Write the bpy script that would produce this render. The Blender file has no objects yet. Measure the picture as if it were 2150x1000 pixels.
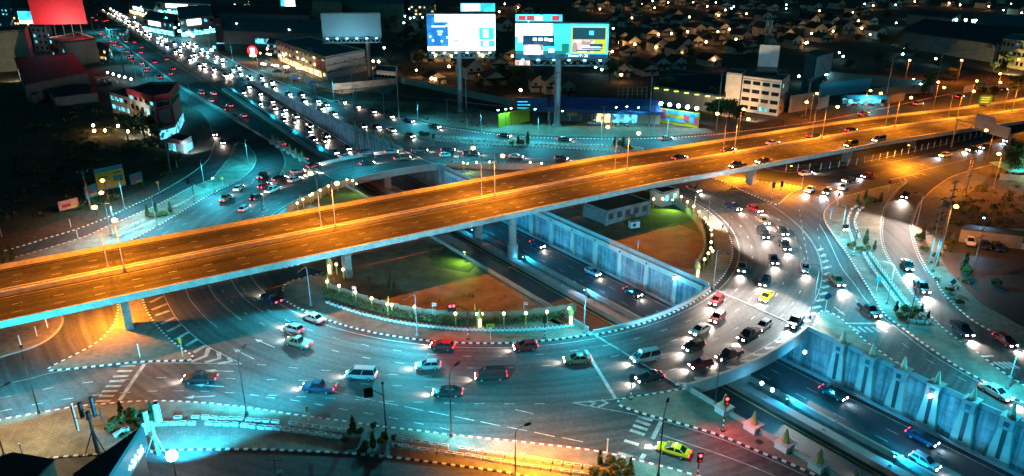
import bpy, math, random
import numpy as np
from mathutils import Vector, Matrix
from mathutils.geometry import tessellate_polygon
random.seed(7)
R = math.radians
SC = bpy.context.scene
COL = SC.collection
# ---------------------------------------------------------------- camera
FPX, PITCH, CAMH = 1550.0, R(22.0), 64.0          # focal length for a 2150 px wide frame
cd = bpy.data.cameras.new('camera'); cam = bpy.data.objects.new('camera', cd); COL.objects.link(cam)
cam.location = (0, 0, CAMH); cam.rotation_euler = (math.pi/2 - PITCH, 0, 0)
cd.sensor_fit = 'HORIZONTAL'; cd.sensor_width = 36.0; cd.lens = 36.0*FPX/2150.0
cd.clip_start = 0.5; cd.clip_end = 6000
SC.camera = cam
# ---------------------------------------------------------------- world, moon, exposure
W = bpy.data.worlds.new('World'); SC.world = W; W.use_nodes = True
nt = W.node_tree; bg = nt.nodes['Background']
sky = nt.nodes.new('ShaderNodeTexSky'); sky.sky_type = 'NISHITA'; sky.sun_disc = False
sky.sun_elevation = R(38); sky.sun_rotation = R(200)
tint = nt.nodes.new('ShaderNodeMix'); tint.data_type = 'RGBA'; tint.blend_type = 'MULTIPLY'; tint.inputs[0].default_value = 1
nt.links.new(sky.outputs[0], tint.inputs[6]); tint.inputs[7].default_value = (0.02, 0.72, 0.85, 1)
nt.links.new(tint.outputs[2], bg.inputs[0]); bg.inputs[1].default_value = 0.011
sd = bpy.data.lights.new('moon', 'SUN'); so = bpy.data.objects.new('moon', sd); COL.objects.link(so)
sd.energy = 0.11; sd.angle = R(0.5); sd.color = (0.1, 0.8, 1.0)
so.rotation_euler = (R(58), 0, R(-14)); so.location = (0, 0, 200)
SC.view_settings.view_transform = 'Standard'; SC.view_settings.look = 'None'
SC.view_settings.exposure = 0.0; SC.view_settings.gamma = 1
SC.cycles.use_denoising = True
SC.cycles.use_light_tree = True
SC.cycles.max_bounces = 4; SC.cycles.diffuse_bounces = 2; SC.cycles.glossy_bounces = 2
SC.cycles.sample_clamp_indirect = 3.0
# ---------------------------------------------------------------- geometry helpers
ct, sn = math.cos(PITCH), math.sin(PITCH)
def px(x, y, z=0.0):
    a = (x-1075)/FPX; b = -(y-500)/FPX
    dy = ct+b*sn; dz = -sn+b*ct; k = (z-CAMH)/dz
    return Vector((a*k, dy*k, z))
def pj(P):
    z = P[2]-CAMH; d = P[1]*ct-z*sn; u = P[1]*sn+z*ct
    return 1075+FPX*P[0]/d, 500-FPX*u/d
def up(P, ytop):
    """height above P at which the picture row is ytop"""
    lo, hi = 0.0, 60.0
    for _ in range(50):
        m = (lo+hi)/2
        if pj((P[0], P[1], P[2]+m))[1] > ytop: lo = m
        else: hi = m
    return lo
AX = Vector((0.58904, -0.80810, 0)); NX = Vector((0.80810, 0.58904, 0)); LP = Vector((-79.23, 241.73, 0))
def st(P): d = Vector((P[0], P[1], 0))-LP; return d.dot(AX), d.dot(NX)
def T(s, t, z=0.0):
    t = t+0.045*max(0.0, -150-s)
    p = LP+AX*s+NX*t; return Vector((p.x, p.y, z))
DD = Vector((0.85158, 0.52422, 0)); DN = Vector((-0.52422, 0.85158, 0)); DC = Vector((-34.15, 129.43, 0))
def zdeck(s):
    P = [(-400, 8.15), (83, 8.15), (115, 7.15), (155, 6.25), (177, 5.75), (215, 4.3), (260, 2.0), (310, 0.35), (380, 0.05), (2000, 0.05)]
    for (a, za), (b, zb) in zip(P, P[1:]):
        if s <= b: return za+(zb-za)*(s-a)/(b-a)
    return 0.05
def D(s, t, dz=0.0):
    p = DC+DD*s+DN*t; return Vector((p.x, p.y, zdeck(s)+dz))
CC = Vector((-4.29, 165.40, 0)); CR = 55.17
ORD = ['', 'first', 'second', 'third', 'fourth', 'fifth', 'sixth', 'seventh', 'eighth', 'ninth', 'tenth', 'eleventh', 'twelfth', 'thirteenth', 'fourteenth', 'fifteenth', 'sixteenth', 'seventeenth', 'eighteenth', 'nineteenth', 'twentieth']
TENS = {20: 'twenty', 30: 'thirty', 40: 'forty', 50: 'fifty', 60: 'sixty', 70: 'seventy', 80: 'eighty', 90: 'ninety'}
def od(n):
    if n <= 20: return ORD[n]
    if n % 10 == 0: return TENS[n][:-1]+'ieth'
    return TENS[n-n % 10]+'-'+ORD[n % 10]

class MB:
    def __init__(s): s.v = []; s.f = []; s.m = []
    def face(s, pts, m=0):
        i = len(s.v); s.v += [tuple(p) for p in pts]; s.f.append(tuple(range(i, i+len(pts)))); s.m.append(m); return s
    def hexa(s, b, t, m=0, mt=None):
        """bottom quad b, top quad t (counter clockwise from above)"""
        i = len(s.v); s.v += [tuple(p) for p in list(b)+list(t)]; n = len(b)
        s.f.append(tuple(range(i+n-1, i-1, -1))); s.m.append(m)
        s.f.append(tuple(range(i+n, i+2*n))); s.m.append(m if mt is None else mt)
        for k in range(n):
            j = (k+1) % n; s.f.append((i+k, i+j, i+n+j, i+n+k)); s.m.append(m)
        return s
    def box(s, c, d, rz=0.0, m=0, mt=None, taper=1.0):
        ca, sa = math.cos(rz), math.sin(rz); q = []
        for dz, k in ((-.5, 1.0), (.5, taper)):
            for ux, uy in ((-.5, -.5), (.5, -.5), (.5, .5), (-.5, .5)):
                x, y = ux*d[0]*k, uy*d[1]*k; q.append((c[0]+x*ca-y*sa, c[1]+x*sa+y*ca, c[2]+dz*d[2]))
        return s.hexa(q[:4], q[4:], m, mt)
    def tube(s, pts, r, n=6, m=0, r1=None):
        pts = [Vector(p) for p in pts]; r1 = r if r1 is None else r1; base = len(s.v); K = len(pts)
        for k, p in enumerate(pts):
            t = (pts[min(k+1, K-1)]-pts[max(k-1, 0)]).normalized()
            a = t.cross(Vector((0, 0, 1)) if abs(t.z) < .9 else Vector((1, 0, 0))).normalized(); b = t.cross(a)
            rr = r+(r1-r)*k/max(1, K-1)
            for j in range(n):
                g = 2*math.pi*j/n; s.v.append(tuple(p+(a*math.cos(g)+b*math.sin(g))*rr))
        for k in range(K-1):
            for j in range(n):
                q = (j+1) % n; s.f.append((base+k*n+j, base+k*n+q, base+(k+1)*n+q, base+(k+1)*n+j)); s.m.append(m)
        s.f.append(tuple(base+j for j in range(n-1, -1, -1))); s.m.append(m)
        s.f.append(tuple(base+(K-1)*n+j for j in range(n))); s.m.append(m)
        return s
    def ball(s, c, r, m=0, n=8, k=5, sz=1.0):
        i = len(s.v)
        for a in range(1, k):
            th = math.pi*a/k
            for j in range(n):
                g = 2*math.pi*j/n; s.v.append((c[0]+r*math.sin(th)*math.cos(g), c[1]+r*math.sin(th)*math.sin(g), c[2]+r*sz*math.cos(th)))
        T0 = len(s.v); s.v.append((c[0], c[1], c[2]+r*sz)); s.v.append((c[0], c[1], c[2]-r*sz))
        for a in range(k-2):
            for j in range(n):
                q = (j+1) % n; s.f.append((i+a*n+j, i+(a+1)*n+j, i+(a+1)*n+q, i+a*n+q)); s.m.append(m)
        for j in range(n):
            q = (j+1) % n; s.f.append((T0, i+j, i+q)); s.m.append(m)
            s.f.append((T0+1, i+(k-2)*n+q, i+(k-2)*n+j)); s.m.append(m)
        return s
    def prism(s, poly, z0, z1, m=0, mt=None):
        """polygon (x,y) extruded; concave allowed"""
        A = sum(poly[i][0]*poly[(i+1) % len(poly)][1]-poly[(i+1) % len(poly)][0]*poly[i][1] for i in range(len(poly)))
        if A < 0: poly = poly[::-1]
        n = len(poly); i = len(s.v); s.v += [(p[0], p[1], z0) for p in poly]+[(p[0], p[1], z1) for p in poly]
        for k in range(n):
            j = (k+1) % n; s.f.append((i+k, i+j, i+n+j, i+n+k)); s.m.append(m)
        for tr in tessellate_polygon([[Vector((p[0], p[1], 0)) for p in poly]]):
            a, b, c = tr; ar = (poly[b][0]-poly[a][0])*(poly[c][1]-poly[a][1])-(poly[c][0]-poly[a][0])*(poly[b][1]-poly[a][1])
            if ar < 0: b, c = c, b
            s.f.append((i+n+a, i+n+b, i+n+c)); s.m.append(m if mt is None else mt)
        return s
    def sheet(s, poly, z, m=0):
        i = len(s.v); s.v += [(p[0], p[1], z) for p in poly]
        for tr in tessellate_polygon([[Vector((p[0], p[1], 0)) for p in poly]]):
            a, b, c = tr; ar = (poly[b][0]-poly[a][0])*(poly[c][1]-poly[a][1])-(poly[c][0]-poly[a][0])*(poly[b][1]-poly[a][1])
            if ar < 0: b, c = c, b
            s.f.append((i+a, i+b, i+c)); s.m.append(m)
        return s
    def leaves(s, c, rad, n, size, ms=(0, 1), rng=random):
        for _ in range(n):
            while True:
                q = Vector((rng.uniform(-1, 1), rng.uniform(-1, 1), rng.uniform(-1, 1)))
                if .25 < q.length < 1: break
            p = Vector((c[0]+q.x*rad[0], c[1]+q.y*rad[1], c[2]+q.z*rad[2]))
            a = Vector((rng.gauss(0, 1), rng.gauss(0, 1), rng.gauss(0, 1))).normalized(); b = a.orthogonal().normalized()
            e = a.cross(b); k = size*rng.uniform(.6, 1.3)
            s.face([p-b*k, p+e*k*.7, p+b*k, p-e*k*.7], rng.choice(ms))
        return s
    def build(s, name, mats, parent=None, origin=None, smooth=False):
        mats = mats if isinstance(mats, (list, tuple)) else [mats]
        o = Vector((0, 0, 0)) if origin is None else Vector(origin)
        me = bpy.data.meshes.new(name)
        me.from_pydata([tuple(Vector(v)-o) for v in s.v], [], s.f)
        for m in mats: me.materials.append(m)
        me.polygons.foreach_set('material_index', s.m)
        if smooth: me.polygons.foreach_set('use_smooth', [True]*len(s.f))
        me.update()
        ob = bpy.data.objects.new(name, me); COL.objects.link(ob); ob.location = o
        if parent is not None: ob.parent = parent
        return ob

def tag(o, label=None, cat=None, group=None, kind=None):
    if label: o['label'] = label
    if cat: o['category'] = cat
    if group: o['group'] = group
    if kind: o['kind'] = kind
    return o
def thing(name, label, cat, loc=(0, 0, 0), rz=0.0, group=None):
    o = bpy.data.objects.new(name, None); COL.objects.link(o); o.empty_display_size = .5
    o.location = loc; o.rotation_euler = (0, 0, rz); return tag(o, label, cat, group)
def struct(name, mb, mats): return tag(mb.build(name, mats), kind='structure')
def kids(o): return KIDS.get(o.name, [])
KIDS = {}
def proto(o):
    """remember the tree below o so that copies need no scene lookup"""
    o['_p'] = 1
    for c in bpy.data.objects:
        if c.parent is not None: KIDS.setdefault(c.parent.name, [])
    def walk(x):
        KIDS[x.name] = [c for c in bpy.data.objects if c.parent == x]
        for c in KIDS[x.name]: walk(c)
    walk(o); del o['_p']; o['used'] = 0; return o
def place(o, loc, rz=0.0, label=None, group=None, sc=None):
    """first call moves the original, later calls copy it with its parts and sub-parts"""
    if o['used'] == 0: r = o
    else:
        def cp(x, par):
            y = x.copy(); COL.objects.link(y)
            if par is not None: y.parent = par
            for c in KIDS[x.name]: cp(c, y)
            return y
        r = cp(o, None)
    o['used'] = o['used']+1; r.location = loc; r.rotation_euler = (0, 0, rz)
    if sc: r.scale = (sc, sc, sc) if not isinstance(sc, tuple) else sc
    if label: r['label'] = label
    if group: r['group'] = group
    return r
def smooth(pts, n=5, closed=False):
    P = [Vector(p) for p in pts]; K = len(P); out = []
    for i in range(K if closed else K-1):
        if closed: a, b, c, d = P[i-1], P[i], P[(i+1) % K], P[(i+2) % K]
        else: a, b, c, d = P[max(i-1, 0)], P[i], P[i+1], P[min(i+2, K-1)]
        for k in range(n):
            t = k/n; out.append(.5*((2*b)+(c-a)*t+(2*a-5*b+4*c-d)*t*t+(3*b-a-3*c+d)*t**3))
    if not closed: out.append(P[-1])
    return out
def pxs(l, z=0.0, n=5): return smooth([px(x, y, z) for x, y in l], n)
def resample(pts, step):
    out = [Vector(pts[0])]; acc = 0.0
    for a, b in zip(pts, pts[1:]):
        a, b = Vector(a), Vector(b); L = (b-a).length
        if L < 1e-9: continue
        d = step-acc
        while d <= L: out.append(a+(b-a)*(d/L)); d += step
        acc = L-(d-step)
    return out
def along(pts, d):
    for a, b in zip(pts, pts[1:]):
        L = (b-a).length
        if d <= L and L > 0: return a+(b-a)*(d/L), (b-a).normalized()
        d -= L
    return Vector(pts[-1]), (Vector(pts[-1])-Vector(pts[-2])).normalized()
def length(pts): return sum((b-a).length for a, b in zip(pts, pts[1:]))
def offset(pts, d):
    out = []
    for i, p in enumerate(pts):
        t = (pts[min(i+1, len(pts)-1)]-pts[max(i-1, 0)]); t.z = 0; t.normalize()
        out.append(Vector((p.x-t.y*d, p.y+t.x*d, p.z)))
    return out
# ---------------------------------------------------------------- materials
MATS = {}
def mat(name, col, rough=.75, var=.25, scale=.6, metal=0.0, fine=8.0, bump=0.0, spec=None):
    if name in MATS: return MATS[name]
    m = bpy.data.materials.new(name); m.use_nodes = True; t = m.node_tree; b = t.nodes['Principled BSDF']
    geo = t.nodes.new('ShaderNodeNewGeometry')
    n1 = t.nodes.new('ShaderNodeTexNoise'); n1.inputs['Scale'].default_value = scale; n1.inputs['Detail'].default_value = 6
    n2 = t.nodes.new('ShaderNodeTexNoise'); n2.inputs['Scale'].default_value = fine; n2.inputs['Detail'].default_value = 3
    t.links.new(geo.outputs['Position'], n1.inputs['Vector']); t.links.new(geo.outputs['Position'], n2.inputs['Vector'])
    mx = t.nodes.new('ShaderNodeMath'); mx.operation = 'ADD'; t.links.new(n1.outputs[0], mx.inputs[0]); t.links.new(n2.outputs[0], mx.inputs[1])
    mr = t.nodes.new('ShaderNodeMapRange'); mr.inputs[1].default_value = .7; mr.inputs[2].default_value = 1.3
    mr.inputs[3].default_value = 1-var; mr.inputs[4].default_value = 1+var; t.links.new(mx.outputs[0], mr.inputs[0])
    vm = t.nodes.new('ShaderNodeVectorMath'); vm.operation = 'SCALE'; vm.inputs[0].default_value = col[:3]
    t.links.new(mr.outputs[0], vm.inputs['Scale']); t.links.new(vm.outputs[0], b.inputs['Base Color'])
    b.inputs['Roughness'].default_value = rough; b.inputs['Metallic'].default_value = metal
    if spec is not None: b.inputs['Specular IOR Level'].default_value = spec
    if bump:
        bp = t.nodes.new('ShaderNodeBump'); bp.inputs['Strength'].default_value = bump; bp.inputs['Distance'].default_value = .03
        t.links.new(n2.outputs[0], bp.inputs['Height']); t.links.new(bp.outputs[0], b.inputs['Normal'])
    MATS[name] = m; return m
def bmat(name, c1, c2, mortar, bw, bh, rough=.8, rot=0.0, plane='xy', msize=.03):
    if name in MATS: return MATS[name]
    m = bpy.data.materials.new(name); m.use_nodes = True; t = m.node_tree; b = t.nodes['Principled BSDF']
    geo = t.nodes.new('ShaderNodeNewGeometry'); mp = t.nodes.new('ShaderNodeMapping'); mp.vector_type = 'POINT'
    mp.inputs['Rotation'].default_value = (R(90) if plane == 'xz' else 0, 0, rot)
    if plane == 'xz':
        m1 = t.nodes.new('ShaderNodeMapping'); m1.inputs['Rotation'].default_value = (0, 0, rot)
        t.links.new(geo.outputs['Position'], m1.inputs[0]); mp.inputs['Rotation'].default_value = (R(-90), 0, 0); t.links.new(m1.outputs[0], mp.inputs[0])
    else: t.links.new(geo.outputs['Position'], mp.inputs[0])
    br = t.nodes.new('ShaderNodeTexBrick'); br.inputs['Scale'].default_value = 1; br.inputs['Brick Width'].default_value = bw
    br.inputs['Row Height'].default_value = bh; br.inputs['Mortar Size'].default_value = msize; br.inputs['Mortar Smooth'].default_value = .2
    br.inputs['Color1'].default_value = (*c1, 1); br.inputs['Color2'].default_value = (*c2, 1); br.inputs['Mortar'].default_value = (*mortar, 1)
    t.links.new(mp.outputs[0], br.inputs['Vector'])
    nz = t.nodes.new('ShaderNodeTexNoise'); nz.inputs['Scale'].default_value = .35; nz.inputs['Detail'].default_value = 8; nz.inputs['Roughness'].default_value = .65
    t.links.new(geo.outputs['Position'], nz.inputs['Vector'])
    mr = t.nodes.new('ShaderNodeMapRange'); mr.inputs[1].default_value = .35; mr.inputs[2].default_value = .65; mr.inputs[3].default_value = .6; mr.inputs[4].default_value = 1.2
    t.links.new(nz.outputs[0], mr.inputs[0])
    vm = t.nodes.new('ShaderNodeVectorMath'); vm.operation = 'SCALE'; t.links.new(br.outputs[0], vm.inputs[0]); t.links.new(mr.outputs[0], vm.inputs['Scale'])
    col = vm.outputs[0]
    if plane == 'xz':      # rain streaks and grime running down the panels
        m3 = t.nodes.new('ShaderNodeMapping'); m3.inputs['Scale'].default_value = (1.1, 1.1, .07); t.links.new(geo.outputs['Position'], m3.inputs[0])
        n3 = t.nodes.new('ShaderNodeTexNoise'); n3.inputs['Scale'].default_value = 1.0; n3.inputs['Detail'].default_value = 7; n3.inputs['Roughness'].default_value = .7; t.links.new(m3.outputs[0], n3.inputs['Vector'])
        r3 = t.nodes.new('ShaderNodeMapRange'); r3.inputs[1].default_value = .38; r3.inputs[2].default_value = .62; r3.inputs[3].default_value = .45; r3.inputs[4].default_value = 1.15; t.links.new(n3.outputs[0], r3.inputs[0])
        v3 = t.nodes.new('ShaderNodeVectorMath'); v3.operation = 'SCALE'; t.links.new(col, v3.inputs[0]); t.links.new(r3.outputs[0], v3.inputs['Scale']); col = v3.outputs[0]
    t.links.new(col, b.inputs['Base Color']); b.inputs['Roughness'].default_value = rough
    MATS[name] = m; return m
def emat(name, col, k, sample=True):
    if name in MATS: return MATS[name]
    m = bpy.data.materials.new(name); m.use_nodes = True; b = m.node_tree.nodes['Principled BSDF']
    b.inputs['Base Color'].default_value = (*[min(1, c*.6) for c in col], 1); b.inputs['Roughness'].default_value = .4
    b.inputs['Emission Color'].default_value = (*col, 1); b.inputs['Emission Strength'].default_value = k
    m.cycles.emission_sampling = 'AUTO' if sample else 'NONE'
    MATS[name] = m; return m
def streaks(m, rot=None, ring=None, lo=.55, hi=1.45):
    """lengthwise wear: tyre tracks along a direction, or round the ring road"""
    t = m.node_tree; b = t.nodes['Principled BSDF']; src = b.inputs['Base Color'].links[0].from_socket
    geo = t.nodes.new('ShaderNodeNewGeometry'); nz = t.nodes.new('ShaderNodeTexNoise'); nz.inputs['Scale'].default_value = 1.0; nz.inputs['Detail'].default_value = 4
    if rot is not None:
        mp = t.nodes.new('ShaderNodeMapping'); mp.vector_type = 'POINT'; mp.inputs['Rotation'].default_value = (0, 0, -rot)
        m2 = t.nodes.new('ShaderNodeMapping'); m2.inputs['Scale'].default_value = (.018, .9, .3); t.links.new(geo.outputs['Position'], mp.inputs[0]); t.links.new(mp.outputs[0], m2.inputs[0]); t.links.new(m2.outputs[0], nz.inputs['Vector'])
    else:
        ds = t.nodes.new('ShaderNodeVectorMath'); ds.operation = 'DISTANCE'; ds.inputs[1].default_value = ring; t.links.new(geo.outputs['Position'], ds.inputs[0])
        sp = t.nodes.new('ShaderNodeSeparateXYZ'); t.links.new(geo.outputs['Position'], sp.inputs[0]); cb = t.nodes.new('ShaderNodeCombineXYZ')
        mu = t.nodes.new('ShaderNodeMath'); mu.operation = 'MULTIPLY'; mu.inputs[1].default_value = .03; t.links.new(sp.outputs[0], mu.inputs[0]); t.links.new(ds.outputs['Value'], cb.inputs[0]); t.links.new(mu.outputs[0], cb.inputs[1]); t.links.new(cb.outputs[0], nz.inputs['Vector'])
    mr = t.nodes.new('ShaderNodeMapRange'); mr.inputs[1].default_value = .35; mr.inputs[2].default_value = .65; mr.inputs[3].default_value = lo; mr.inputs[4].default_value = hi; t.links.new(nz.outputs[0], mr.inputs[0])
    vm = t.nodes.new('ShaderNodeVectorMath'); vm.operation = 'SCALE'; t.links.new(src, vm.inputs[0]); t.links.new(mr.outputs[0], vm.inputs['Scale']); t.links.new(vm.outputs[0], b.inputs['Base Color'])
asphalt = mat('asphalt', (.068, .069, .07), .68, .35, .12, fine=1.6, bump=.15, spec=.35)
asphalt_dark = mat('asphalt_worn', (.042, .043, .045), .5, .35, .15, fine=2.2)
deckroad = mat('deck_asphalt', (.062, .056, .05), .8, .35, .25, fine=2.0, spec=.2)
streaks(deckroad, math.atan2(.52422, .85158)); streaks(asphalt, None, (-4.29, 165.4, 0), .68, 1.3)
concrete = mat('concrete', (.34, .33, .31), .8, .22, .5, fine=5)
concrete_pale = mat('parapet_concrete', (.50, .47, .42), .8, .28, .7, fine=3)
concrete_dk = mat('stained_concrete', (.2, .19, .17), .85, .45, .35, fine=3)
paving = bmat('paving', (.21, .20, .155), (.25, .235, .185), (.13, .12, .10), .8, .4, .8, .5)
paving2 = bmat('plaza_paving', (.22, .115, .065), (.26, .14, .08), (.10, .06, .04), .6, .6, .75, .9, msize=.05)
soil = mat('soil', (.085, .055, .038), .95, .6, .08, fine=.9)
dirt = mat('pale_dirt', (.17, .15, .12), .95, .4, .1, fine=1.0)
grass_m = mat('grass_ground', (.035, .042, .022), .95, .6, .09, fine=1.3)
lawn = mat('lawn', (.06, .075, .025), .95, .5, .2, fine=2)
paint_w = mat('white_paint', (.72, .72, .70), .7, .15, 1.5, fine=6)
road_w = mat('road_paint', (.38, .38, .36), .7, .6, .9, fine=5)
road_y = mat('yellow_road_paint', (.62, .43, .10), .7, .35, .9, fine=5)
paint_k = mat('black_paint', (.025, .026, .03), .6, .3, 1.5)
paint_r = mat('red_kerb_paint', (.38, .06, .045), .7, .3, 1.5)
steel = mat('galvanised_steel', (.36, .38, .40), .45, .15, 1, metal=.6)
steel_dk = mat('dark_steel', (.06, .065, .07), .5, .2, 1, metal=.4)
black = mat('black_plastic', (.012, .012, .014), .5, .2, 1)
pole_c = mat('concrete_pole', (.26, .22, .20), .85, .25, .8)
leaf_a = mat('leaf_green', (.10, .115, .028), .8, .5, 1.2)
leaf_b = mat('leaf_dark', (.035, .055, .018), .8, .5, 1.2)
leaf_c = mat('leaf_olive', (.19, .17, .03), .8, .5, 1.2)
bark = mat('bark', (.08, .06, .045), .9, .4, 2)
gold = mat('gold_paint', (.62, .40, .10), .4, .2, 1.5, metal=.3)
brownfence = mat('brown_fence_boards', (.20, .15, .10), .8, .3, 2)
glass = mat('dark_glass', (.012, .015, .018), .08, .1, 1)
tyre = mat('tyre_rubber', (.015, .015, .015), .9, .2, 3)
chrome = mat('rim_metal', (.5, .5, .5), .3, .1, 3, metal=.8)
cream = mat('cream_render', (.50, .45, .38), .85, .2, .4)
beige = mat('beige_render', (.33, .29, .23), .85, .25, .4)
greyw = mat('grey_render', (.19, .20, .20), .85, .3, .4)
whitew = mat('white_cladding', (.62, .62, .62), .7, .15, .4)
roof_dk = mat('dark_roof_sheet', (.03, .033, .036), .7, .35, .3)
roof_gr = mat('grey_roof_sheet', (.12, .125, .13), .6, .3, .3)
roof_bl = mat('blue_roof_sheet', (.035, .09, .30), .5, .25, .5)
roof_tl = mat('roof_tile', (.055, .04, .035), .8, .35, .8)
redp = mat('red_panel', (.42, .018, .03), .6, .2, .6)
pot_w = mat('white_planter_concrete', (.66, .66, .64), .75, .15, 2.5)
pot_t = mat('terracotta', (.36, .14, .09), .8, .2, 2)
E_sod = emat('sodium_lamp', (1, .42, .05), 40, False)
E_warm = emat('warm_globe', (1, .62, .28), 22)
E_porch = emat('porch_lamp', (1, .52, .17), 60)
E_cool = emat('cool_lamp', (.35, .88, 1), 40)
E_cyan = emat('cyan_lamp', (.12, .75, 1), 14, False)
E_white = emat('white_lamp', (.8, .95, 1), 30, False)
E_head = emat('headlight_lens', (1, .95, .88), 38, False)
E_headb = emat('blue_headlight_lens', (.55, .82, 1), 38, False)
E_tail = emat('tail_light_lens', (1, .03, .05), 10, False)
E_amber = emat('amber_lens', (1, .35, .04), 8, False)
E_red = emat('red_signal', (1, .02, .03), 26)
E_green = emat('green_flood', (.55, 1, .18), 40)
E_win = emat('lit_window', (.15, .75, .95), 1.6, False)
E_winw = emat('warm_lit_window', (1, .66, .3), 2.2, False)
E_shop = emat('lit_shopfront', (.2, .85, 1), 4.5)
def display(m, k, scale, lo=.15, hi=1.7):
    t = m.node_tree; b = t.nodes['Principled BSDF']; geo = t.nodes.new('ShaderNodeNewGeometry')
    nz = t.nodes.new('ShaderNodeTexVoronoi'); nz.inputs['Scale'].default_value = scale; t.links.new(geo.outputs['Position'], nz.inputs['Vector'])
    bw = t.nodes.new('ShaderNodeRGBToBW'); t.links.new(nz.outputs['Color'], bw.inputs[0])
    mr = t.nodes.new('ShaderNodeMapRange'); mr.inputs[1].default_value = .25; mr.inputs[2].default_value = .75; mr.inputs[3].default_value = k*lo; mr.inputs[4].default_value = k*hi
    t.links.new(bw.outputs[0], mr.inputs[0]); t.links.new(mr.outputs[0], b.inputs['Emission Strength'])
display(E_shop, 2.6, .55); display(E_winw, 2.0, .6); display(E_win, 1.1, .6)
def lamp(kind, name, loc, power, col, parent=None, rad=.15, cone=None, aim=None, blend=.4):
    key = (kind, power, tuple(col), rad, cone)
    d = LD.get(key)
    if d is None:
        d = bpy.data.lights.new(name, kind); d.energy = power; d.color = col; d.shadow_soft_size = rad
        if kind == 'SPOT': d.spot_size = R(cone); d.spot_blend = blend
        LD[key] = d
    o = bpy.data.objects.new(name, d); COL.objects.link(o); o.location = loc
    if aim is not None: o.rotation_euler = (Vector(aim)-Vector(loc)).to_track_quat('-Z', 'Y').to_euler()
    if parent is not None: o.parent = parent
    return o
LD = {}
# ================================================================ ground, roads, pavements
def wpart(mb, name, mats, parent, smooth=False):
    o = Vector(parent.location); mb.v = [tuple(Vector(v)-o) for v in mb.v]
    return mb.build(name, mats, parent, None, smooth)
def S2(s, t): p = LP+AX*s+NX*t; return (p.x, p.y)
SB = -135.0
def zf(s):
    if s <= SB: return 0.0
    if s >= -5: return -7.0
    k = (s-SB)/(-5-SB); k = k*k*(3-2*k)*.35+k*.65; return -7.0*k
g = MB()
for a, b, c, d in ((-3000, 900, -3000, -.3), (-3000, 900, 31.3, 3000), (-3000, SB, -.3, 31.3)):
    g.face([(*S2(a, c), 0), (*S2(b, c), 0), (*S2(b, d), 0), (*S2(a, d), 0)])
struct('ground', g, soil)
g = MB()
for a, b, c, d in ((-1200, 420, -320, -.3), (-1200, 420, 31.3, 320), (-1200, SB, -.3, 31.3)):
    g.face([(*S2(a, c), .01), (*S2(b, c), .01), (*S2(b, d), .01), (*S2(a, d), .01)])
struct('road', g, asphalt)
KERB = {'bw': (paint_w, paint_k), 'rw': (paint_w, paint_r), 'pl': (concrete, concrete)}
def kerb(pts, style, step=.62, w=.34, h=.17):
    pts = resample(pts, step)
    if len(pts) < 2: return
    a, b = offset(pts, w/2), offset(pts, -w/2); mb = MB()
    for i in range(len(pts)-1):
        q = [b[i], b[i+1], a[i+1], a[i]]; z = pts[i].z
        mb.hexa([(p.x, p.y, z) for p in q], [(p.x, p.y, z+h) for p in q], i % 2)
    struct('kerb', mb, list(KERB[style]))
def island(segs, m, z=.15, name='pavement', n=4):
    poly = []
    for pts, style in segs:
        W_ = [px(*p) if not isinstance(p, Vector) else p for p in pts]
        W_ = [Vector((p.x, p.y, 0)) for p in W_]
        if style: W_ = smooth(W_, n); kerb(W_, style)
        poly += W_ if not poly or (poly[-1]-W_[0]).length > .05 else W_[1:]
    if (poly[0]-poly[-1]).length < .05: poly = poly[:-1]
    struct(name, MB().prism([(p.x, p.y) for p in poly], .0, z), m)
def arc(a0, a1, r=CR, n=40, c=CC):
    return [Vector((c.x+r*math.cos(R(a0+(a1-a0)*k/n)), c.y+r*math.sin(R(a0+(a1-a0)*k/n)), 0)) for k in range(n+1)]
def ang(P): return math.degrees(math.atan2(P[1]-CC.y, P[0]-CC.x))
# left field with its slip road kerb
island([([(-160, 575), (40, 519), (101, 500), (156, 484), (224, 458), (273, 435), (312, 417), (351, 396), (390, 372.6), (413, 357), (437, 336), (447, 313), (450, 292), (440, 262)], 'bw'),
        ([T(-63, -7), T(-140, -7.3), T(-228, -6), T(-390, -6), T(-1150, -6), T(-1150, -420), px(-900, 575)], None)], soil, .14, 'verge')
struct('field', MB().prism([(p.x, p.y) for p in [px(*q) for q in [(-900, 560), (-200, 545), (90, 478), (200, 440), (300, 400), (360, 362), (390, 320), (300, 262), (160, 215), (60, 178), (-60, 150), (-500, 190)]]], 0, .19), grass_m)
# island with signs and planters left of the ring approach
island([([(-100, 575), (60, 534), (172, 500), (226, 476.6), (281, 453), (325, 434), (364, 414), (403, 393), (442, 378), (466, 352), (484, 328), (494, 304), (507, 301), (525, 312), (537, 331), (534, 348), (522, 364), (494, 383), (468, 396), (429, 417), (390, 440), (338, 471), (286, 500), (200, 545), (120, 590)], 'rw'),
        ([(20, 610), (-100, 620)], None)], paving, n=5)
# pavement with spires left of the cutting
island([([(520, 262), (545, 281), (570, 299), (590, 317), (599, 339), (594, 358), (588, 370), (607, 370), (640, 359), (664, 350)], 'bw'), ([T(34, -.3), T(-30, -.3)], None)], paving)
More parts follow.
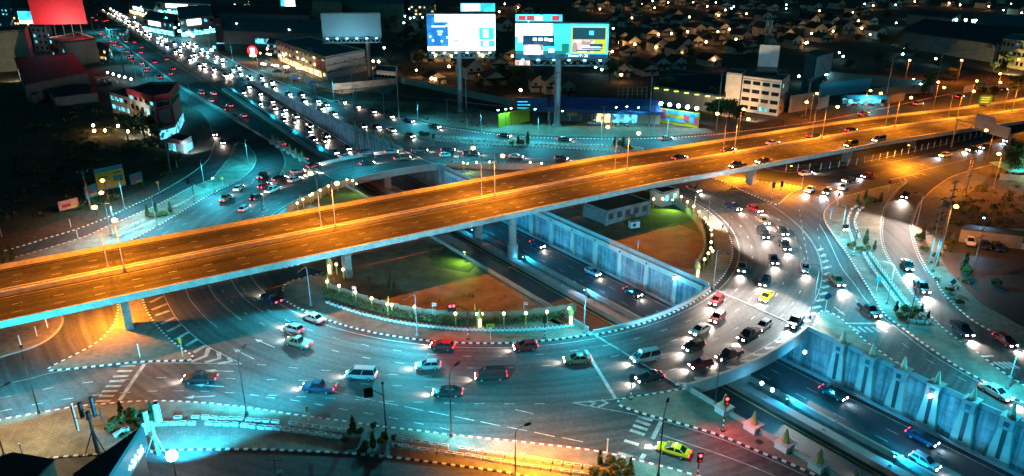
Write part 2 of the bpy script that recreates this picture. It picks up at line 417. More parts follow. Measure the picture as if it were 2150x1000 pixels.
# inner island south west (plaza) and north east (plant room)
aL0 = ang(T(158.6, -.3)); aL1 = ang(T(52.9, -.3))
seg = arc(aL0, ang(px(605, 628)), n=60)
def unwrap(a, b): return b-360 if b > a else b
kA = arc(aL0, unwrap(aL0, ang(px(600, 622))), n=60)
kB = [(594, 612), (596, 600), (612, 591), (650, 581), (683, 573)]
kC = [(665, 549), (620, 558), (575, 567)]
kD = arc(ang(px(545, 545)), unwrap(ang(px(545, 545)), aL1), n=50)
island([(kA, 'bw'), (kB, 'bw'), (kC, 'bw'), (kD, 'pl'), ([T(54, -.3), T(157, -.3)], None)], paving, n=2)
aR0 = ang(T(158.6, 31.3)); aR1 = ang(T(52.9, 31.3))
if aR1 < aR0: aR1 += 360
island([(arc(aR0, aR1, n=90), 'bw'), ([T(54, 31.3), T(157.5, 31.3)], None)], paving, n=2)
struct('plaza', MB().prism([(p.x, p.y) for p in [px(*q) for q in [(700, 608), (748, 634), (821, 656), (900, 672), (986, 679), (1070, 679), (1140, 672), (1205, 662)]]+[T(155, -2.2), T(75, -2.2)]+[px(600, 475), px(560, 510), px(640, 560), px(690, 575)]], .1, .19), paving2)
a_, b_ = aR0+8, aR1-8
struct('plaza', MB().prism([(p.x, p.y) for p in arc(a_, b_, CR-6.3, 60)]+[(p.x, p.y) for p in (T(66, 33.4), T(150, 33.4))], .1, .19), paving2)
struct('lawn', MB().prism([(p.x, p.y) for p in arc(a_+24, a_+78, CR-6.6, 30)]+[(p.x, p.y) for p in (px(1290, 450), px(1330, 490), px(1420, 470))], .15, .21), lawn)
struct('lawn', MB().prism([(p.x, p.y) for p in [px(*q) for q in [(648, 430), (700, 402), (742, 390), (800, 425), (810, 442), (760, 470)]]], .15, .21), lawn)
struct('lawn', MB().prism([(p.x, p.y) for p in [px(*q) for q in [(900, 520), (950, 512), (1000, 555), (985, 575), (905, 560)]]], .15, .21), lawn)
# splitter island under the overpass on the left
island([([(290, 600), (299, 629), (312, 661), (338, 695), (364, 720), (390, 739), (404, 748), (402, 755), (390, 758), (338, 759), (286, 761.5), (221, 768), (156, 775), (106, 779), (104, 774), (114, 768), (156, 747), (195, 726), (221, 705.6), (239, 682), (248, 656), (246, 635), (236, 612)], 'bw')], dirt)
island([([(-120, 790), (0, 751), (65, 731.6), (104, 711), (127, 687), (131, 667), (118, 650), (90, 640)], 'pl'), ([(-60, 640), (-160, 690)], None)], dirt)
# long front pavement
island([([(-120, 920), (0, 884), (41.6, 875.7), (83, 868), (125, 861), (166, 854), (208, 850.5), (250, 846.6), (299, 844), (364, 844), (442, 849), (538, 860), (602, 870), (670, 879), (735, 888), (800, 897), (878, 906), (948, 915), (1075, 927.7), (1145, 935.5), (1210, 943), (1275, 953), (1340, 969), (1418, 988), (1500, 1012)], 'rw'),
        ([(1500, 1040), (1300, 1045), (1180, 1020), (1078, 996), (1008, 985.7), (930, 975), (852, 965), (774, 956), (696, 951), (618, 947.5), (538, 944.6), (416, 944.6), (322, 948), (182, 957), (117, 962), (0, 978), (-120, 1000)], 'bw')], paving)
# front triangle beside the cutting
island([([T(178, -.3), (1444, 816), (1405, 823), (1366, 829.7), (1327, 834.5), (1306, 839.5), (1297, 845), (1303, 853), (1327, 862), (1366, 874), (1405, 884), (1457, 898.6), (1522, 919), (1574, 941.5), (1618, 959.7), (1636, 965), (1688, 988), (1740, 1012), (1830, 1056)], 'bw'), ([T(222, -.3)], None)], paving)
# right triangle with the spires
island([([T(180, 31.3), (1706, 687), (1714, 672), (1720, 658), (1733, 654), (1758, 665), (1779, 682), (1797, 699), (1818, 718.6), (1844, 737), (1870, 755), (1909, 778), (1953, 806), (2000, 830), (2060, 857), (2150, 896)], 'bw'), ([T(215.5, 31.3)], None)], paving)
# long right island
island([([(1766, 416), (1749, 426), (1735, 439), (1730, 452), (1733.5, 467.6), (1745, 486), (1761, 509), (1781.6, 538), (1802, 571.6), (1818, 597.6), (1839, 631), (1854, 657), (1870, 672), (1896, 690), (1922, 709.5), (1956, 734), (1992, 759), (2026, 781), (2057, 797), (2096, 820), (2170, 858), (2260, 905)], 'rw'),
        ([(2260, 868), (2180, 828), (2130, 799), (2091, 773), (2052, 742), (2013, 716), (1974, 686), (1943, 653.6), (1917, 621), (1896, 592), (1878, 566), (1863.5, 543), (1854, 522), (1849, 499), (1849, 475.4), (1850.5, 460), (1857, 436.6), (1870, 416), (1886, 398), (1904, 384)], 'bw'),
        ([(1900, 383), (1844, 395), (1805, 405), (1766, 416)], 'bw')], paving)
# ground right of the slip road
island([([(2110, 340), (2050, 355), (2000, 371.6), (1974, 387), (1948, 408), (1930, 431), (1919, 460), (1915.5, 473), (1917, 493.6), (1922, 514), (1932, 540), (1948, 569), (1960, 583), (1977, 612), (1992, 629), (2016, 652), (2052, 680), (2100, 706), (2170, 750), (2300, 820)], 'rw'), ([(2500, 700), (2500, 380)], None)], dirt)
struct('field', MB().prism([(p.x, p.y) for p in [px(*q) for q in [(2080, 372), (2150, 366), (2400, 380), (2400, 520), (2150, 480), (2010, 478), (1995, 440), (2030, 410)]]], .1, .2), soil)
struct('parking_lot', MB().prism([(p.x, p.y) for p in [px(*q) for q in [(2016, 482), (2160, 484), (2400, 520), (2500, 640), (2300, 780), (2150, 690), (2060, 640), (1990, 570), (1975, 540)]]], .1, .19), asphalt_dark)
# orange triangle under the overpass on the right, fenced strip beside it
island([([(1470, 366), (1497, 375.6), (1539, 392.5), (1578, 409.4), (1609, 422.4), (1628, 430), (1638, 427), (1645.6, 420), (1661, 407), (1679, 399), (1681, 394), (1660, 389), (1610, 384), (1560, 376), (1510, 366)], 'bw')], dirt)
island([([(1600, 352), (1640, 362), (1680, 362), (1760, 350), (1850, 334), (1950, 312), (2060, 287), (2160, 262), (2300, 235)], 'pl'), ([D(300, -2), D(140, 3), D(112, 5)], None)], grass_m, .14, 'verge')
# median between ring and upper road, far verge
island([([(866, 287), (875, 290), (917, 296), (969, 301.6), (1021, 304.7), (1104, 308), (1182, 312), (1260, 316.5), (1320, 320), (1345, 320), (1350, 314), (1335, 309), (1260, 305), (1182, 302), (1104, 298), (1021, 293), (969, 289), (917, 285.5), (872, 283.5), (866, 287)], 'rw')], paving)
island([([T(-1150, 46), T(-700, 45), T(-510, 45), T(-308, 44), T(-204, 43), T(-150, 43.4), (644, 194), (748, 229), (865, 254), (925, 267), (1000, 278), (1040, 283), (1094, 287.7), (1160, 290.6), (1286, 292.5), (1338, 292), (1416, 289.5), (1494, 284), (1560, 276), (1650, 265), (1740, 251), (1860, 227), (1945, 208), (2052, 187), (2150, 169), (2300, 139)], 'rw'),
        ([Vector((520, 520, 0)), Vector((700, 1500, 0)), T(-1150, 500)], None)], soil, .14, 'verge')
struct('lot', MB().prism([(p.x, p.y) for p in [px(*q) for q in [(760, 214), (900, 214), (1035, 235), (1100, 262), (1300, 268), (1480, 270), (1500, 280), (1416, 286), (1286, 289), (1160, 287), (1040, 279), (925, 263), (860, 249)]]], .1, .2), dirt)
struct('car_park', MB().prism([(p.x, p.y) for p in [px(*q) for q in [(545, 150), (700, 190), (820, 196), (850, 160), (800, 120), (640, 130), (560, 120)]]], .1, .19), concrete_dk)
# ---------------------------------------------------------------- cutting (underpass)
SS = [SB+i*5 for i in range(0, 26)]+[-5+i*15 for i in range(0, 23)]
def band(mb, t0, t1, dz=0.0, m=0, s0=SB, s1=330):
    q = [s for s in SS if s0 <= s <= s1]
    for a, b in zip(q, q[1:]): mb.face([T(a, t0, zf(a)+dz), T(b, t0, zf(b)+dz), T(b, t1, zf(b)+dz), T(a, t1, zf(a)+dz)], m)
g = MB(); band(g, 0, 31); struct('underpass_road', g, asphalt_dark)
def wallrun(mb, t0, t1, za, zb, s0, s1, m=0):
    """a wall between offsets t0 and t1; za, zb functions of s"""
    q = sorted(set([s0, s1]+[s for s in SS if s0 < s < s1]))
    for a, b in zip(q, q[1:]):
        mb.hexa([T(a, t0, za(a)), T(b, t0, za(b)), T(b, t1, za(b)), T(a, t1, za(a))], [T(a, t0, zb(a)), T(b, t0, zb(b)), T(b, t1, zb(b)), T(a, t1, zb(a))], m)
wallm = bmat('cutting_wall_panel', (.36, .38, .39), (.31, .33, .34), (.12, .13, .13), 3.4, 2.6, .7, math.atan2(AX.y, AX.x)*-1, 'xz', .035)
rw = thing('retaining_wall', 'tall concrete retaining wall along the far right side of the cutting, with tapered pilasters', 'wall', T(100, 31.0, -7))
m_ = MB(); wallrun(m_, 31.0, 31.3, lambda s: zf(s)-.5, lambda s: .16 if s > SB+4 else .1, SB, 330); wpart(m_, 'wall_face', wallm, rw)
for s0, s1 in ((-125, 31), (53.5, 158), (179.5, 330)):
    m_ = MB(); wallrun(m_, 31.05, 31.35, lambda s: .16, lambda s: 1.0, s0, s1); wpart(m_, 'parapet', concrete, rw)
m_ = MB(); wallrun(m_, 30.55, 30.99, lambda s: -1.15, lambda s: .0, 58, 157); wpart(m_, 'capping_beam', cream, rw)
for k in range(12):
    s = 149.9-8.2*k
    if s < 60: break
    m_ = MB(); m_.hexa([T(s-.55, 30.5, -7), T(s+.55, 30.5, -7), T(s+.55, 30.99, -7), T(s-.55, 30.99, -7)], [T(s-.5, 30.6, -1.16), T(s+.5, 30.6, -1.16), T(s+.5, 30.99, -1.16), T(s-.5, 30.99, -1.16)]); wpart(m_, 'pilaster', cream, rw)
    m_ = MB(); m_.box(T(s, 30.5, -.55), (.35, .12, .45), math.atan2(AX.y, AX.x)); wpart(m_, 'drain_box', steel_dk, rw)
lw = thing('retaining_wall', 'concrete retaining wall along the near left side of the cutting', 'wall', T(100, 0, -7))
m_ = MB(); wallrun(m_, -.3, 0, lambda s: zf(s)-.5, lambda s: .16 if s > SB+4 else .1, SB, 330); wpart(m_, 'wall_face', wallm, lw)
for s0, s1 in ((-125, 31), (53.5, 157.5), (181, 330)):
    m_ = MB(); wallrun(m_, -.33, -.03, lambda s: .16, lambda s: .95, s0, s1); wpart(m_, 'parapet', concrete, lw)
for nm, t0, t1, h, lab in (('median_barrier', 15.2, 16.9, 1.0, 'wide concrete barrier beside the yellow line in the cutting'), ('median_barrier', 19.3, 19.8, .95, 'narrow concrete barrier edging the right hand carriageway of the cutting')):
    m_ = MB(); wallrun(m_, t0, t1, lambda s: zf(s)-.05, lambda s, h=h: zf(s)+h, SB+20, 330)
    for i in range(40):
        s = -100+i*10.5
        m_.box(T(s, (t0+t1)/2, zf(s)+h+.12), (.3, .3, .3), math.atan2(AX.y, AX.x))
    tag(m_.build(nm, concrete, origin=T(100, t0, -7)), lab, 'barrier')
m_ = MB(); band(m_, 16.95, 19.25, .06, 0, -60, 330); struct('drain_strip', m_, concrete_dk)
gr = thing('guard_rail', 'grey steel guard rail along the foot of the right cutting wall', 'guard rail', T(100, 29.4, -7))
m_ = MB()
for z in (.45, .8): wallrun(m_, 29.35, 29.45, lambda s, z=z: zf(s)+z-.12, lambda s, z=z: zf(s)+z+.12, -60, 330)
wpart(m_, 'rail', steel, gr)
for i in range(90):
    s = -60+i*4.2; m_ = MB(); m_.box(T(s, 29.52, zf(s)+.5), (.12, .12, 1.0)); wpart(m_, 'post', steel_dk, gr)
def strip(mb, pts, w, m=0, dz=0.0):
    a, b = offset(pts, w/2), offset(pts, -w/2)
    for i in range(len(pts)-1): mb.face([b[i]+Vector((0, 0, dz)), b[i+1]+Vector((0, 0, dz)), a[i+1]+Vector((0, 0, dz)), a[i]+Vector((0, 0, dz))], m)
def dashes(mb, pts, on, off, w, m=0, dz=0.0):
    pts = resample(pts, .5); k = int(on/.5); q = int((on+off)/.5); i = 0
    while i+k < len(pts): strip(mb, pts[i:i+k+1], w, m, dz); i += q
lm = MB()
def cut(t, s0=-130, s1=320): return [T(s, t, zf(s)+.014) for s in range(s0, s1+1, 2)]
for t in (5.2, 8.6): dashes(lm, cut(t), 2, 5, .18)
for t in (22.6, 25.6): dashes(lm, cut(t), 2, 5, .18)
strip(lm, cut(14.2), .28, 1); strip(lm, cut(28.6), .18); strip(lm, cut(20.3), .18); strip(lm, cut(1.2), .18)
struct('lane_marking', lm, [road_w, road_y])
# pedestals with spires on the cutting walls
rA = math.atan2(AX.y, AX.x)
spire_m = mat('spire_gilt', (.55, .36, .13), .45, .2, 1.0, metal=.15)
spire_p = mat('spire_pale', (.60, .53, .36), .5, .2, 1.0)
def spire(mb, h, r): # slim square-based pointed cap
    n = 6; rb = [(r*math.cos(R(60*k+30)), r*math.sin(R(60*k+30)), 0) for k in range(n)]; rt = [(x*.3, y*.3, h*.86) for x, y, z in rb]
    mb.hexa(rb, rt); mb.hexa([(x*.3, y*.3, h*.861) for x, y, z in rb], [(x*.04, y*.04, h) for x, y, z in rb]); return mb
def pedestal(label, group, sm, pil):
    o = thing('spire_pedestal', label, 'pedestal', (0, 0, 0), rA, group)
    m_ = MB().box((0, 0, .1), (1.9, 1.9, 1.9)).box((0, 0, 1.1), (2.15, 2.15, .14)); m_.build('plinth', concrete if pil else whitew, o)
    a = spire(MB(), 2.15, .58).build('spire', sm, o); a.location = (0, 0, 1.18)
    if pil:
        m_ = MB().hexa([(-1.55, -.55, -7), (1.55, -.55, -7), (1.55, .9, -7), (-1.55, .9, -7)], [(-.95, -.75, -.85), (.95, -.75, -.85), (.95, .9, -.85), (-.95, .9, -.85)]); m_.build('pilaster', cream, o)
        m_ = MB().hexa([(-.28, -.66, -6), (.28, -.66, -6), (.28, -.5, -6), (-.28, -.5, -6)], [(-.3, -.9, -.2), (.3, -.9, -.2), (.3, -.7, -.2), (-.3, -.7, -.2)])
        m_.box((0, -1.0, .05), (.7, .12, .7)); m_.build('drain_channel', steel_dk, o)
    return proto(o)
pr = pedestal('', 'spired pilasters along the right cutting wall', spire_p, True)
for k in range(9):
    place(pr, T(186.8+5.2*k, 30.9, 0), rA, 'pale spire on the lower right cutting wall, %s one below the ring bridge' % od(k+1))
pl = pedestal('', 'gilt spires on white plinths along the front pavement', spire_m, False)
for k in range(6):
    place(pl, T(187.2+5.1*k, -.2, .0), rA, 'gilt spire on a white plinth beside the front pavement, %s one from the ring bridge' % od(k+1))
pu = pedestal('', 'spires beside the left approach to the cutting', spire_m, False)
for k in range(6):
    place(pu, T(-2.4+5.3*k, -.2, 0), rA, 'gilt spire above the left approach cutting, %s one towards the ring bridge' % od(k+1))
pv = pedestal('', 'spires above the far approach wall', spire_m, True)
for k in range(6):
    place(pv, T(-4.6+5.5*k, 30.9, 0), rA, 'spire with red glow on the far approach wall, %s one towards the ring bridge' % od(k+1))
# ---------------------------------------------------------------- ring road bridges over the cutting
def bridge(south, label):
    sg = 1 if south else -1; c0 = 105.82; r0, r1 = CR, 75.4
    def ring(r): return [(c0+sg*math.sqrt(r*r-(t-15.6)**2), t) for t in [31*k/24 for k in range(25)]]
    o = thing('ring_bridge', label, 'bridge', T(c0+sg*65, 15.6, -7)); I, O = ring(r0), ring(r1)
    mb = MB()
    for i in range(24):
        q = [I[i], I[i+1], O[i+1], O[i]]
        if south: q = [I[i], O[i], O[i+1], I[i+1]]
        mb.hexa([T(a, b, -1.2) for a, b in q], [T(a, b, .01) for a, b in q], 1, 0)
    wpart(mb, 'deck', [asphalt, concrete], o)
    for rr, w, h in ((r0-.15, .4, .75), (r1+.3, .5, .95)):
        pp = [T(a, b, -1.3) for a, b in ring(rr)]; a, b = offset(pp, w/2), offset(pp, -w/2); mb = MB()
        for i in range(24):
            q = [b[i], b[i+1], a[i+1], a[i]]; mb.hexa(q, [p+Vector((0, 0, 1.3+h)) for p in q])
        wpart(mb, 'parapet', concrete, o)
    pp = [T(a, b, .011) for a, b in ring(r0+.4)]
    kerb(pp, 'bw')
    mb = MB()
    for dr in ((62, 68) if not south else (61, 71)):
        s = c0+sg*math.sqrt(dr*dr-9); mb.box(T(s, 18.1, -4.3), (2.6, 2.2, 5.7), rA)
    wpart(mb, 'pier', concrete, o)
    return o
bridge(True, 'curved concrete ring road bridge over the cutting in the lower right')
bridge(False, 'curved concrete ring road bridge over the cutting behind the overpass')
# ---------------------------------------------------------------- overpass
ov = thing('overpass', 'long two-deck concrete overpass lit orange, crossing the whole picture', 'overpass', D(0, 13, -8.15))
DSS = list(range(-190, 83, 21))+list(range(83, 400, 8))
def dstrip(mb, t0, t1, z0, z1, m=0, mt=None, s0=-190, s1=390):
    q = [s for s in DSS if s0 <= s <= s1]
    for a, b in zip(q, q[1:]):
        mb.hexa([D(a, t0, z0), D(b, t0, z0), D(b, t1, z0), D(a, t1, z0)], [D(a, t0, z1), D(b, t0, z1), D(b, t1, z1), D(a, t1, z1)], m, mt)
for t0 in (0.0, 13.3):
    mb = MB(); dstrip(mb, t0+.42, t0+12.2, -.3, 0, 1, 0); wpart(mb, 'deck', [deckroad, concrete], ov)
    mb = MB(); dstrip(mb, t0+3.2, t0+9.4, -1.7, -.31, 0, 0, -190, 240); wpart(mb, 'girder', concrete, ov)
    for ta, tb in ((t0, t0+.4), (t0+12.22, t0+12.62)):
        mb = MB(); dstrip(mb, ta, tb, -.35, .88)
        for k in range(60):
            s = -180+k*9.5
            if s < 380: mb.box(D(s, ta+.2, .9), (.35, .46, .06), math.atan2(DD.y, DD.x))
        wpart(mb, 'parapet', concrete_pale, ov)
mb = MB()
for t0 in (0.0, 13.3):
    for t in (4.6, 7.9):
        dashes(mb, [D(s, t0+t, .014) for s in np.arange(-190, 386, 1.0)], 1.5, 4.5, .17)
    for t in (1.0, 11.4): strip(mb, [D(s, t0+t, .014) for s in range(-190, 386, 3)], .15)
wpart(mb, 'lane_marking', road_w, ov)
for s in (-150, -112, -74, -36, 4.5, 44, 84, 123, 160, 200, 240):
    for t0 in (0, 13.3): mb = MB(); mb.face([D(s-.22, t0+.45, .012), D(s+.22, t0+.45, .012), D(s+.22, t0+12.15, .012), D(s-.22, t0+12.15, .012)]); wpart(mb, 'expansion_joint', mat('fresh_asphalt', (.035, .033, .03), .85, .3, .5), ov)
for s, t, l, w in ((-60, 6, 9, 3), (-20, 2.5, 12, 2.6), (20, 9, 7, 3), (55, 5.4, 15, 2.8), (100, 17, 10, 3), (-45, 19, 11, 3), (30, 21, 8, 3), (70, 16, 14, 2.6)): mb = MB(); mb.face([D(s, t, .011), D(s+l, t, .011), D(s+l, t+w, .011), D(s, t+w, .011)]); wpart(mb, 'asphalt_patch', MATS['fresh_asphalt'], ov)
rD = math.atan2(DD.y, DD.x)
for s in (-79, -36, 4.5, 123, 166, 200):
    for t0, wd in ((6.3, 1.0), (19.6, 1.0)):
        if zdeck(s) < 3: continue
        P = DC+DD*s+DN*t0; z = zdeck(s)-1.7
        if -3 < st(P)[1] < 34: continue
        mb = MB(); mb.box((P.x, P.y, z*.39), (1.3, 2.4, z*.78), rD)
        ca = D(s, t0); q0 = [(1.3, 2.4), (1.5, 5.6)]
        def quad(w, l, zz): return [tuple(Vector((P.x, P.y, zz))+DD*a*w/2+DN*b*l/2) for a, b in ((-1, -1), (1, -1), (1, 1), (-1, 1))]
        mb.hexa(quad(1.3, 2.4, z*.78), quad(1.5, 5.6, z)); wpart(mb, 'pier', concrete_dk, ov)
for (x, y) in ((1076, 546), (1003, 502)):
    b = px(x, y, -6.9); mb = MB(); mb.tube([b, b+Vector((0, 0, 4.3))], 1.35, 14); mb.tube([b+Vector((0, 0, 4.3)), b+Vector((0, 0, 13.3))], .95, 14); wpart(mb, 'pier', concrete, ov, False)
# overpass lamps: twin poles in the middle gap
def street_lamp(name, label, h, arm, head_m, pole_m, grp, power=0, col=None, cone=None, out=.6, cat='street lamp'):
    o = thing(name, label, cat, (0, 0, 0), 0, grp)
    m_ = MB().tube([(0, 0, 0), (0, 0, h-.6)], .11, 7, 0, .07); m_.box((0, 0, .25), (.4, .4, .5))
    pts = [(0, 0, h-.6), (.12*arm, 0, h-.15), (.4*arm, 0, h+.02), (arm, 0, h+.12)]
    m_.tube(pts, .06, 6, 0, .045); m_.build('pole', pole_m, o)
    hd = MB().box((arm+.25, 0, h+.16), (.95, .36, .16), 0, 0, None, .8).build('lamp_head', steel_dk, o)
    if head_m is not None: MB().ball((arm+.25, 0, h+.05), .48, 0, 10, 6, .75).build('lens', head_m, hd)
    if power: lamp('POINT' if cone is None else 'SPOT', 'lamp_light', (arm+.25, 0, h-.62), power, col, o, .2, cone, None if cone is None else (arm+out, 0, 0))
    return proto(o)
SOD = (1.0, .275, .012)
opl = street_lamp('overpass_lamp', '', 10.4, 3.4, E_sod, pole_c, 'lamp posts along the middle of the overpass', 31000, SOD, 151)
for k, s in enumerate((-113, -74.5, -35.9, 3.5, 41.6, 81, 120.3, 159, 197, 235, 274, 313)):
    place(opl, D(s-1.2, 13.9, .85), rD+math.pi/2, 'lamp post on the overpass median reaching over the far deck, %s from the left end' % od(k+1))
    place(opl, D(s+1.2, 12.0, .85), rD-math.pi/2, 'lamp post on the overpass median reaching over the near deck, %s from the left end' % od(k+1))
# ================================================================ markings
mk = MB()
def zl(pts, ox, oy, k=.26): return [(ox+x*k, oy+y*k) for x, y in pts]
MZ = .024
def pl(pts, w=.16, n=4, m=0): strip(mk, pxs(pts, MZ, n), w, m)
def pdash(pts, on, off, w=.15): dashes(mk, pxs(pts, MZ, 6), on, off, w)
def bar(a, b, w): strip(mk, [px(*a, MZ), px(*b, MZ)], w)
def inb(p): return -1.5 < st(p)[1] < 32.5
def arcs(r, fn, gaps=()):
    P = [p+Vector((0, 0, MZ)) for p in arc(0, 360, r, 720)]; fn(P)
for r in (59.4, 63.0): arcs(r, lambda P: dashes(mk, P, 1.5, 4.5, .15))
arcs(56.6, lambda P: strip(mk, P, .16)); 
for r in (66.6, 70.2): dashes(mk, [p+Vector((0, 0, MZ)) for p in arc(-70, 62, r, 300)], 1.5, 4.5, .15)
strip(mk, [p+Vector((0, 0, MZ)) for p in arc(-58, 25, 73.4, 120)], .16)
for k in range(22):
    a = -66+k*2.6; p = [CC+Vector((math.cos(R(a+d)), math.sin(R(a+d)), 0))*r_ for d, r_ in ((0, 73.7), (1.3, 74.9))]
    strip(mk, [Vector((q.x, q.y, MZ)) for q in p], .8)
pdash([(558, 834), (633, 843), (712, 858), (790, 871), (869, 887), (951, 904), (990, 912)], 1.7, 2.6)
pdash([(562, 829.7), (671, 835), (780, 841), (895, 845), (1010, 848), (1094, 848), (1180, 847)], 1.7, 3.2)
for a, b in (((849, 853.6), (888, 862)), ((901, 864), (942, 872.6)), ((955, 874.7), (995, 883)), ((1009, 885.6), (1050, 894)), ((1065, 896.5), (1107, 905)), ((1122, 907.7), (1164.5, 917)), ((1180, 919), (1224, 928)), ((748, 833.6), (787, 841)), ((796, 843.5), (835, 851)), ((1081, 860), (1120, 869)), ((700, 822), (733, 829)), ((640, 810), (672, 817))): bar(a, b, .17)
pdash([(0, 836), (67.6, 822.7), (134, 809.7), (199, 801.6), (318, 793.8), (374, 792.8), (428, 793), (478, 794.6), (532, 797)], 1.8, 4)
pdash([(0, 864), (65, 851), (133, 839), (198, 830), (288, 822.7), (346, 821), (400, 821), (455, 823), (506, 826.6), (555, 833)], 1.8, 2.2)
pdash([(560, 797), (640, 799), (760, 806), (880, 812), (1000, 818)], 1.8, 3.4)
pdash([(540, 765), (660, 776), (800, 785), (950, 792)], 1.8, 4)
pl([(0, 809), (65, 794.6), (104, 784), (182, 771.7), (260, 764.7), (364, 762), (507, 764.7)])
for i, (x, y) in enumerate([(970, 110), (945, 152), (914, 193), (885, 234), (855, 274), (825, 314), (800, 353), (770, 394)]): bar((x*.26, 740+y*.26), ((x+122)*.26, 740+(y-2)*.26), .55)
bar((303, 764.7), (248, 845), .62)
for a, b in (((1340, 874), (1370, 883)), ((1335, 883), (1365, 893)), ((1329, 893), (1359.5, 903)), ((1323, 903), (1353.5, 913)), ((1311, 925), (1341, 934)), ((1297, 951), (1328, 960))): bar(a, b, .62)
bar((1388, 885.6), (1370, 922), .6); bar((1362, 934), (1360, 942), .9); bar((1353, 953), (1345, 967), .6)
bar((1230, 735), (1293, 838), .55)
pl([(1202, 846), (1290, 838), (1400, 820), (1480, 802)]); pl([(1202, 846), (1260, 857), (1330, 870), (1420, 892), (1520, 924), (1620, 966), (1700, 1003)], .16)
pl([(1384, 912), (1470, 940), (1560, 972), (1640, 1005)])
for q in ([(1236, 843), (1250, 846), (1240, 852)], [(1262, 840), (1276, 846), (1256, 855)]): strip(mk, [px(*p, MZ) for p in q], .45)
hb = [((1210, 290), (1315, 240)), ((1225, 350), (1350, 300)), ((1255, 395), (1370, 355)), ((1300, 465), (1410, 410)), ((1350, 525), (1460, 470)), ((1415, 590), (1520, 530)), ((1500, 640), (1595, 585)), ((1565, 693), (1655, 638))]
for a, b in hb: bar((a[0]*.26, 560+a[1]*.26), (b[0]*.26, 560+b[1]*.26), .75)
for q in ([(1685, 655), (1662, 722), (1545, 768)], [(1765, 692), (1772, 742), (1655, 774)], [(1845, 737), (1872, 764), (1760, 783)]): strip(mk, [px(x*.26, 560+y*.26, MZ) for x, y in q], .75)
pl([(343, 618), (364, 659), (390, 690), (426, 721), (468, 744.6), (507, 764)])
for q in ([(390, 606), (398, 627.6), (416, 650), (437, 672), (456, 687)], [(438, 599), (450, 621), (468, 640.6), (486, 656), (506, 672)], [(485, 587), (497, 607), (515, 627.6), (540, 646), (552, 655)]): pl(q)
def arrow(tip, tail, w=.75):
    a, b = px(*tip, MZ), px(*tail, MZ); d = (b-a).normalized(); n = Vector((-d.y, d.x, 0)); h = a+d*1.5
    mk.face([a, h-n*w/1.6, h+n*w/1.6]); strip(mk, [h, b], .22)
for a, b in (((489, 732), (533, 754)), ((431, 778), (491, 780)), ((408, 808), (470, 812)), ((385, 835), (452, 831.5)), ((535, 712), (577, 730)), ((588, 691), (614, 703)), ((534, 375), (528, 386)), ((566, 372), (563, 382)), ((1775, 663), (1752, 645))): arrow(a, b)
for x in (690, 740, 795, 850, 905): bar((1610+x*.26, 560+486*.26), (1610+(x+62)*.26, 560+531*.26), .6)
bar((1776, 679.5), (1850, 679), .6)
pl([(1720, 470), (1740, 505), (1766, 560), (1792, 594), (1818, 630), (1849, 661), (1888, 693), (1948, 739), (2000, 771), (2080, 815), (2170, 862)])
pdash([(1678, 440), (1688, 500), (1700, 560), (1716, 600), (1722, 640)], 1.6, 2.6); pdash([(1716, 480), (1724, 520), (1745, 560), (1780, 610), (1830, 665), (1900, 725), (1990, 780), (2090, 830)], 1.8, 4)
pl([(1721, 655), (1750, 672), (1790, 704), (1830, 737), (1900, 782), (1990, 832)], .14)
pl([(1886, 401), (1873, 418), (1861, 438), (1855, 460), (1853.5, 476), (1853.5, 499), (1859, 522), (1869, 544), (1883, 567), (1901, 593), (1922, 622), (1948, 654), (1980, 687), (2020, 717), (2060, 745), (2100, 777), (2160, 815)])
pl([(1996, 376), (1970, 391), (1944, 411), (1926, 432), (1915, 461), (1911, 475), (1913, 494), (1918, 515), (1928, 541), (1944, 570)])
for q in ([(1870, 377), (1896, 372), (1905, 381)], [(1893, 372), (1914, 368), (1926, 374)], [(1913, 368), (1932, 364), (1944, 368)]): strip(mk, [px(*p, MZ) for p in q], .6)
pl([(1900, 386), (1890, 375), (1925, 361), (1980, 347), (2050, 330)]); pl([(1640, 372), (1740, 362), (1850, 345), (1960, 322), (2060, 298)]); pdash([(1700, 395), (1800, 374), (1900, 353), (2000, 332), (2120, 305)], 2, 4)
bar((2064, 749), (2086, 747), .5)
for x in (2086, 2096, 2106, 2116): bar((x, 760), (x+24, 774), .55)
pl([(633, 413), (711, 391.5), (756, 380), (800, 371), (912, 352)])
pl([(300, 480), (390, 430), (480, 388), (530, 368)]); pdash([(330, 484), (430, 436), (520, 395)], 2, 4)
pdash([(340, 492), (460, 440), (560, 405), (640, 380), (740, 352)], 2, 4); bar((470, 358), (533, 353), .5)
def far(t, s0, s1): return [T(s, t, MZ) for s in range(s0, s1, 8)]
for t in (-1.5, 6.2, 9.6): dashes(mk, far(t, -900, -150), 3, 6, .2)
for t in (20.5, 24, 27.5, 36, 39.5): dashes(mk, far(t, -900, -150), 3, 6, .2)
strip(mk, far(13.6, -600, -138), .3, 1); strip(mk, far(17, -600, -138), .25); strip(mk, far(1.6, -400, -138), .25); strip(mk, far(30.4, -700, -138), .25); strip(mk, far(42.5, -400, -60), .2)
for t in (35.8, 39.2): dashes(mk, [T(s, t, MZ) for s in range(-138, -10, 2)], 2, 5, .15)
for t in (-3.5,): dashes(mk, [T(s, t, MZ) for s in range(-138, -60, 2)], 2, 5, .15)
pl([(900, 332), (1000, 330), (1150, 334), (1260, 338)]); pdash([(860, 330), (1000, 318), (1140, 322), (1260, 330)], 2, 4)
struct('road_marking', mk, [road_w, road_y])
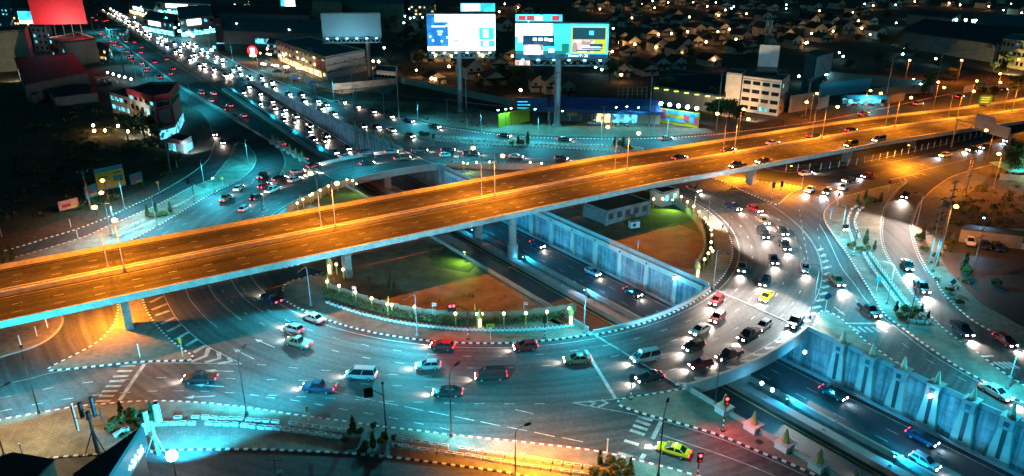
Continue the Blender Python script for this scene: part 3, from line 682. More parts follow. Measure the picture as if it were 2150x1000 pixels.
# traffic islands of the far highway: kerbed strips
for t0, t1, s0, s1, m_ in ((.9, 1.5, -420, -31, concrete), (14.0, 16.6, -900, -250, lawn), (30.9, 31.6, -900, -136, concrete)):
    mb = MB(); q = list(range(s0, s1, 12))+[s1]
    for a, b in zip(q, q[1:]): mb.hexa([T(a, t0, 0), T(b, t0, 0), T(b, t1, 0), T(a, t1, 0)], [T(a, t0, .5), T(b, t0, .5), T(b, t1, .5), T(a, t1, .5)])
    struct('median_strip', mb, m_)
# ================================================================ planters, hedges, shrubs
def planter():
    o = thing('planter_box', '', 'planter', (0, 0, 0), 0, 'white planter boxes in rows on the front pavement')
    m_ = MB(); m_.hexa([(-.64, -.27, 0), (.64, -.27, 0), (.64, .27, 0), (-.64, .27, 0)], [(-.68, -.3, .52), (.68, -.3, .52), (.68, .3, .52), (-.68, .3, .52)])
    for x, y, a, b in ((0, -.24, 1.36, .14), (0, .24, 1.36, .14), (-.61, 0, .16, .34), (.61, 0, .16, .34)): m_.box((x, y, .56), (a, b, .09))
    m_.build('trough', pot_w, o); MB().box((0, 0, .535), (1.05, .3, .02)).build('earth', soil, o)
    return proto(o)
PB = planter()
back = [(374, 877), (411, 876.5), (432, 875.7), (450, 878), (468, 879), (486, 879), (504, 880), (524, 882.5), (541, 883), (559.5, 884), (579, 886), (615, 890), (631, 893), (649, 895), (667, 897), (685.6, 900), (703, 902.5), (720.7, 904), (839, 922), (857, 924.6), (876.7, 927.7), (895, 931), (914, 934.5), (934, 937), (971.6, 943), (991, 946.7), (1011, 948.5), (1029.6, 952), (1049.6, 954.5), (1070, 958), (1090, 960.5), (1113, 963), (1131, 965.7), (1150, 969), (1171.5, 972), (1192.6, 976), (1212, 978.7), (1234, 982)]
front = [(247, 911), (263, 902), (312, 892), (328, 890.5), (346, 889.5), (365, 888.7), (383.5, 888), (404, 888.7), (440, 888.7), (457.6, 890), (476, 890), (494, 891), (513.5, 893), (530, 894.7), (549, 897), (566, 898), (583.7, 899), (602, 902), (622, 904.6), (639, 906), (657, 909.5), (676, 911.6), (693, 915), (710, 917), (831, 935.8), (850.7, 938), (869.7, 942), (888, 944.6), (907, 947), (928.7, 950), (946, 952.7), (965, 955.8), (985, 958), (1003, 961), (1025, 965), (1043.6, 968), (1066.5, 972), (1086, 976), (1106, 979), (1125.5, 981), (1146, 984), (1168, 987), (1187, 991), (1212, 993), (1231, 995)]
def rowrot(l, i):
    a, b = px(*l[max(i-1, 0)]), px(*l[min(i+1, len(l)-1)]); return math.atan2(b.y-a.y, b.x-a.x)
def planter_row(l, phrase, grp, sc=.8, z=.15, end='left'):
    for i, (x, y) in enumerate(l):
        place(PB, px(x, y+3, z) if y > 800 else px(x, y+1, z), rowrot(l, i)+random.uniform(-.04, .04), 'white planter box %s, %s from the %s' % (phrase, od(i+1), end), grp, sc)
planter_row(back, 'in the back row of the front pavement', 'white planter boxes in rows on the front pavement')
planter_row(front, 'in the front row of the front pavement', 'white planter boxes in rows on the front pavement')
def lerp_row(pts, n):
    P = smooth([Vector((x, y, 0)) for x, y in pts], 8); L = length(P); return [tuple(along(P, L*i/(n-1))[0])[:2] for i in range(n)]
K1 = zl([(690, 400), (665, 330), (655, 280), (655, 230), (672, 185)], 1610, 400)
K2 = zl([(745, 375), (722, 310), (710, 270), (712, 235), (732, 185)], 1610, 400)
K3 = zl([(785, 515), (850, 625), (930, 730), (1010, 840), (1080, 935)], 1610, 400)
K4 = zl([(835, 515), (910, 625), (990, 730), (1065, 830), (1148, 935)], 1610, 400)
G2 = 'white planter boxes curving along the right island'
planter_row(lerp_row(K1, 10), 'in the upper left curve on the right island', G2, end='top'); planter_row(lerp_row(K2, 9), 'in the upper right curve on the right island', G2, end='top')
planter_row(lerp_row(K3, 18), 'in the left straight row on the right island', G2, end='top'); planter_row(lerp_row(K4, 18), 'in the right straight row on the right island', G2, end='top')
planter_row(zl([(690, 150), (720, 130), (750, 115)], 1610, 400)+zl([(745, 158), (775, 140)], 1610, 400), 'by the top shrub bed of the right island', G2)
planter_row(zl([(1090, 420), (1130, 432), (1175, 448), (1240, 452), (1300, 455), (1270, 420), (1245, 395)], 1610, 560), 'round the lowest shrub bed of the right island', G2)
G3 = 'planter boxes on the far median'
planter_row(lerp_row([(1126, 303.5), (1200, 306), (1290, 307)], 17), 'in the long row on the far median', G3)
planter_row(lerp_row([(920, 288), (960, 292), (1000, 295), (1060, 299)], 11), 'in the left row on the far median', G3)
G4 = 'planter boxes on the left island'
planter_row(lerp_row([(252, 498), (290, 481), (322, 466)], 9), 'in the lower row on the left island', G4)
planter_row(lerp_row([(362, 437), (390, 424), (412, 412)], 7), 'in the upper row on the left island', G4)
planter_row(lerp_row([(235, 492), (270, 477), (300, 464)], 7), 'in the back row on the left island', G4)
def bush(kind):
    rng = random.Random(kind)
    o = thing('shrub', '', 'shrub', (0, 0, 0), 0, 'clipped shrubs on the traffic islands')
    m_ = MB()
    if kind == 0:   # ball
        m_.leaves((0, 0, 1.0), (.85, .85, .85), 420, .17, (0, 1, 1), rng); h = .5
    elif kind == 1: # pointed thuja
        for k in range(9): r_ = .62*(1-k/9.5)*(1.0 if k else .8); m_.leaves((0, 0, .45+k*.27), (r_, r_, .26), 60, .15, (0, 0, 1), rng)
        h = .6
    else:           # loose low
        for q in range(4): m_.leaves((rng.uniform(-.5, .5), rng.uniform(-.4, .4), .6+rng.uniform(0, .3)), (.6, .5, .45), 130, .17, (0, 1, 0), rng)
        h = .4
    m_.build('foliage', [[leaf_c, leaf_a], [leaf_b, leaf_a], [leaf_a, leaf_b]][kind], o)
    MB().tube([(0, 0, 0), (0, 0, h)], .07, 6).build('stem', bark, o)
    return proto(o)
BS = [bush(0), bush(1), bush(2)]
SHN = ['round clipped shrub', 'pointed thuja', 'low loose shrub']
beds = [('beside the phone mast on the front pavement', [(256, 872, 1, 1.3), (275, 888, 0, 2.0), (300, 873, 2, 1.3), (318, 868, 1, 1.3), (252, 885, 2, 1.3), (240, 888, 2, 1.2), (232, 905, 0, 1.1), (262, 918, 2, .8), (300, 890, 2, 1.2), (318, 883, 0, 1.1), (290, 893, 2, 1.0)], .15),
        ('where the front planter rows break', [(742, 905, 1, 1.5), (735, 912, 0, .9), (752, 910, 2, 1.0), (786, 895, 2, .9), (722, 927, 2, .9), (807, 920, 0, .9), (826, 922, 2, .9), (798, 932, 0, .9), (784, 940, 1, 1.5), (768, 933, 2, .8), (764, 942, 2, 1.0), (758, 951, 2, .8), (832, 938, 2, .7)], .15),
        ('at the right end of the front pavement', [(1259, 975, 1, 1.3), (1282, 976, 0, 1.3), (1304, 980, 0, 1.2), (1290, 1000, 0, 1.7), (1323, 988, 1, 1.3), (1320, 1002, 0, 1.3), (1250, 996, 2, 1.4), (1268, 1008, 0, 1.3)], .15),
        ('at the top of the right island', [(1800, 424, 1, 1.5), (1816, 420, 1, 1.7), (1824, 428, 0, 1.8), (1837, 426, 0, 1.2), (1848, 424, 1, 1.4), (1818, 433, 0, .9), (1806, 430, 2, 1.1)], .15),
        ('in the middle of the right island', [(1783, 518, 0, 1.0), (1792, 516, 0, 1.0), (1803, 525, 2, 1.4), (1816, 513, 1, 1.9), (1822, 523, 0, 1.0), (1835, 524, 1, 1.2), (1812, 527, 2, 1.1)], .15),
        ('at the foot of the right island', [(1880, 654, 1, 1.4), (1887, 668, 0, 1.3), (1898, 655, 0, 1.3), (1893, 671, 2, 1.3), (1918, 662, 0, 1.6), (1934, 655, 1, 1.0), (1948, 668, 1, 1.0), (1908, 668, 2, 1.2)], .15),
        ('on the left island by the overpass', [(311, 455, 1, 1.7), (328, 446, 1, 1.8), (320, 456, 0, 1.2), (335, 455, 2, 1.5), (347, 452, 0, 1.1), (359, 447, 1, 1.7), (342, 450, 2, 1.4), (8, 552, 1, 2.0), (27, 548, 1, 2.4)], .15),
        ('on the far median', [(893, 285, 2, 2.0), (885, 284, 0, 1.6), (1075, 303, 2, 1.8), (1088, 303, 1, 1.9), (1096, 303, 0, 1.6), (1108, 302, 1, 2.2), (1290, 307, 1, 2.0), (1300, 306, 0, 1.7), (1308, 309, 1, 2.3), (1316, 312, 2, 1.8), (1325, 313, 2, 1.5)], .15),
        ('on the corner by the parking lot', [(1935, 505, 1, 2.0), (1930, 500, 2, 1.8), (1938, 525, 2, 1.6), (1990, 610, 2, 1.2), (2016, 638, 2, 1.2), (2030, 575, 0, 1.8), (1985, 497, 2, 1.9), (2022, 570, 1, 2.6), (2090, 600, 2, 2.2)], .2)]
for wh, l, z in beds:
    cnt = {}
    for x, y, k, sc in l:
        cnt[k] = cnt.get(k, 0)+1
        place(BS[k], px(x, y+2, z), random.uniform(0, 6), '%s %s, the %s counted' % (SHN[k], wh, od(cnt[k])), 'clipped shrubs on the traffic islands', sc*.66*random.uniform(.9, 1.1))
# fences with globe lamps round the two plazas
def fence(pts, label, m, h=1.9, z=.15):
    o = thing('garden_fence', label, 'fence', pts[0]+Vector((0, 0, z)))
    P = resample(pts, 1.2); mb = MB(); pb = MB()
    a, b = offset(P, .05), offset(P, -.05)
    for i in range(len(P)-1):
        q = [b[i], b[i+1], a[i+1], a[i]]; hh = h-.12*(i % 2); mb.hexa([(p.x, p.y, z) for p in q], [(p.x, p.y, z+hh) for p in q])
    for i in range(0, len(P), 3): pb.box((P[i].x, P[i].y, z+h/2+.05), (.2, .2, h+.1))
    wpart(mb, 'fence_panel', m, o); wpart(pb, 'fence_post', m, o); return o
F1 = pxs([(688, 612), (714, 622), (748, 633), (782, 645), (821, 655), (870, 665), (938, 673), (1000, 675), (1060, 674), (1108, 670), (1160, 664), (1212, 656)], 0, 4)
fence(F1, 'brown board fence curving round the lower plaza behind the hedge', brownfence)
F2 = arc(aR0+7, aR0+107, CR-6, 40)
fence(F2, 'pale board fence curving round the right hand plaza', beige)
F3 = pxs([(604, 450), (625, 436), (649, 425), (685, 406), (706, 398), (735, 391), (745, 392)], 0, 4)
fence(F3, 'yellow lit fence round the far left corner of the plaza', beige)
F4 = pxs([(938, 353), (990, 355), (1040, 357), (1090, 357), (1140, 355)], 0, 4)
fence(F4, 'yellow lit fence along the far edge of the inner island', beige)
def hedge(pts, label, h, w, z=.15, dens=46):
    mb = MB(); P = resample(pts, .5); rng = random.Random(3)
    for p in P: mb.leaves((p.x+rng.uniform(-.15, .15), p.y+rng.uniform(-.15, .15), z+h/2), (w/2, w/2, h/2*rng.uniform(.8, 1.1)), dens, .16, (0, 1), rng)
    tag(mb.build('hedge', [leaf_a, leaf_b], origin=P[0]), label, 'hedge')
hedge(offset(F1[:-3], -1.5), 'leafy hedge in front of the brown plaza fence', 1.5, 1.5)
hedge(offset(F2[:22], -1.2), 'leafy hedge outside the right plaza fence', 1.2, 1.4)
def pot():
    o = thing('flower_pot', '', 'flower pot', (0, 0, 0), 0, 'small white pots along the plaza hedge')
    m_ = MB(); m_.hexa([(-.28, -.2, 0), (.28, -.2, 0), (.28, .2, 0), (-.28, .2, 0)], [(-.38, -.28, .5), (.38, -.28, .5), (.38, .28, .5), (-.38, .28, .5)]); m_.build('pot', pot_w, o)
    MB().box((0, 0, .51), (.6, .4, .02)).build('earth', soil, o); return proto(o)
FP = pot()
PP = smooth([Vector((x, y, 0)) for x, y in [(688, 637), (738, 654), (790, 668), (842, 678.6), (894, 686), (962, 692.6), (1014, 694.7), (1082, 694.7), (1134, 692), (1201, 686)]], 6)
NP = 58
for i in range(NP):
    p, d = along(PP, length(PP)*i/(NP-1)); q = px(p.x, p.y, .15); q2 = px(p.x+d.x*4, p.y+d.y*4, .15)
    place(FP, q, math.atan2(q2.y-q.y, q2.x-q.x), 'small white pot before the plaza hedge, %s from its left end' % od(i+1), 'small white pots along the plaza hedge')
def globe(label, grp, h, twin=False):
    o = thing('globe_lamp', label, 'garden lamp', (0, 0, 0), 0, grp)
    MB().tube([(0, 0, 0), (0, 0, h)], .09, 6).box((0, 0, h*.5), (.24, .24, h)).build('post', gold, o)
    MB().ball((0, 0, h+.22), .27, 0, 8, 6).build('globe', E_warm, o); return proto(o)
GL = globe('', 'globe lamps round the plazas', 2.1)
for i, (x, y) in enumerate([(689, 614), (714, 623), (748, 637), (782, 650), (815, 662), (824, 664), (872, 668), (957, 683), (1002, 684), (1012, 684), (1058, 683), (1104, 682), (1148, 679), (1195, 672), (708, 577), (722, 588)]):
    place(GL, px(x, y, .15), 0, 'globe lamp on the lower plaza fence, %s from the left' % od(i+1), 'globe lamps round the plazas')
for i, (x, y) in enumerate([(1429, 431), (1442, 442), (1455, 452), (1466, 463), (1478, 477), (1486, 489), (1491, 502), (1492, 513), (1491, 529), (1490, 542), (1494, 548), (1485, 553), (1477, 566), (1371, 436), (1390, 436)]):
    place(GL, px(x, y, .15), 0, 'globe lamp on the right plaza fence, %s down the curve' % od(i+1), 'globe lamps round the plazas')
for i, (x, y) in enumerate([(626, 445), (638, 437), (653, 428), (658, 425), (674, 417), (691, 408), (710, 402), (730, 394), (742, 396), (973, 358), (1001, 357), (1028, 356), (1113, 357), (1137, 359)]):
    place(GL, px(x, y, .15), 0, 'globe lamp on the far fence of the inner island, %s from the left' % od(i+1), 'globe lamps round the plazas')
def shrine(label, x, y, sc):
    o = thing('lantern_pillar', label, 'lantern', px(x, y, .15))
    MB().box((0, 0, 1.3), (.8, .8, 2.6)).box((0, 0, .2), (1.2, 1.2, .4)).build('pillar', gold, o); spire(MB(), 1.5, .6).build('finial', gold, o).location = (0, 0, 2.6)
    MB().box((0, -.42, 1.4), (.35, .06, 1.5)).build('light_panel', E_warm, o); o.scale = (sc,)*3
shrine('golden lantern pillar with a pointed top left of the lower plaza', 694, 578, 1.15)
shrine('golden lantern pillar in the hedge behind the no-entry sign', 1008, 690, .95)
shrine('golden lantern pillar closing the right end of the brown fence', 1198, 684, .95)
shrine('golden lantern pillar at the lower end of the right fence', 1463, 585, .95)
# ================================================================ street lamps, signals, signs
TEAL = (.03, .56, .75); PALE = (.62, .95, 1.0)
lp1 = street_lamp('street_lamp', '', 8.2, 2.2, None, steel, 'teal street lamps round the junction', 15000, TEAL, 160)
def face(x, y, x2, y2):
    a, b = px(x, y), px(x2, y2); return math.atan2(b.y-a.y, b.x-a.x)
for (x, y, x2, y2, w) in [(1226, 700, 1250, 760, 'between plaza and cutting'), (1862, 638, 1780, 620, 'between the planter rows of the right island'), (1765, 500, 1700, 520, 'at the left kerb of the right island'), (1958, 570, 1900, 570, 'by the dark corner of the parking lot'), (262, 438, 300, 470, 'on the left verge beside the billboard'), (522, 348, 560, 370, 'on the tip of the left island'), (430, 395, 470, 420, 'beside the bright flood lamp on the left island'), (235, 496, 300, 520, 'on the left island near the overpass'), (556, 440, 600, 420, 'by the queue of cars before the overpass'), (965, 345, 960, 320, 'behind the far plaza fence'), (744, 362, 760, 350, 'beside the far ring bridge'), (878, 258, 870, 280, 'at the left end of the dirt lot kerb'), (1010, 281, 1010, 300, 'on the far kerb left of the yellow wall'), (1130, 291, 1130, 310, 'on the far kerb by the tall billboard column'), (1262, 294, 1262, 312, 'on the far kerb before the blue roofed shop'), (1400, 292, 1400, 310, 'on the far kerb before the mural'), (2114, 817, 2080, 850, 'at the lower right end of the long island'), (1700, 668, 1660, 640, 'on the ring side of the right triangle'), (330, 478, 400, 470, 'among the left island planters')]:
    place(lp1, px(x, y, .15), face(x, y, x2, y2), 'grey street lamp %s' % w, 'teal street lamps round the junction')
for (x, y, x2, y2, w) in [(82, 868, 70, 800, 'left of the phone mast'), (518, 871, 560, 800, 'above the long planter rows'), (10, 960, 60, 930, 'in the lower left corner'), (1382, 1000, 1410, 900, 'in front of the taxi')]:
    lp2 = street_lamp('street_lamp', '', 9.6, 2.6, None, steel_dk, 'tall lamps on the front pavement', 6000 if x < 50 else 24000 if x < 100 else 30000 if x < 600 else 9000, (1, .86, .5) if x < 50 else (.025, .56, .75) if x < 600 else (.2, .7, .78), 150, 4 if x < 50 else 10 if x < 600 else 3)
    place(lp2, px(x, y, .15), face(x, y, x2, y2), 'tall dark street lamp on the front pavement %s' % w, 'tall lamps on the front pavement')
lpw = street_lamp('street_lamp', '', 8.2, 2.4, None, steel, 'street lamps before the plaza', 30000, (.025, .55, .72), 120, 9)
for (x, y, x2, y2, w) in [(876, 705, 800, 760, 'in front of the brown plaza fence'), (653, 642, 600, 690, 'at the left corner of the lower plaza')]:
    place(lpw, px(x, y, .15), face(x, y, x2, y2), 'grey street lamp %s' % w, 'street lamps before the plaza')
lpc = street_lamp('street_lamp', '', 8.4, 2.6, None, steel, 'street lamps with added cream light over the right ring road', 22000, (1, .80, .68), 132, 9)  # cream light added on these posts to spread the headlight glow
for (x, y, x2, y2, w) in [(1497, 606, 1560, 640, 'at the lower tip of the right plaza'), (1528, 508, 1600, 510, 'beside the right plaza kerb'), (1484, 480, 1560, 455, 'near the top of the right plaza kerb'), (1925, 472, 1880, 480, 'at the right kerb of the slip road'), (1708, 640, 1640, 650, 'on the outer rim of the right ring road')]:
    place(lpc, px(x, y, .15), face(x, y, x2, y2), 'grey street lamp %s' % w, 'street lamps with added cream light over the right ring road')
for i, (s, t) in enumerate([(-400, -7.5), (-350, -7.5), (-300, -7.5), (-250, -7.5), (-205, -8.5), (-160, -8.5), (-115, -8.5), (-75, -8), (-380, 44.5), (-320, 44.5), (-260, 44.5), (-200, 43.5), (-150, 44), (-100, 43.5), (-55, 44.5)]):
    q0, q1 = T(s, t, .14), T(s, 15); place(lp1, q0, math.atan2((q1-q0).y, (q1-q0).x), 'lamp post on the %s side of the far highway, %s towards us' % ('left' if t < 0 else 'right', od(i % 8+1)), 'lamp posts along the far highway', 1.25)
lp3 = street_lamp('street_lamp', '', 10.5, 2.2, E_sod, pole_c, 'sodium street lamps', 8000, SOD, 160)
for (x, y, x2, y2, w) in [(948, 916, 1010, 860, 'behind the middle of the front planters')]:
    q = street_lamp('street_lamp', '', 10.5, 1.6, None, pole_c, None, 26000, (.04, .62, .8), 140, 8)
    place(q, px(x, y, .15), face(x, y, x2, y2), 'brown street lamp behind the middle of the front planters')
q = street_lamp('street_lamp', '', 7.5, 1.5, None, pole_c, None, 26000, (1, .30, .03), 150)
place(q, px(1082, 1004, .15), face(1082, 1004, 1160, 975), 'short street lamp glowing orange over the right front planters')
for (x, y, x2, y2, w) in [(246, 500, 215, 490, 'left island behind the overpass end'), (240, 472, 225, 458, 'left slip road kerb'), (2070, 345, 2030, 345, 'right slip road by the wires'), (2024, 400, 1990, 400, 'orange corner by the power pole'), (2035, 222, 2060, 240, 'right far frontage by the hut'), (2090, 205, 2060, 225, 'right far frontage by the hedge'), (1700, 252, 1720, 262, 'right far frontage by the cream block'), (1812, 245, 1830, 255, 'right far frontage by the market stall'), (1960, 225, 1950, 240, 'right far frontage by the low walls'), (1550, 290, 1560, 300, 'corner by the cream block'), (2085, 398, 2060, 410, 'reddish field on the right'), (1978, 520, 1990, 535, 'upper corner of the parking lot'), (2130, 170, 2110, 180, 'far right end by the beige building'), (1900, 172, 1905, 185, 'far warehouses'), (2010, 172, 2000, 185, 'brown roofed house')]:
    place(lp3, px(x, y, .15), face(x, y, x2, y2), 'sodium street lamp at the %s' % w, 'sodium street lamps')
# sodium lamps fixed below the overpass
for (x, y, w) in [(222, 684, 'left'), (1655, 392, 'right'), (1555, 380, 'inner right'), (1900, 345, 'far right')]:
    b = px(x, y); o = thing('underdeck_lamp', 'lamp hanging below the overpass deck on its %s' % w, 'lamp', (b.x, b.y, 6.0))
    MB().box((0, 0, .15), (.5, .3, .2)).tube([(0, 0, .2), (0, 0, 1.2)], .04).build('housing', steel_dk, o); MB().box((0, 0, 0), (.4, .25, .08)).build('lens', E_sod, o)
    lamp('SPOT', 'lamp_light', (0, 0, -.3), 30000, SOD, o, .2, 158, (0, 0, -5))
def floodlight(label, P, aim, power, col, em, size=.5, h=3.0, cone=140, lead=.25):
    o = thing('floodlight', label, 'floodlight', P); v = (Vector(aim)-Vector(P)-Vector((0, 0, h))).normalized()
    if h > .3: MB().tube([(0, 0, 0), (0, 0, h)], .07).build('post', steel_dk, o)
    b = MB().box((0, 0, 0), (size, size, .16)).build('housing', steel_dk, o); b.location = (0, 0, h); b.rotation_euler = v.to_track_quat('Z', 'Y').to_euler()
    e = MB().tube([(0, 0, .085), (0, 0, .1)], size*.46, 12).build('lens', em, b)
    lamp('SPOT', 'lamp_light', tuple(Vector((0, 0, h))+v*lead), power, col, o, .12, cone, tuple(Vector(aim)-Vector(P)))
    return o
BIGF = px(372, 1010); hb_ = up(BIGF, 957)
bf = floodlight('huge dazzling blue-white floodlight on a pole by the front roof', BIGF, tuple(D(-20, 0, .5)), 52000, (.02, .5, .85), E_white, 1.0, hb_, 130, 1.0)
MB().ball((0, 0, hb_), .72, 0, 14, 10).build('glass_globe', E_white, bf)
P_ = px(452, 410, .15); floodlight('bright blue-white floodlight on the left island', P_, px(470, 430), 5000, (.12, .8, 1), E_cool, .6, up(P_, 374), 150)
for x, y, hh, tg, w in ((812, 921, 9.0, D(10, 0, .2), 'beside the bent signal mast'), (1500, 858, 9.0, D(62, 0, .2), 'behind the first gilt spire'), (1905, 690, 9.0, D(120, 0, .2), 'on the right island')):
    floodlight('added cool floodlight lighting the overpass side, on a post %s' % w, px(x, y, .15), tuple(tg), 150000, (.16, .6, .9), steel, .35, hh, 46, .4)  # invented fixtures, added only to brighten the side of the overpass
for x, y, a, b, w, pw in ((750, 405, 720, 430, 'in the far left corner of the plaza', 1500), (976, 552, 960, 560, 'beside the cutting in the dark part of the lower plaza', 2200), (1411, 440, 1400, 460, 'in the corner of the right plaza', 3600), (982, 361, 1000, 375, 'behind the far fence of the inner island', 900)):
    floodlight('green floodlight %s' % w, px(x, y, .15), px(a, b), pw, (.55, 1.0, .12), E_green, .4, 2.6, 150)
CY = (.006, .40, .78)
nl = 0
for s in (70, 92, 114, 136, 158, 186, 204, 222, 240, 262):
    for t, aim in ((18.6, (31, -2.8)), (18.2, (6, -7))):
        nl += 1
        P = T(s, t, zf(s)+.1); side = 'right wall' if aim[0] > 20 else 'left lanes'
        floodlight('low cyan floodlight in the cutting aimed at the %s, %s from the far end' % (side, od((nl+1)//2)), P, T(s+4, aim[0], aim[1]), 8000 if aim[0] > 20 else 1500, CY, E_cyan, .3, 1.3, 165)
for s in (-110, -85, -60, -35, -10, 20):
    P = T(s, 17.6, zf(s)+.1); floodlight('low cyan floodlight in the far approach cutting, %s from the far end' % od((s+135)//25+1), P, T(s+2, 31, zf(s)+3), 2600, CY, E_cyan, .3, 1.4, 165)
for (x, y, z, w) in [(1416, 583, -.6, 'on the last pilaster of the right cutting wall'), (1468, 628, -1, 'under the ring bridge parapet'), (1690, 738, -1.2, 'under the lower end of the ring bridge'), (1952, 830, -.6, 'on the fourth spired pilaster'), (1600, 803, -1.4, 'on the head of the lower bridge pier'), (1622, 817, -3, 'on the flank of the lower bridge pier')]:
    P = px(x, y, z); o = thing('wall_lamp', 'white-blue wall lamp %s' % w, 'wall lamp', P)
    MB().box((0, 0, 0), (.3, .3, .3)).build('housing', steel, o); MB().ball((-.1, -.25, 0), .3, 0, 8, 5).build('lens', E_white, o); lamp('POINT', 'lamp_light', (-.2, -.8, -.2), 500, CY, o, .2)
# traffic signals
def signal(name, label, x, y, h, arm=0.0, rot=0.0, on=None, stripes=True, n=1, cap=black):
    o = thing('traffic_light', label, 'traffic light', px(x, y, .15), rot); m_ = MB(); k = 0.0
    while k < h and stripes and k < 2.8: m_.tube([(0, 0, k), (0, 0, min(k+.4, h))], .1, 7, int(k/.4) % 2); k += .4
    m_.tube([(0, 0, k), (0, 0, h)], .09, 7, 1)
    if arm: m_.tube([(0, 0, h-.2), (arm*.5, 0, h+.7), (arm, 0, h+.9)], .08, 6, 1)
    m_.box((0, 0, .1), (.5, .5, .2), 0, 1); m_.build('pole', [paint_w, paint_k], o)
    for i in range(n):
        xx, zz = (arm*(1-.2*i) if arm else 0, h+.35 if not arm else h+.7)
        b = MB().box((xx, -.18, zz), (.42, .3, 1.25)).box((xx, -.2, zz), (.75, .05, 1.5)).build('signal_head', cap, o)
        for q, e in enumerate((E_red if on == 'r' else black, black, E_green if on == 'g' else black)):
            mb = MB().tube([(xx, -.34, zz+.38-.38*q), (xx, -.4, zz+.38-.38*q)], .19, 10); mb.build('lens', e, b)
    if on == 'r': lamp('SPOT', 'lamp_light', (arm, -.6, h+.4), 2600, (1, .03, .05), o, .2, 120, (arm+.5, -2.5, 0))
    return o
signal('traffic_light', 'dark traffic light on a bent mast in the middle of the front pavement', 812, 920, 7.2, -2.2, .3, None, True, 2)
signal('traffic_light', 'red traffic light on the arm mast before the plaza fence', 983, 712, 5.8, -3.0, .25, 'r', True, 2)
signal('traffic_light', 'unlit traffic light with striped post by the plaza hedge', 1143, 710, 3.4, 0, 0)
signal('traffic_light', 'unlit traffic light at the tip of the front triangle', 1324, 838, 3.4, 0, 0)
signal('traffic_light', 'red traffic light between the first two gilt spires', 1517, 905, 4.8, 0, 0, 'r', True, 1)
signal('traffic_light', 'red traffic light in front of the taxi', 1463, 1012, 3.6, 0, 0, 'r')
signal('traffic_light', 'unlit traffic light on the orange triangle, left one', 1620, 418, 3.6, 0, 0)
signal('traffic_light', 'unlit traffic light on the orange triangle, right one', 1637, 416, 3.6, 0, 0)
signal('traffic_light', 'arm traffic light in the middle of the right island', 1791, 537, 6.0, -3.4, .1, 'g', True, 2)
signal('traffic_light', 'traffic light on the right plaza kerb', 1459, 428, 4.5, 0, .6)
signal('traffic_light', 'striped traffic light on the left island', 409, 424, 5.2, -1.2, 1.0)
signal('traffic_light', 'traffic light at the far median end', 911, 309, 3.4, 0, 0); signal('traffic_light', 'traffic light at the far ring bridge', 950, 348, 3.6, 0, 0); signal('traffic_light', 'traffic light leaning over the far ring queue', 553, 460, 5.0, -2.0, 0)
# signs
sign_y = mat('sign_yellow', (.75, .38, .02), .5, .1, 2); sign_b = mat('sign_blue', (.03, .22, .45), .5, .1, 2); sign_g = mat('sign_green', (.01, .16, .10), .5, .1, 2)
def text(s, size, m, parent, loc, rot, name='lettering'):
    c = bpy.data.curves.new('tmp', 'FONT'); c.body = s; c.size = size; c.align_x = 'CENTER'; c.align_y = 'CENTER'; c.extrude = .01
    t = bpy.data.objects.new('tmp', c); COL.objects.link(t); dg = bpy.context.evaluated_depsgraph_get()
    me = bpy.data.meshes.new_from_object(t.evaluated_get(dg)); bpy.data.objects.remove(t); bpy.data.curves.remove(c)
    me.materials.clear(); me.materials.append(m); o = bpy.data.objects.new(name, me); COL.objects.link(o); o.parent = parent; o.location = loc; o.rotation_euler = rot; return o
def diamond(label, x, y, m, h=2.3, w=.75, shape='d', rot=0.0):
    o = thing('road_sign', label, 'road sign', px(x, y, .15), rot)
    MB().tube([(0, 0, 0), (0, 0, h+.4)], .05, 6).build('post', paint_w, o)
    mb = MB(); w2 = w*.72 if shape == 'd' else w/2
    if shape == 'd': mb.hexa([(-w2, -.06, h), (0, -.06, h-w2), (w2, -.06, h), (0, -.06, h+w2)], [(-w2, -.1, h), (0, -.1, h-w2), (w2, -.1, h), (0, -.1, h+w2)])
    elif shape == 'r': mb.box((0, -.08, h), (w*.6, .04, w*1.3))
    elif shape == 'a': mb.box((0, -.08, h+.4), (w*1.9, .04, w))
    mb.build('plate', m, o)
    if shape == 'a':
        MB().tube([(0, -.06, h-.35), (0, -.1, h-.35)], .36, 16).build('disc', paint_w, o)
        text('50', .34, black, o, (0, -.12, h-.35), (R(90), 0, 0)); MB().box((.1, -.115, h+.4), (.7, .02, .1)).face([(-.55, -.125, h+.4), (-.2, -.125, h+.2), (-.2, -.125, h+.6)]).build('arrow', black, o)
    return o
diamond('yellow diamond warning sign on the left verge', 334, 400, sign_y); diamond('yellow diamond warning sign on the tip of the left island', 469, 391, sign_y)
diamond('blue diamond sign beside the planters of the right island', 1840, 611, sign_b, 2.6, .95); diamond('blue diamond sign on the tip of the right triangle', 1732, 656, sign_b, 3.4, 1.1); diamond('blue diamond sign at the parking lot corner', 1997, 610, sign_b, 1.9, 1.0)
diamond('tall orange sign at the tip of the left splitter island', 384, 748, sign_y, 3.0, .8, 'r'); diamond('small orange sign above the front planters', 648, 884, sign_y, 2.0, .7, 'r'); diamond('small orange sign beside the spires on the far left', 597, 368, sign_y, 1.6, .7, 'r')
diamond('yellow arrow board over a round speed sign by the plaza hedge', 1030, 713, sign_y, 2.3, .75, 'a', .1)
diamond('small blue sign on a post inside the right plaza', 1339, 527, sign_b, 2.2, .6, 'r'); diamond('blue sign on the right plaza kerb', 1515, 495, sign_b, 2.4, .7, 'r'); diamond('blue sign at the left kerb of the right island', 1743, 460, sign_b, 2.3, .7, 'r'); diamond('red post sign by the waiting white car', 1683, 394, redp, 3.2, .6, 'r'); diamond('red banner sign beside the waiting cars', 1758, 432, redp, 3.2, .9, 'r'); diamond('red round sign on the slip road apex', 1865, 400, redp, 2.4, .8, 'd')
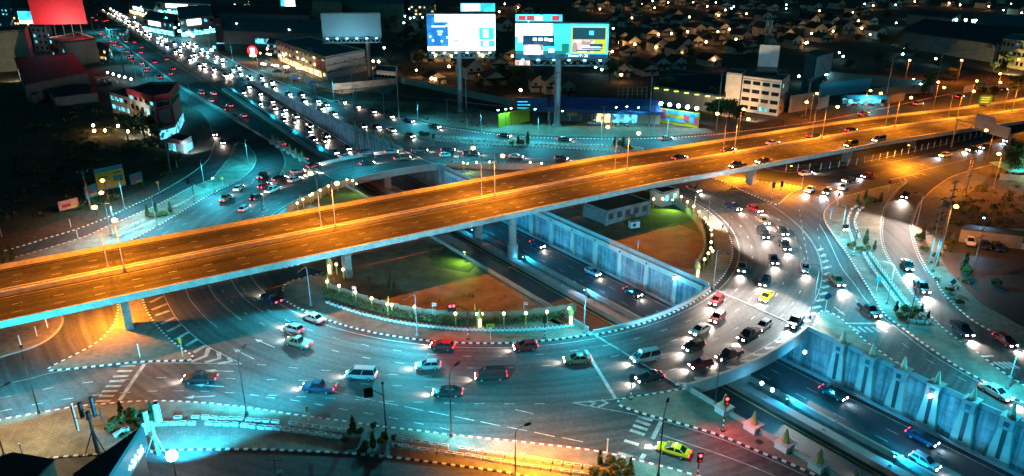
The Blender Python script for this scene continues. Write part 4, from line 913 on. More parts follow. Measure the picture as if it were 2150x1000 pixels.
for i, (x, y, h, w) in enumerate([(294, 750, 2.4, 'on the splitter island'), (44, 725, 1.8, 'third on the sandy oval'), (78, 706, 1.8, 'second on the sandy oval'), (100, 688, 1.8, 'first on the sandy oval'), (149, 477, 1.9, 'on the left verge kerb'), (164, 500, 1.9, 'at the left slip road kerb'), (166, 905, 4.5, 'left of the phone mast'), (49, 960, 2.2, 'beside the small lit lamp'), (1274, 962, 3.0, 'behind the right front shrubs'), (1357, 372, 1.5, 'by the right frontage'), (372, 352, 2.0, 'before the dark field')]):
    tag(MB().tube([(0, 0, 0), (0, 0, h)], .09, 8).box((0, 0, h), (.22, .22, .1)).build('marker_post', paint_w), 'white marker post %s' % w, 'post').location = px(x, y, .15)
def flag(x, y, label, cols):
    o = thing('flag', label, 'flag', px(x, y, .15), .3); MB().tube([(0, 0, 0), (0, 0, 3.4)], .03).build('pole', paint_w, o)
    mb = MB()
    for k, m in enumerate((0, 1, 2, 1, 0)):
        z0 = 3.35-k*.16; mb.hexa([(0, -.01, z0-.16), (.75, -.05, z0-.3), (.75, -.03, z0-.3), (0, .01, z0-.16)], [(0, -.01, z0), (.75, -.05, z0-.14), (.75, -.03, z0-.14), (0, .01, z0)], m)
    mb.build('cloth', cols, o)
TH = [mat('flag_red', (.5, .03, .05)), mat('flag_white', (.7, .7, .7)), mat('flag_blue', (.04, .05, .3))]
for x, y, w in ((742, 634, 'left'), (909, 670, 'middle'), (1100, 668, 'right')): flag(x, y, 'small striped flag on the %s of the brown plaza fence' % w, TH)
# pennant posts (yellow)
for i, (x, y) in enumerate([(817, 656), (998, 672), (691, 612), (632, 433), (1490, 516), (1456, 449)]):
    o = thing('pennant', 'yellow pennant on the plaza fence beside the %s' % ['left half of the hedge', 'golden lantern pillar', 'left fence corner', 'far left fence', 'right plaza curve', 'top of the right plaza fence'][i], 'pennant', px(x, y, .15))
    MB().tube([(0, 0, 0), (0, 0, 3.3)], .03).build('pole', steel, o); MB().hexa([(-.16, -.02, 2.0), (.16, -.02, 2.0), (.16, .02, 2.0), (-.16, .02, 2.0)], [(-.02, -.02, 3.4), (.02, -.02, 3.4), (.02, .02, 3.4), (-.02, .02, 3.4)]).build('cloth', sign_y, o)
# ================================================================ vehicles
def paint(n, c): return mat('car_paint_'+n, c, .25, .04, .3, metal=.0, spec=.6)
PAINT = {'white': paint('white', (.68, .68, .68)), 'silver': paint('silver', (.33, .34, .36)), 'dark': paint('dark', (.025, .027, .03)), 'red': paint('red', (.35, .02, .025)), 'blue': paint('blue', (.015, .03, .075)), 'bronze': paint('bronze', (.22, .15, .09)), 'yellow': paint('yellow', (.72, .50, .01)), 'green': paint('green', (.015, .13, .06))}
SHAPES = {  # length, half width, stations of the lower body (x, half width factor, low z, shoulder z), cabin base x0,x1, roof x0,x1, roof z
    'sedan': (4.5, .88, [(-2.25, .78, .42, .82), (-2.1, .92, .3, .93), (-1.3, 1, .24, .97), (.9, 1, .24, .95), (1.9, .95, .26, .8), (2.22, .8, .36, .66)], -1.75, 1.15, -1.0, .25, 1.44),
    'hatchback': (4.0, .85, [(-2.0, .84, .4, .9), (-1.9, .95, .3, .98), (.85, 1, .24, .97), (1.7, .95, .26, .84), (1.98, .8, .36, .68)], -1.85, 1.1, -1.5, .2, 1.5),
    'pickup': (5.1, .92, [(-2.55, .93, .5, 1.0), (-2.45, .97, .42, 1.03), (.9, 1, .38, 1.04), (2.3, .96, .4, .98), (2.55, .86, .48, .8)], -.75, 1.35, -.55, .55, 1.75),
    'van': (4.9, .93, [(-2.45, .93, .45, 1.05), (-2.3, .98, .3, 1.1), (1.6, 1, .28, 1.05), (2.2, .95, .3, .9), (2.45, .8, .4, .75)], -2.35, 2.0, -2.2, 1.0, 2.0)}
BEAM_ON = {}
def car(kind, col, head=True, tail=True, two=None, beam=3000, blue=False, grp=None):
    L, hw, stn, c0, c1, r0, r1, rz = SHAPES[kind]
    o = thing(kind if kind != 'sedan' else 'sedan_car', '', 'taxi' if two else ('car' if kind in ('sedan', 'hatchback') else kind), (0, 0, 0), 0, grp)
    mb = MB(); rings = []
    for x, k, zl_, zs in stn:
        w = hw*k; zm = (zl_+zs)/2
        rings.append([(x, -w*.9, zl_), (x, -w, zl_+.12), (x, -w, zm), (x, -w*.93, zs), (x, w*.93, zs), (x, w, zm), (x, w, zl_+.12), (x, w*.9, zl_)])
    b = len(mb.v)
    for r_ in rings: mb.v += r_
    for i in range(len(rings)-1):
        for j in range(8):
            q = (j+1) % 8; mb.f.append((b+i*8+j, b+(i+1)*8+j, b+(i+1)*8+q, b+i*8+q)); mb.m.append(1 if (two and j in (0, 1, 5, 6, 7)) else 0)
    mb.f.append(tuple(b+j for j in range(8))); mb.m.append(0); e = b+(len(rings)-1)*8; mb.f.append(tuple(e+j for j in range(7, -1, -1))); mb.m.append(0)
    zb = .93 if kind != 'van' else 1.04; wr = hw*.72; wb = hw*.9
    # roof and pillars
    mb.hexa([(r0, -wr, rz-.05), (r1, -wr, rz-.05), (r1, wr, rz-.05), (r0, wr, rz-.05)], [(r0+.1, -wr*.9, rz+.02), (r1-.1, -wr*.9, rz+.02), (r1-.1, wr*.9, rz+.02), (r0+.1, wr*.9, rz+.02)])
    for sy in (-1, 1):
        for xa, xb in ((c0, r0), (c1, r1)): mb.tube([(xa, sy*wb*.97, zb-.02), (xb, sy*wr, rz-.03)], .055, 5)
        mb.tube([((c0+c1)/2, sy*wb*.985, zb-.02), ((r0+r1)/2, sy*wr*1.01, rz-.03)], .05, 5)
        mb.box((c1-.2, sy*(hw+.08), zb+.06), (.16, .18, .12))
    if kind == 'pickup': mb.box((-1.65, 0, 1.05), (1.6, hw*1.5, .02), 0, 2)
    mb.build('body', [PAINT[col], PAINT[two or col], black], o)
    MB().hexa([(c0, -wb, zb-.03), (c1, -wb, zb-.03), (c1, wb, zb-.03), (c0, wb, zb-.03)], [(r0, -wr, rz-.06), (r1, -wr, rz-.06), (r1, wr, rz-.06), (r0, wr, rz-.06)]).build('windows', glass, o)
    for x in (-L*.29, L*.30):
        for sy in (-1, 1):
            wh = MB().tube([(x, sy*(hw-.2), .33), (x, sy*(hw+.01), .33)], .33, 12).build('wheel', tyre, o)
            MB().tube([(x, sy*(hw+.0), .33), (x, sy*(hw+.025), .33)], .19, 8).build('rim', chrome, wh)
    f = stn[-1]; t = stn[0]
    for sy in (-1, 1):
        MB().box((f[0]-.02, sy*hw*.6, (f[2]+f[3])/2+.08), (.14, .38, .2)).build('headlight', (E_headb if blue else E_head) if head else chrome, o)
        MB().box((t[0]+.0, sy*hw*.6, (t[2]+t[3])/2+.12), (.12, .4, .2)).build('tail_light', E_tail if tail else redp, o)
    if two: MB().box((-.3, 0, rz+.12), (.25, .7, .18)).build('roof_sign', E_winw, o)
    if head and beam: lamp('SPOT', 'headlight_beam', (L/2+.15, 0, .75), beam, (1, .80, .66) if not blue else (.6, .85, 1), o, .25, 84, (L/2+4.15, 0, -1.55), .9)
    return proto(o)
CARS = {}; SPOTS = [px(1608, 628), px(1413, 952)]
def getcar(kind, col, **k):
    key = (kind, col, tuple(sorted(k.items())))
    if key not in CARS: CARS[key] = car(kind, col, **k)
    return CARS[key]
CN = {'sedan': 'sedan', 'hatchback': 'hatchback', 'pickup': 'pickup truck', 'van': 'van'}
crng = random.Random(11)
MIX = [('sedan', 'white'), ('hatchback', 'silver'), ('sedan', 'dark'), ('pickup', 'dark'), ('sedan', 'dark'), ('van', 'silver'), ('pickup', 'bronze'), ('hatchback', 'dark'), ('sedan', 'bronze'), ('sedan', 'blue'), ('hatchback', 'red'), ('van', 'dark'), ('pickup', 'blue')]
def put(P, d, phrase, i, beam=3000, grp='cars on the ring road', blue=False, mix=None, head=True):
    if any((P-q).length < 4.7 for q in SPOTS): return
    SPOTS.append(Vector(P)); kind, col = mix or MIX[crng.randrange(len(MIX))]
    c = getcar(kind, col, beam=beam, blue=blue, head=head)
    place(c, P, math.atan2(d.y, d.x), '%s %s %s%s' % (col, CN[kind].replace(' truck', ''), phrase, ', %s in line' % od(i) if i else ''), grp)
def lane(phrase, pts, n, z=.02, beam=3000, grp='cars on the ring road', blue=False, a=0.0, b=1.0, jit=.25):
    P = smooth([px(x, y, z) for x, y in pts], 6); L = length(P)
    for i in range(n):
        u = a+(b-a)*((i+.5)/n+(crng.uniform(-jit, jit)/n if n > 1 else 0)); p, d = along(P, L*u); p.z = z
        put(p, d, phrase, i+1 if n > 1 else 0, beam, grp, blue)
RB = 3000
# right half of the ring, coming towards us
lane('in the outer stream of the right ring road', [(1425, 388), (1500, 420), (1560, 450), (1604, 470), (1640, 512), (1656, 537)], 4, beam=RB)
lane('in the far right stream of the ring road', [(1458, 398), (1540, 425), (1625, 462)], 2, beam=RB)
lane('in the third stream of the right ring road', [(1625, 470), (1660, 512), (1684, 552), (1696, 596)], 3, beam=RB)
lane('in the middle stream of the right ring road', [(1580, 472), (1610, 508), (1622, 545), (1632, 575)], 2, beam=RB)
lane('in the inner lane at the right of the ring', [(1560, 535), (1558, 562), (1550, 600)], 1, beam=RB)
lane('in the second lane at the right of the ring', [(1622, 570), (1605, 597), (1585, 625)], 1, beam=RB)
lane('in the inner lane before the lower ring bridge', [(1530, 612), (1500, 640), (1470, 660)], 1, beam=RB)
lane('in the second lane on the lower ring bridge', [(1532, 650), (1480, 692), (1424, 720)], 2, beam=RB)
lane('in the third lane on the lower ring bridge', [(1630, 668), (1580, 705), (1525, 730)], 2, beam=RB)
lane('in the fourth lane on the lower ring bridge', [(1640, 690), (1600, 718), (1565, 738)], 2, beam=RB)
lane('with blue-white lamps in the outer lane of the ring', [(1684, 662), (1668, 682), (1645, 700)], 1, beam=RB, blue=True)
lane('in the innermost lane of the lower ring bridge', [(1495, 656), (1440, 680), (1382, 700)], 1, beam=RB, blue=True)
lane('in the inner lane leaving the ring bridge', [(1500, 716), (1450, 735), (1410, 750)], 1, beam=RB)
lane('in the second lane leaving the ring bridge', [(1410, 745), (1355, 757), (1298, 766)], 1, beam=RB)
lane('in the outer lane leaving the ring bridge', [(1555, 742), (1500, 763), (1440, 778)], 2, beam=RB)
lane('in the outermost lane on the front ring road', [(1425, 785), (1360, 800), (1300, 812)], 1, beam=RB)
tx = car('sedan', 'yellow', two='green', beam=1200)
P0, P1 = px(1608, 628), px(1588, 652); place(tx, P0, math.atan2((P1-P0).y, (P1-P0).x), 'yellow and green taxi in the middle of the right ring road', None)
P0, P1 = px(1444, 962, .02), px(1382, 943, .02); place(tx, (P0+P1)/2, math.atan2((P1-P0).y, (P1-P0).x), 'yellow and green taxi by itself beside the front crosswalk', None)
# front of the ring, driving left
FB = 1700
lane('on the inner front lane below the plaza hedge', [(1210, 722), (1035, 738), (900, 730), (780, 718)], 2, beam=FB)
lane('on the second front lane of the ring', [(1300, 757), (1175, 762), (1000, 770), (840, 776)], 2, beam=FB)
lane('on the third front lane of the ring', [(1160, 790), (1000, 797), (900, 800)], 1, beam=FB)
lane('on the fourth front lane of the ring', [(1080, 826), (940, 830), (800, 828)], 1, beam=FB)
lane('with red tail lamps on the third front lane', [(890, 799), (760, 794), (630, 787)], 1, beam=FB)
lane('with red tail lamps on the fourth front lane', [(740, 826), (600, 816)], 1, beam=FB)
lane('on the long left exit', [(540, 801), (420, 802), (300, 806)], 1, beam=FB)
lane('turning up the left ring on its inner lane', [(728, 697), (640, 666), (560, 628), (505, 597)], 2, beam=FB)
lane('turning up the left ring on its middle lane', [(718, 727), (620, 697), (525, 665)], 1, beam=FB)
lane('turning up the left ring on its outer lane', [(740, 758), (640, 730), (520, 697)], 1, beam=FB)
lane('climbing out of the overpass shade at the far left ring', [(490, 460), (510, 445), (535, 425)], 1, beam=1500)
lane('leaving the left ring road towards the city, inner lane', [(440, 448), (500, 400), (525, 375)], 2, beam=1500); lane('leaving the left ring road towards the city, outer lane', [(515, 415), (545, 380), (573, 352)], 2, beam=1500)
for i, (x, y, x2, y2, k, c) in enumerate([(538, 418, 552, 408, 'sedan', 'dark'), (556, 394, 572, 386, 'sedan', 'red'), (573, 403, 592, 394, 'pickup', 'white'), (588, 379, 606, 374, 'sedan', 'dark'), (620, 381, 640, 374, 'sedan', 'white'), (626, 364, 648, 360, 'hatchback', 'silver'), (655, 370, 676, 364, 'sedan', 'white'), (660, 352, 682, 347, 'sedan', 'red')]):
    P0, P1 = px(x, y, .02), px(x2, y2, .02); c_ = getcar(k, c, beam=1500, head=True); place(c_, P0, math.atan2((P1-P0).y, (P1-P0).x), '%s %s waiting in the queue on the far left ring, %s from the overpass' % (c, CN[k], od(i+1)), 'queue of cars on the far ring')
lane('crossing the far ring bridge in the outer lane', [(690, 338), (760, 328), (860, 321), (960, 318)], 5, beam=1500)
lane('crossing the far ring bridge in the middle lane', [(740, 352), (830, 338), (930, 330), (1040, 326)], 4, beam=1500)
lane('on the far ring road beyond the overpass', [(1060, 331), (1140, 335), (1220, 338)], 2, beam=1500)
# right frontage and slip road
for i, (x, y, x2, y2, k, c) in enumerate([(1700, 402, 1690, 409, 'sedan', 'white'), (1736, 406, 1728, 414, 'hatchback', 'blue'), (1770, 397, 1760, 404, 'hatchback', 'white')]):
    P0, P1 = px(x, y, .02), px(x2, y2, .02); place(getcar(k, c, beam=5200, blue=i == 1), P0, math.atan2((P1-P0).y, (P1-P0).x), '%s %s waiting with bright headlights at the right give-way line, %s from its left' % (c, CN[k], od(i+1)), 'cars waiting at the right give-way line')
lane('running down the right slip road', [(1922, 388), (1900, 415), (1886, 445)], 1, beam=9000); lane('descending the bend of the right slip road', [(1890, 535), (1920, 590), (1960, 640)], 2, beam=9000); lane('far down the right slip road', [(1985, 668), (2040, 715), (2100, 750)], 2, beam=6000); lane('at the right rim of the slip road', [(2070, 697), (2110, 722), (2150, 746)], 1, beam=6000)
lane('on the right frontage road beside the planters', [(1733, 570), (1770, 610), (1820, 655), (1880, 695)], 2, beam=8000); lane('at the bottom of the right frontage road', [(2030, 797), (2090, 830), (2150, 866)], 1, beam=6000)
# overpass traffic
def dlane(phrase, s0, s1, t, n, back, grp='cars on the overpass'):
    for i in range(n):
        s = s0+(s1-s0)*(i+.5)/n; p = D(s, t, .02); put(p, (-DD if back else DD), phrase, i+1, 700, grp)
dlane('on the near deck of the overpass with white headlights', 128, 108, 2.9, 2, True); dlane('on the far deck of the overpass with red tail lamps', 95, 190, 16.0, 5, False)
# cutting
def tlane(phrase, s0, s1, t, n, back, beam=1200, blue=False, grp='cars in the cutting'):
    for i in range(n):
        s = s0+(s1-s0)*((i+.5)/n+crng.uniform(-.25, .25)/n); p = T(s, t, zf(s)+.02); q = T(s+(-1 if back else 1), t, zf(s+(-1 if back else 1))+.02)
        put(p, q-p, phrase, i+1, beam, grp, blue)
tlane('in the right lane of the cutting under the overpass', 100, 155, 27.0, 3, False); tlane('in the right lane of the lower cutting', 183, 216, 27.0, 2, False, 1200, True); tlane('in the middle lane of the lower cutting', 186, 214, 24.0, 2, False, 900, True); tlane('in the left lane of the lower cutting', 203, 216, 21.7, 1, False)
tlane('with red tail lamps in the lower left carriageway', 214, 190, 10.5, 1, True, 700)
tlane('in the far approach cutting, outer lane', -120, 30, 27.0, 10, False); tlane('in the far approach cutting, middle lane', -120, 30, 24.0, 11, False); tlane('in the far approach cutting, inner lane', -110, 20, 21.3, 8, False)
tlane('with red tail lamps in the far approach cutting, left lane', 25, -120, 5.0, 9, True, 300); tlane('with red tail lamps in the far approach cutting, right lane', 25, -120, 9.5, 7, True, 300)
def hlane(phrase, s0, s1, t, n, back, beam=800):
    for i in range(n):
        s = s0+(s1-s0)*((i+.5)/n+crng.uniform(-.3, .3)/n); p = T(s, t, .02); q = T(s+(-2 if back else 2), t, .02); put(p, q-p, phrase, i+1, beam, 'cars on the far highway', crng.random() < .3)
for t, w in ((22.2, 'first'), (25.8, 'second'), (29.2, 'third')): hlane('coming down the far highway in its %s inbound lane' % w, -620, -140, t, 23, False, 3200)
for t, w in ((34.2, 'inner'), (38.5, 'outer')): hlane('on the far right frontage road in its %s lane' % w, -300, -20, t, 16, False, 2600)
for t, w in ((4.0, 'outer'), (8.2, 'middle'), (11.6, 'inner')): hlane('with red tail lamps leaving town in the %s lane' % w, -145, -560, t, 8, True, 200)
for t, w in ((-2.6, 'inner'), (-5.0, 'kerb')): hlane('with red tail lamps on the left frontage road, %s lane' % w, -150, -400, t, 9, True, 200)
lane('passing the far verge in front of the lot', [(705, 212), (800, 243), (925, 272)], 6, beam=1500, grp='cars on the far frontage road')
lane('on the far road beyond the median', [(950, 276), (1100, 292), (1300, 299), (1450, 290)], 3, beam=1200, grp='cars on the far frontage road')
for i, (x, y, x2, y2) in enumerate([(762, 268, 752, 262), (790, 268, 778, 263), (822, 276, 812, 272), (797, 278, 786, 273), (860, 288, 848, 283)]):
    P0, P1 = px(x, y, .02), px(x2, y2, .02); put(P0, P0-P1, 'waiting behind the far red spires', i+1, 900, 'cars waiting behind the far spires')
lane('braking on the left slip road bend', [(462, 290), (468, 300), (466, 315)], 1, beam=900); lane('curving into the left slip road', [(445, 270), (452, 280), (452, 300)], 1, beam=900)
lane('on the far frontage road right of the overpass', [(1770, 250), (1870, 232), (2000, 208), (2140, 185)], 4, beam=900, grp='cars on the far frontage road')
# parked cars
for i, (x, y, r_, k, c, w) in enumerate([(2035, 512, 1.2, 'pickup', 'white', 'left'), (2067, 519, 1.3, 'sedan', 'blue', 'middle'), (2094, 524, 1.3, 'hatchback', 'blue', 'right')]):
    place(getcar(k, c, beam=0, head=False, tail=False), px(x, y, .2), r_+math.pi, '%s %s parked under the lean-to on the %s of the lot' % (c, CN[k], w), 'cars parked in the right hand lot')
place(getcar('pickup', 'white', beam=0, head=False, tail=False), px(1248, 262, .2), math.pi*.97, 'white pickup truck parked before the blue roofed shop', 'parked cars')
for i, (x, y) in enumerate([(205, 168), (216, 172), (228, 174), (206, 178), (220, 178), (232, 178), (236, 128), (215, 135)]):
    place(getcar(['hatchback', 'sedan'][i % 2], ['white', 'silver', 'dark'][i % 3], beam=0, head=False, tail=False), px(x, y, .2), 2.0, 'parked %s by the string of lights behind the corner building, %s from the left' % (['hatchback', 'sedan'][i % 2], od(i+1)), 'parked cars')
lane('with blue-white lamps nearing the right give-way line', [(1850, 366), (1765, 386)], 2, beam=4000, blue=True)
lane('with blue-white lamps before the sign gantry', [(2055, 315), (1950, 336)], 2, beam=4000, blue=True)
lane('with blue-white lamps at the right picture edge', [(2142, 291), (2050, 318)], 2, beam=4000, blue=True)
lane('turning below the right end of the overpass', [(1650, 373), (1735, 364)], 1, beam=2500)
for i, s in enumerate((176, 162)): put(D(s, 3.0, .02), -DD, 'with blue-white lamps on the right of the near overpass deck', i+1, 700, 'cars on the overpass', True)
# ================================================================ buildings
def drop(l, z): return [px(x, y, z) for x, y in l]
def building(name, label, cat, roofpx, h, wm, rm, win=None, parapet=.5, wmat=glass, grp=None, ground=0.0, lit=None, sill=True, edge_mats=None):
    """roofpx: roof outline in the picture at height h; win: {edge: (rows, cols, w, h)}"""
    P = drop(roofpx, h); A = sum(P[i].x*P[(i+1) % len(P)].y-P[(i+1) % len(P)].x*P[i].y for i in range(len(P)))
    n = len(P); c = sum(P, Vector())/n; o = thing(name, label, cat, (c.x, c.y, ground), 0, grp)
    mb = MB(); mb.prism([(p.x, p.y) for p in P], ground-.2, h, 0); wpart(mb, 'walls', wm, o)
    mb = MB(); mb.prism([(c.x+(p.x-c.x)*1.02, c.y+(p.y-c.y)*1.02) for p in P], h+.01, h+.2, 0)
    wpart(mb, 'roof', rm, o)
    if parapet:
        Q = P if A > 0 else P[::-1]; mb = MB()
        for i in range(n):
            a, b = Q[i], Q[(i+1) % n]; d = (b-a).normalized(); nn = Vector((-d.y, d.x, 0))*.25
            q = [a, b-d*.26, b-d*.26+nn, a+nn]; mb.hexa([(p.x, p.y, h+.21) for p in q], [(p.x, p.y, h+.21+parapet) for p in q])
        wpart(mb, 'parapet', wm, o)
    rng = random.Random(label)
    for e, (rows, cols, ww, wh) in (win or {}).items():
        a, b = P[e], P[(e+1) % n]; d = b-a; L = d.length; d.normalize(); out = Vector((d.y, -d.x, 0)) if A > 0 else Vector((-d.y, d.x, 0))
        for r_ in range(rows):
            for k in range(cols):
                q = a+d*(L*(k+.5)/cols)+out*.04; z = ground+(h-ground)*(r_+.62)/rows
                m = wmat
                if lit and rng.random() < lit[1]: m = lit[0]
                mb = MB(); mb.box((q.x, q.y, z), (ww, .14, wh), math.atan2(d.y, d.x)); w_ = wpart(mb, 'window', m, o)
                if sill:
                    mb = MB(); mb.box((q.x+out.x*.08, q.y+out.y*.08, z-wh/2-.08), (ww+.3, .3, .12), math.atan2(d.y, d.x)); s_ = MB(); s_.v = [tuple(Vector(v)-Vector(o.location)) for v in mb.v]; s_.f = mb.f; s_.m = mb.m; s_.build('sill', wm, w_)
    return o
def board(o, name, p0, p1, z0, z1, m, th=.3, off=0.0):
    """upright panel from ground point p0 to p1"""
    a, b = Vector((p0[0], p0[1], 0)), Vector((p1[0], p1[1], 0)); d = (b-a).normalized(); nn = Vector((d.y, -d.x, 0))
    a, b = a+nn*off, b+nn*off; q = [a, b, b-nn*th, a-nn*th]; mb = MB(); mb.hexa([(p.x, p.y, z0) for p in q], [(p.x, p.y, z1) for p in q]); return wpart(mb, name, m, o)
brick_red = mat('red_band', (.30, .02, .03), .6, .2, .8)
# corner building with red frames
cb = building('corner_building', 'four storey corner building with red framed billboard above the left slip road', 'building', [(268, 193), (322, 210), (356, 203), (373, 178), (318, 178)], 14, beige, roof_dk, {0: (4, 5, 2.2, 1.5)}, .9, lit=(E_win, .1))
P = drop([(268, 193), (322, 210), (356, 203), (373, 178)], 14)
for i in range(3): board(cb, 'red_band', P[i], P[i+1], 13.2, 15.4, brick_red, .3, .35)
board(cb, 'billboard_frame', P[1], P[2], 4.6, 11.0, brick_red, .3, .4); v = (P[2]-P[1])
board(cb, 'billboard', P[1]+v*.15, P[1]+v*.85, 5.4, 10.2, greyw, .2, .5); board(cb, 'window_band', P[1]+v*.1, P[1]+v*.9, 11.3, 12.9, glass, .2, .3)
v = (P[3]-P[2]); board(cb, 'billboard', P[2]+v*.1, P[2]+v*.9, 4.6, 10.6, whitew, .2, .4); board(cb, 'window_band', P[2]+v*.1, P[2]+v*.95, 11.2, 12.9, glass, .2, .3)
board(cb, 'shopfront', P[1], P[2], .3, 3.2, E_win, .2, .25); board(cb, 'shopfront', P[2], P[3], .3, 3.2, E_win, .2, .25)
for (x, y, tx_, ty_, pw, c_, w_) in ((262, 300, 290, 230, 7000, (.9, .85, .8), 'lighting the long side of the corner building'), (400, 330, 350, 230, 5000, (.6, .9, 1), 'lighting the red framed side of the corner building'), (1585, 262, 1600, 190, 5200, (1, .74, .5), 'lighting the cream four storey block'), (1530, 250, 1535, 180, 6000, (1, .62, .32), 'lighting the cream stair tower'), (2120, 160, 2140, 90, 16000, (1, .7, .25), 'lighting the beige building at the right edge'), (720, 200, 725, 130, 6000, (1, .85, .75), 'lighting the white end of the shophouses'), (150, 165, 160, 100, 7000, (1, .8, .65), 'lighting the pale shophouse under the red billboard'), (30, 175, 20, 100, 5000, (1, .85, .5), 'lighting the windowless beige block')):
    q0 = px(x, y, .1); q1 = px(tx_, ty_, 8); floodlight('added wall floodlight %s' % w_, q0, (q0.x+(q1.x-q0.x)*.3, q0.y+18, 9), pw*2.6, c_, E_porch if c_[2] < .9 else E_cool, .35, 2.0, 110)  # floods added to lighten the facades, no known fixtures
building('annex', 'lower annex with cyan windows on the left of the corner building', 'building', [(230, 197), (268, 208), (300, 196), (262, 186)], 10, beige, roof_dk, {0: (3, 4, 2.4, 1.4)}, .4, lit=(E_win, .3))
ks = building('kiosk', 'small glowing cyan kiosk at the foot of the corner building', 'kiosk', [(352, 292), (384, 299), (402, 288), (372, 281)], 4, greyw, roof_dk, None, .2)
P = drop([(352, 292), (384, 299), (402, 288)], 4); board(ks, 'shopfront', P[0], P[0]+(P[1]-P[0])*.45, .4, 2.8, E_win, .1, .15); board(ks, 'shopfront', P[1], P[2], .4, 2.6, E_win, .1, .15); board(ks, 'awning', P[0], P[1], 3.5, 4.1, redp, .3, .8)
building('shed', 'large dark shed roof left of the string of lights', 'shed', [(30, 122), (112, 116), (152, 113), (184, 152), (52, 178)], 8, greyw, roof_dk, None, 0)
building('shed', 'small brown gabled shed roof beside the dark field', 'shed', [(52, 188), (68, 178), (94, 187), (70, 200)], 4, beige, roof_tl, None, 0)
building('shed', 'low dark shed with a white lit edge before the parked cars', 'shed', [(95, 182), (185, 178), (205, 195), (115, 205)], 4, greyw, roof_dk, None, 0)
building('apartment_block', 'windowless beige block at the left picture edge', 'building', [(-40, 70), (52, 66), (58, 56), (-30, 58)], 20, beige, roof_dk, None, .5)
building('shophouse', 'greenish narrow shophouse under the glowing white sign', 'building', [(64, 58), (95, 60), (106, 50), (76, 48)], 14, greyw, roof_gr, {0: (4, 3, 1.8, 1.6), 1: (4, 2, 1.8, 1.6)}, .4, lit=(E_win, .25))
sh2 = building('shophouse', 'pale panelled shophouse below the big red billboard', 'building', [(100, 82), (135, 90), (200, 82), (165, 70)], 13, beige, roof_dk, {0: (4, 3, 1.8, 1.6)}, .5, lit=(E_win, .2))
P = drop([(135, 90), (200, 82)], 13); board(sh2, 'cladding', P[0], P[1], 1, 12.6, cream, .2, .25)
def billboard(label, base, bpx, skew, mface, polem, pole_r=1.0, truss=True, back=None, roofz=None):
    """base: ground px of pole; bpx: (x0,y0,x1,y1) of the panel"""
    B = px(*base); o = thing('billboard', label, 'billboard', B, 0)
    z1, z0 = up(B, bpx[1]), up(B, bpx[3]); d = (B.xy.length); sc = math.hypot(d, CAMH)/FPX
    w0, w1 = (bpx[0]-base[0])*sc, (bpx[2]-base[0])*sc; r = skew
    a = (B.x+w0*math.cos(r), B.y+w0*math.sin(r)); b = (B.x+w1*math.cos(r), B.y+w1*math.sin(r))
    if pole_r: MB().tube([(0, 0, 0), (0, 0, z0+.5)], pole_r, 14).tube([(0, 0, 0), (0, 0, .8)], pole_r*1.5, 14).build('column', polem, o)
    board(o, 'frame', a, b, z0, z1, greyw, .8, -.2); pn = board(o, 'panel', a, b, z0+.5, z1-.5, mface, .1, .05)
    if truss:
        mb = MB(); n = 14; va, vb = Vector((*a, 0)), Vector((*b, 0)); d_ = (vb-va); nn = Vector((d_.y, -d_.x, 0)).normalized()*1.6
        for z in (z0-2.2, z0-.1):
            for k in (0, 1): mb.tube([va+nn*k+Vector((0, 0, z)), vb+nn*k+Vector((0, 0, z))], .12, 4)
        for i in range(n):
            p, q = va+d_*i/n, va+d_*(i+1)/n
            mb.tube([p+nn+Vector((0, 0, z0-2.2)), q+nn+Vector((0, 0, z0-.1))], .09, 4); mb.tube([p+nn+Vector((0, 0, z0-.1)), q+nn+Vector((0, 0, z0-2.2))], .09, 4)
        wpart(mb, 'catwalk', steel, o)
        for i in range(6):
            p = va+d_*(i+.5)/6+nn*1.2; h_ = MB(); h_.box((p.x, p.y, z0-.1), (.9, .4, .4)); wpart(h_, 'floodlamp', E_cyan if mface is not greyw else steel_dk, o)
    return o, a, b, z0, z1
scr_w = emat('screen_white', (.72, .97, 1.0), 4.0); scr_c = emat('screen_cyan', (.04, .62, .95), 2.2); scr_b = emat('screen_blue', (.02, .25, .75), .9); scr_d = emat('screen_deep', (.01, .11, .22), .5, False); scr_y = emat('screen_yellow', (.72, .78, .02), 1.0); scr_p = emat('screen_pink', (1, .62, .52), 1.1); scr_k = emat('screen_slate', (.012, .09, .12), .5, False); scr_g = emat('screen_green', (.02, .35, .2), .6, False); scr_r = emat('screen_red', (.8, .06, .08), .9, False)
display(scr_c, 1.9, .3, .55, 1.35); display(scr_b, 1.0, .4, .5, 1.5); display(scr_p, 1.2, .5, .4, 1.6); display(scr_d, .6, .5, .2, 1.8)
def patch(o, a, b, z0, z1, u0, v0, u1, v1, m, off=.12, name='artwork'):
    A, Bv = Vector((*a, 0)), Vector((*b, 0)); d = Bv-A; H = z1-z0
    return board(o, name, A+d*u0, A+d*u1, z0+.5+(H-1)*v0, z0+.5+(H-1)*v1, m, .05, off)
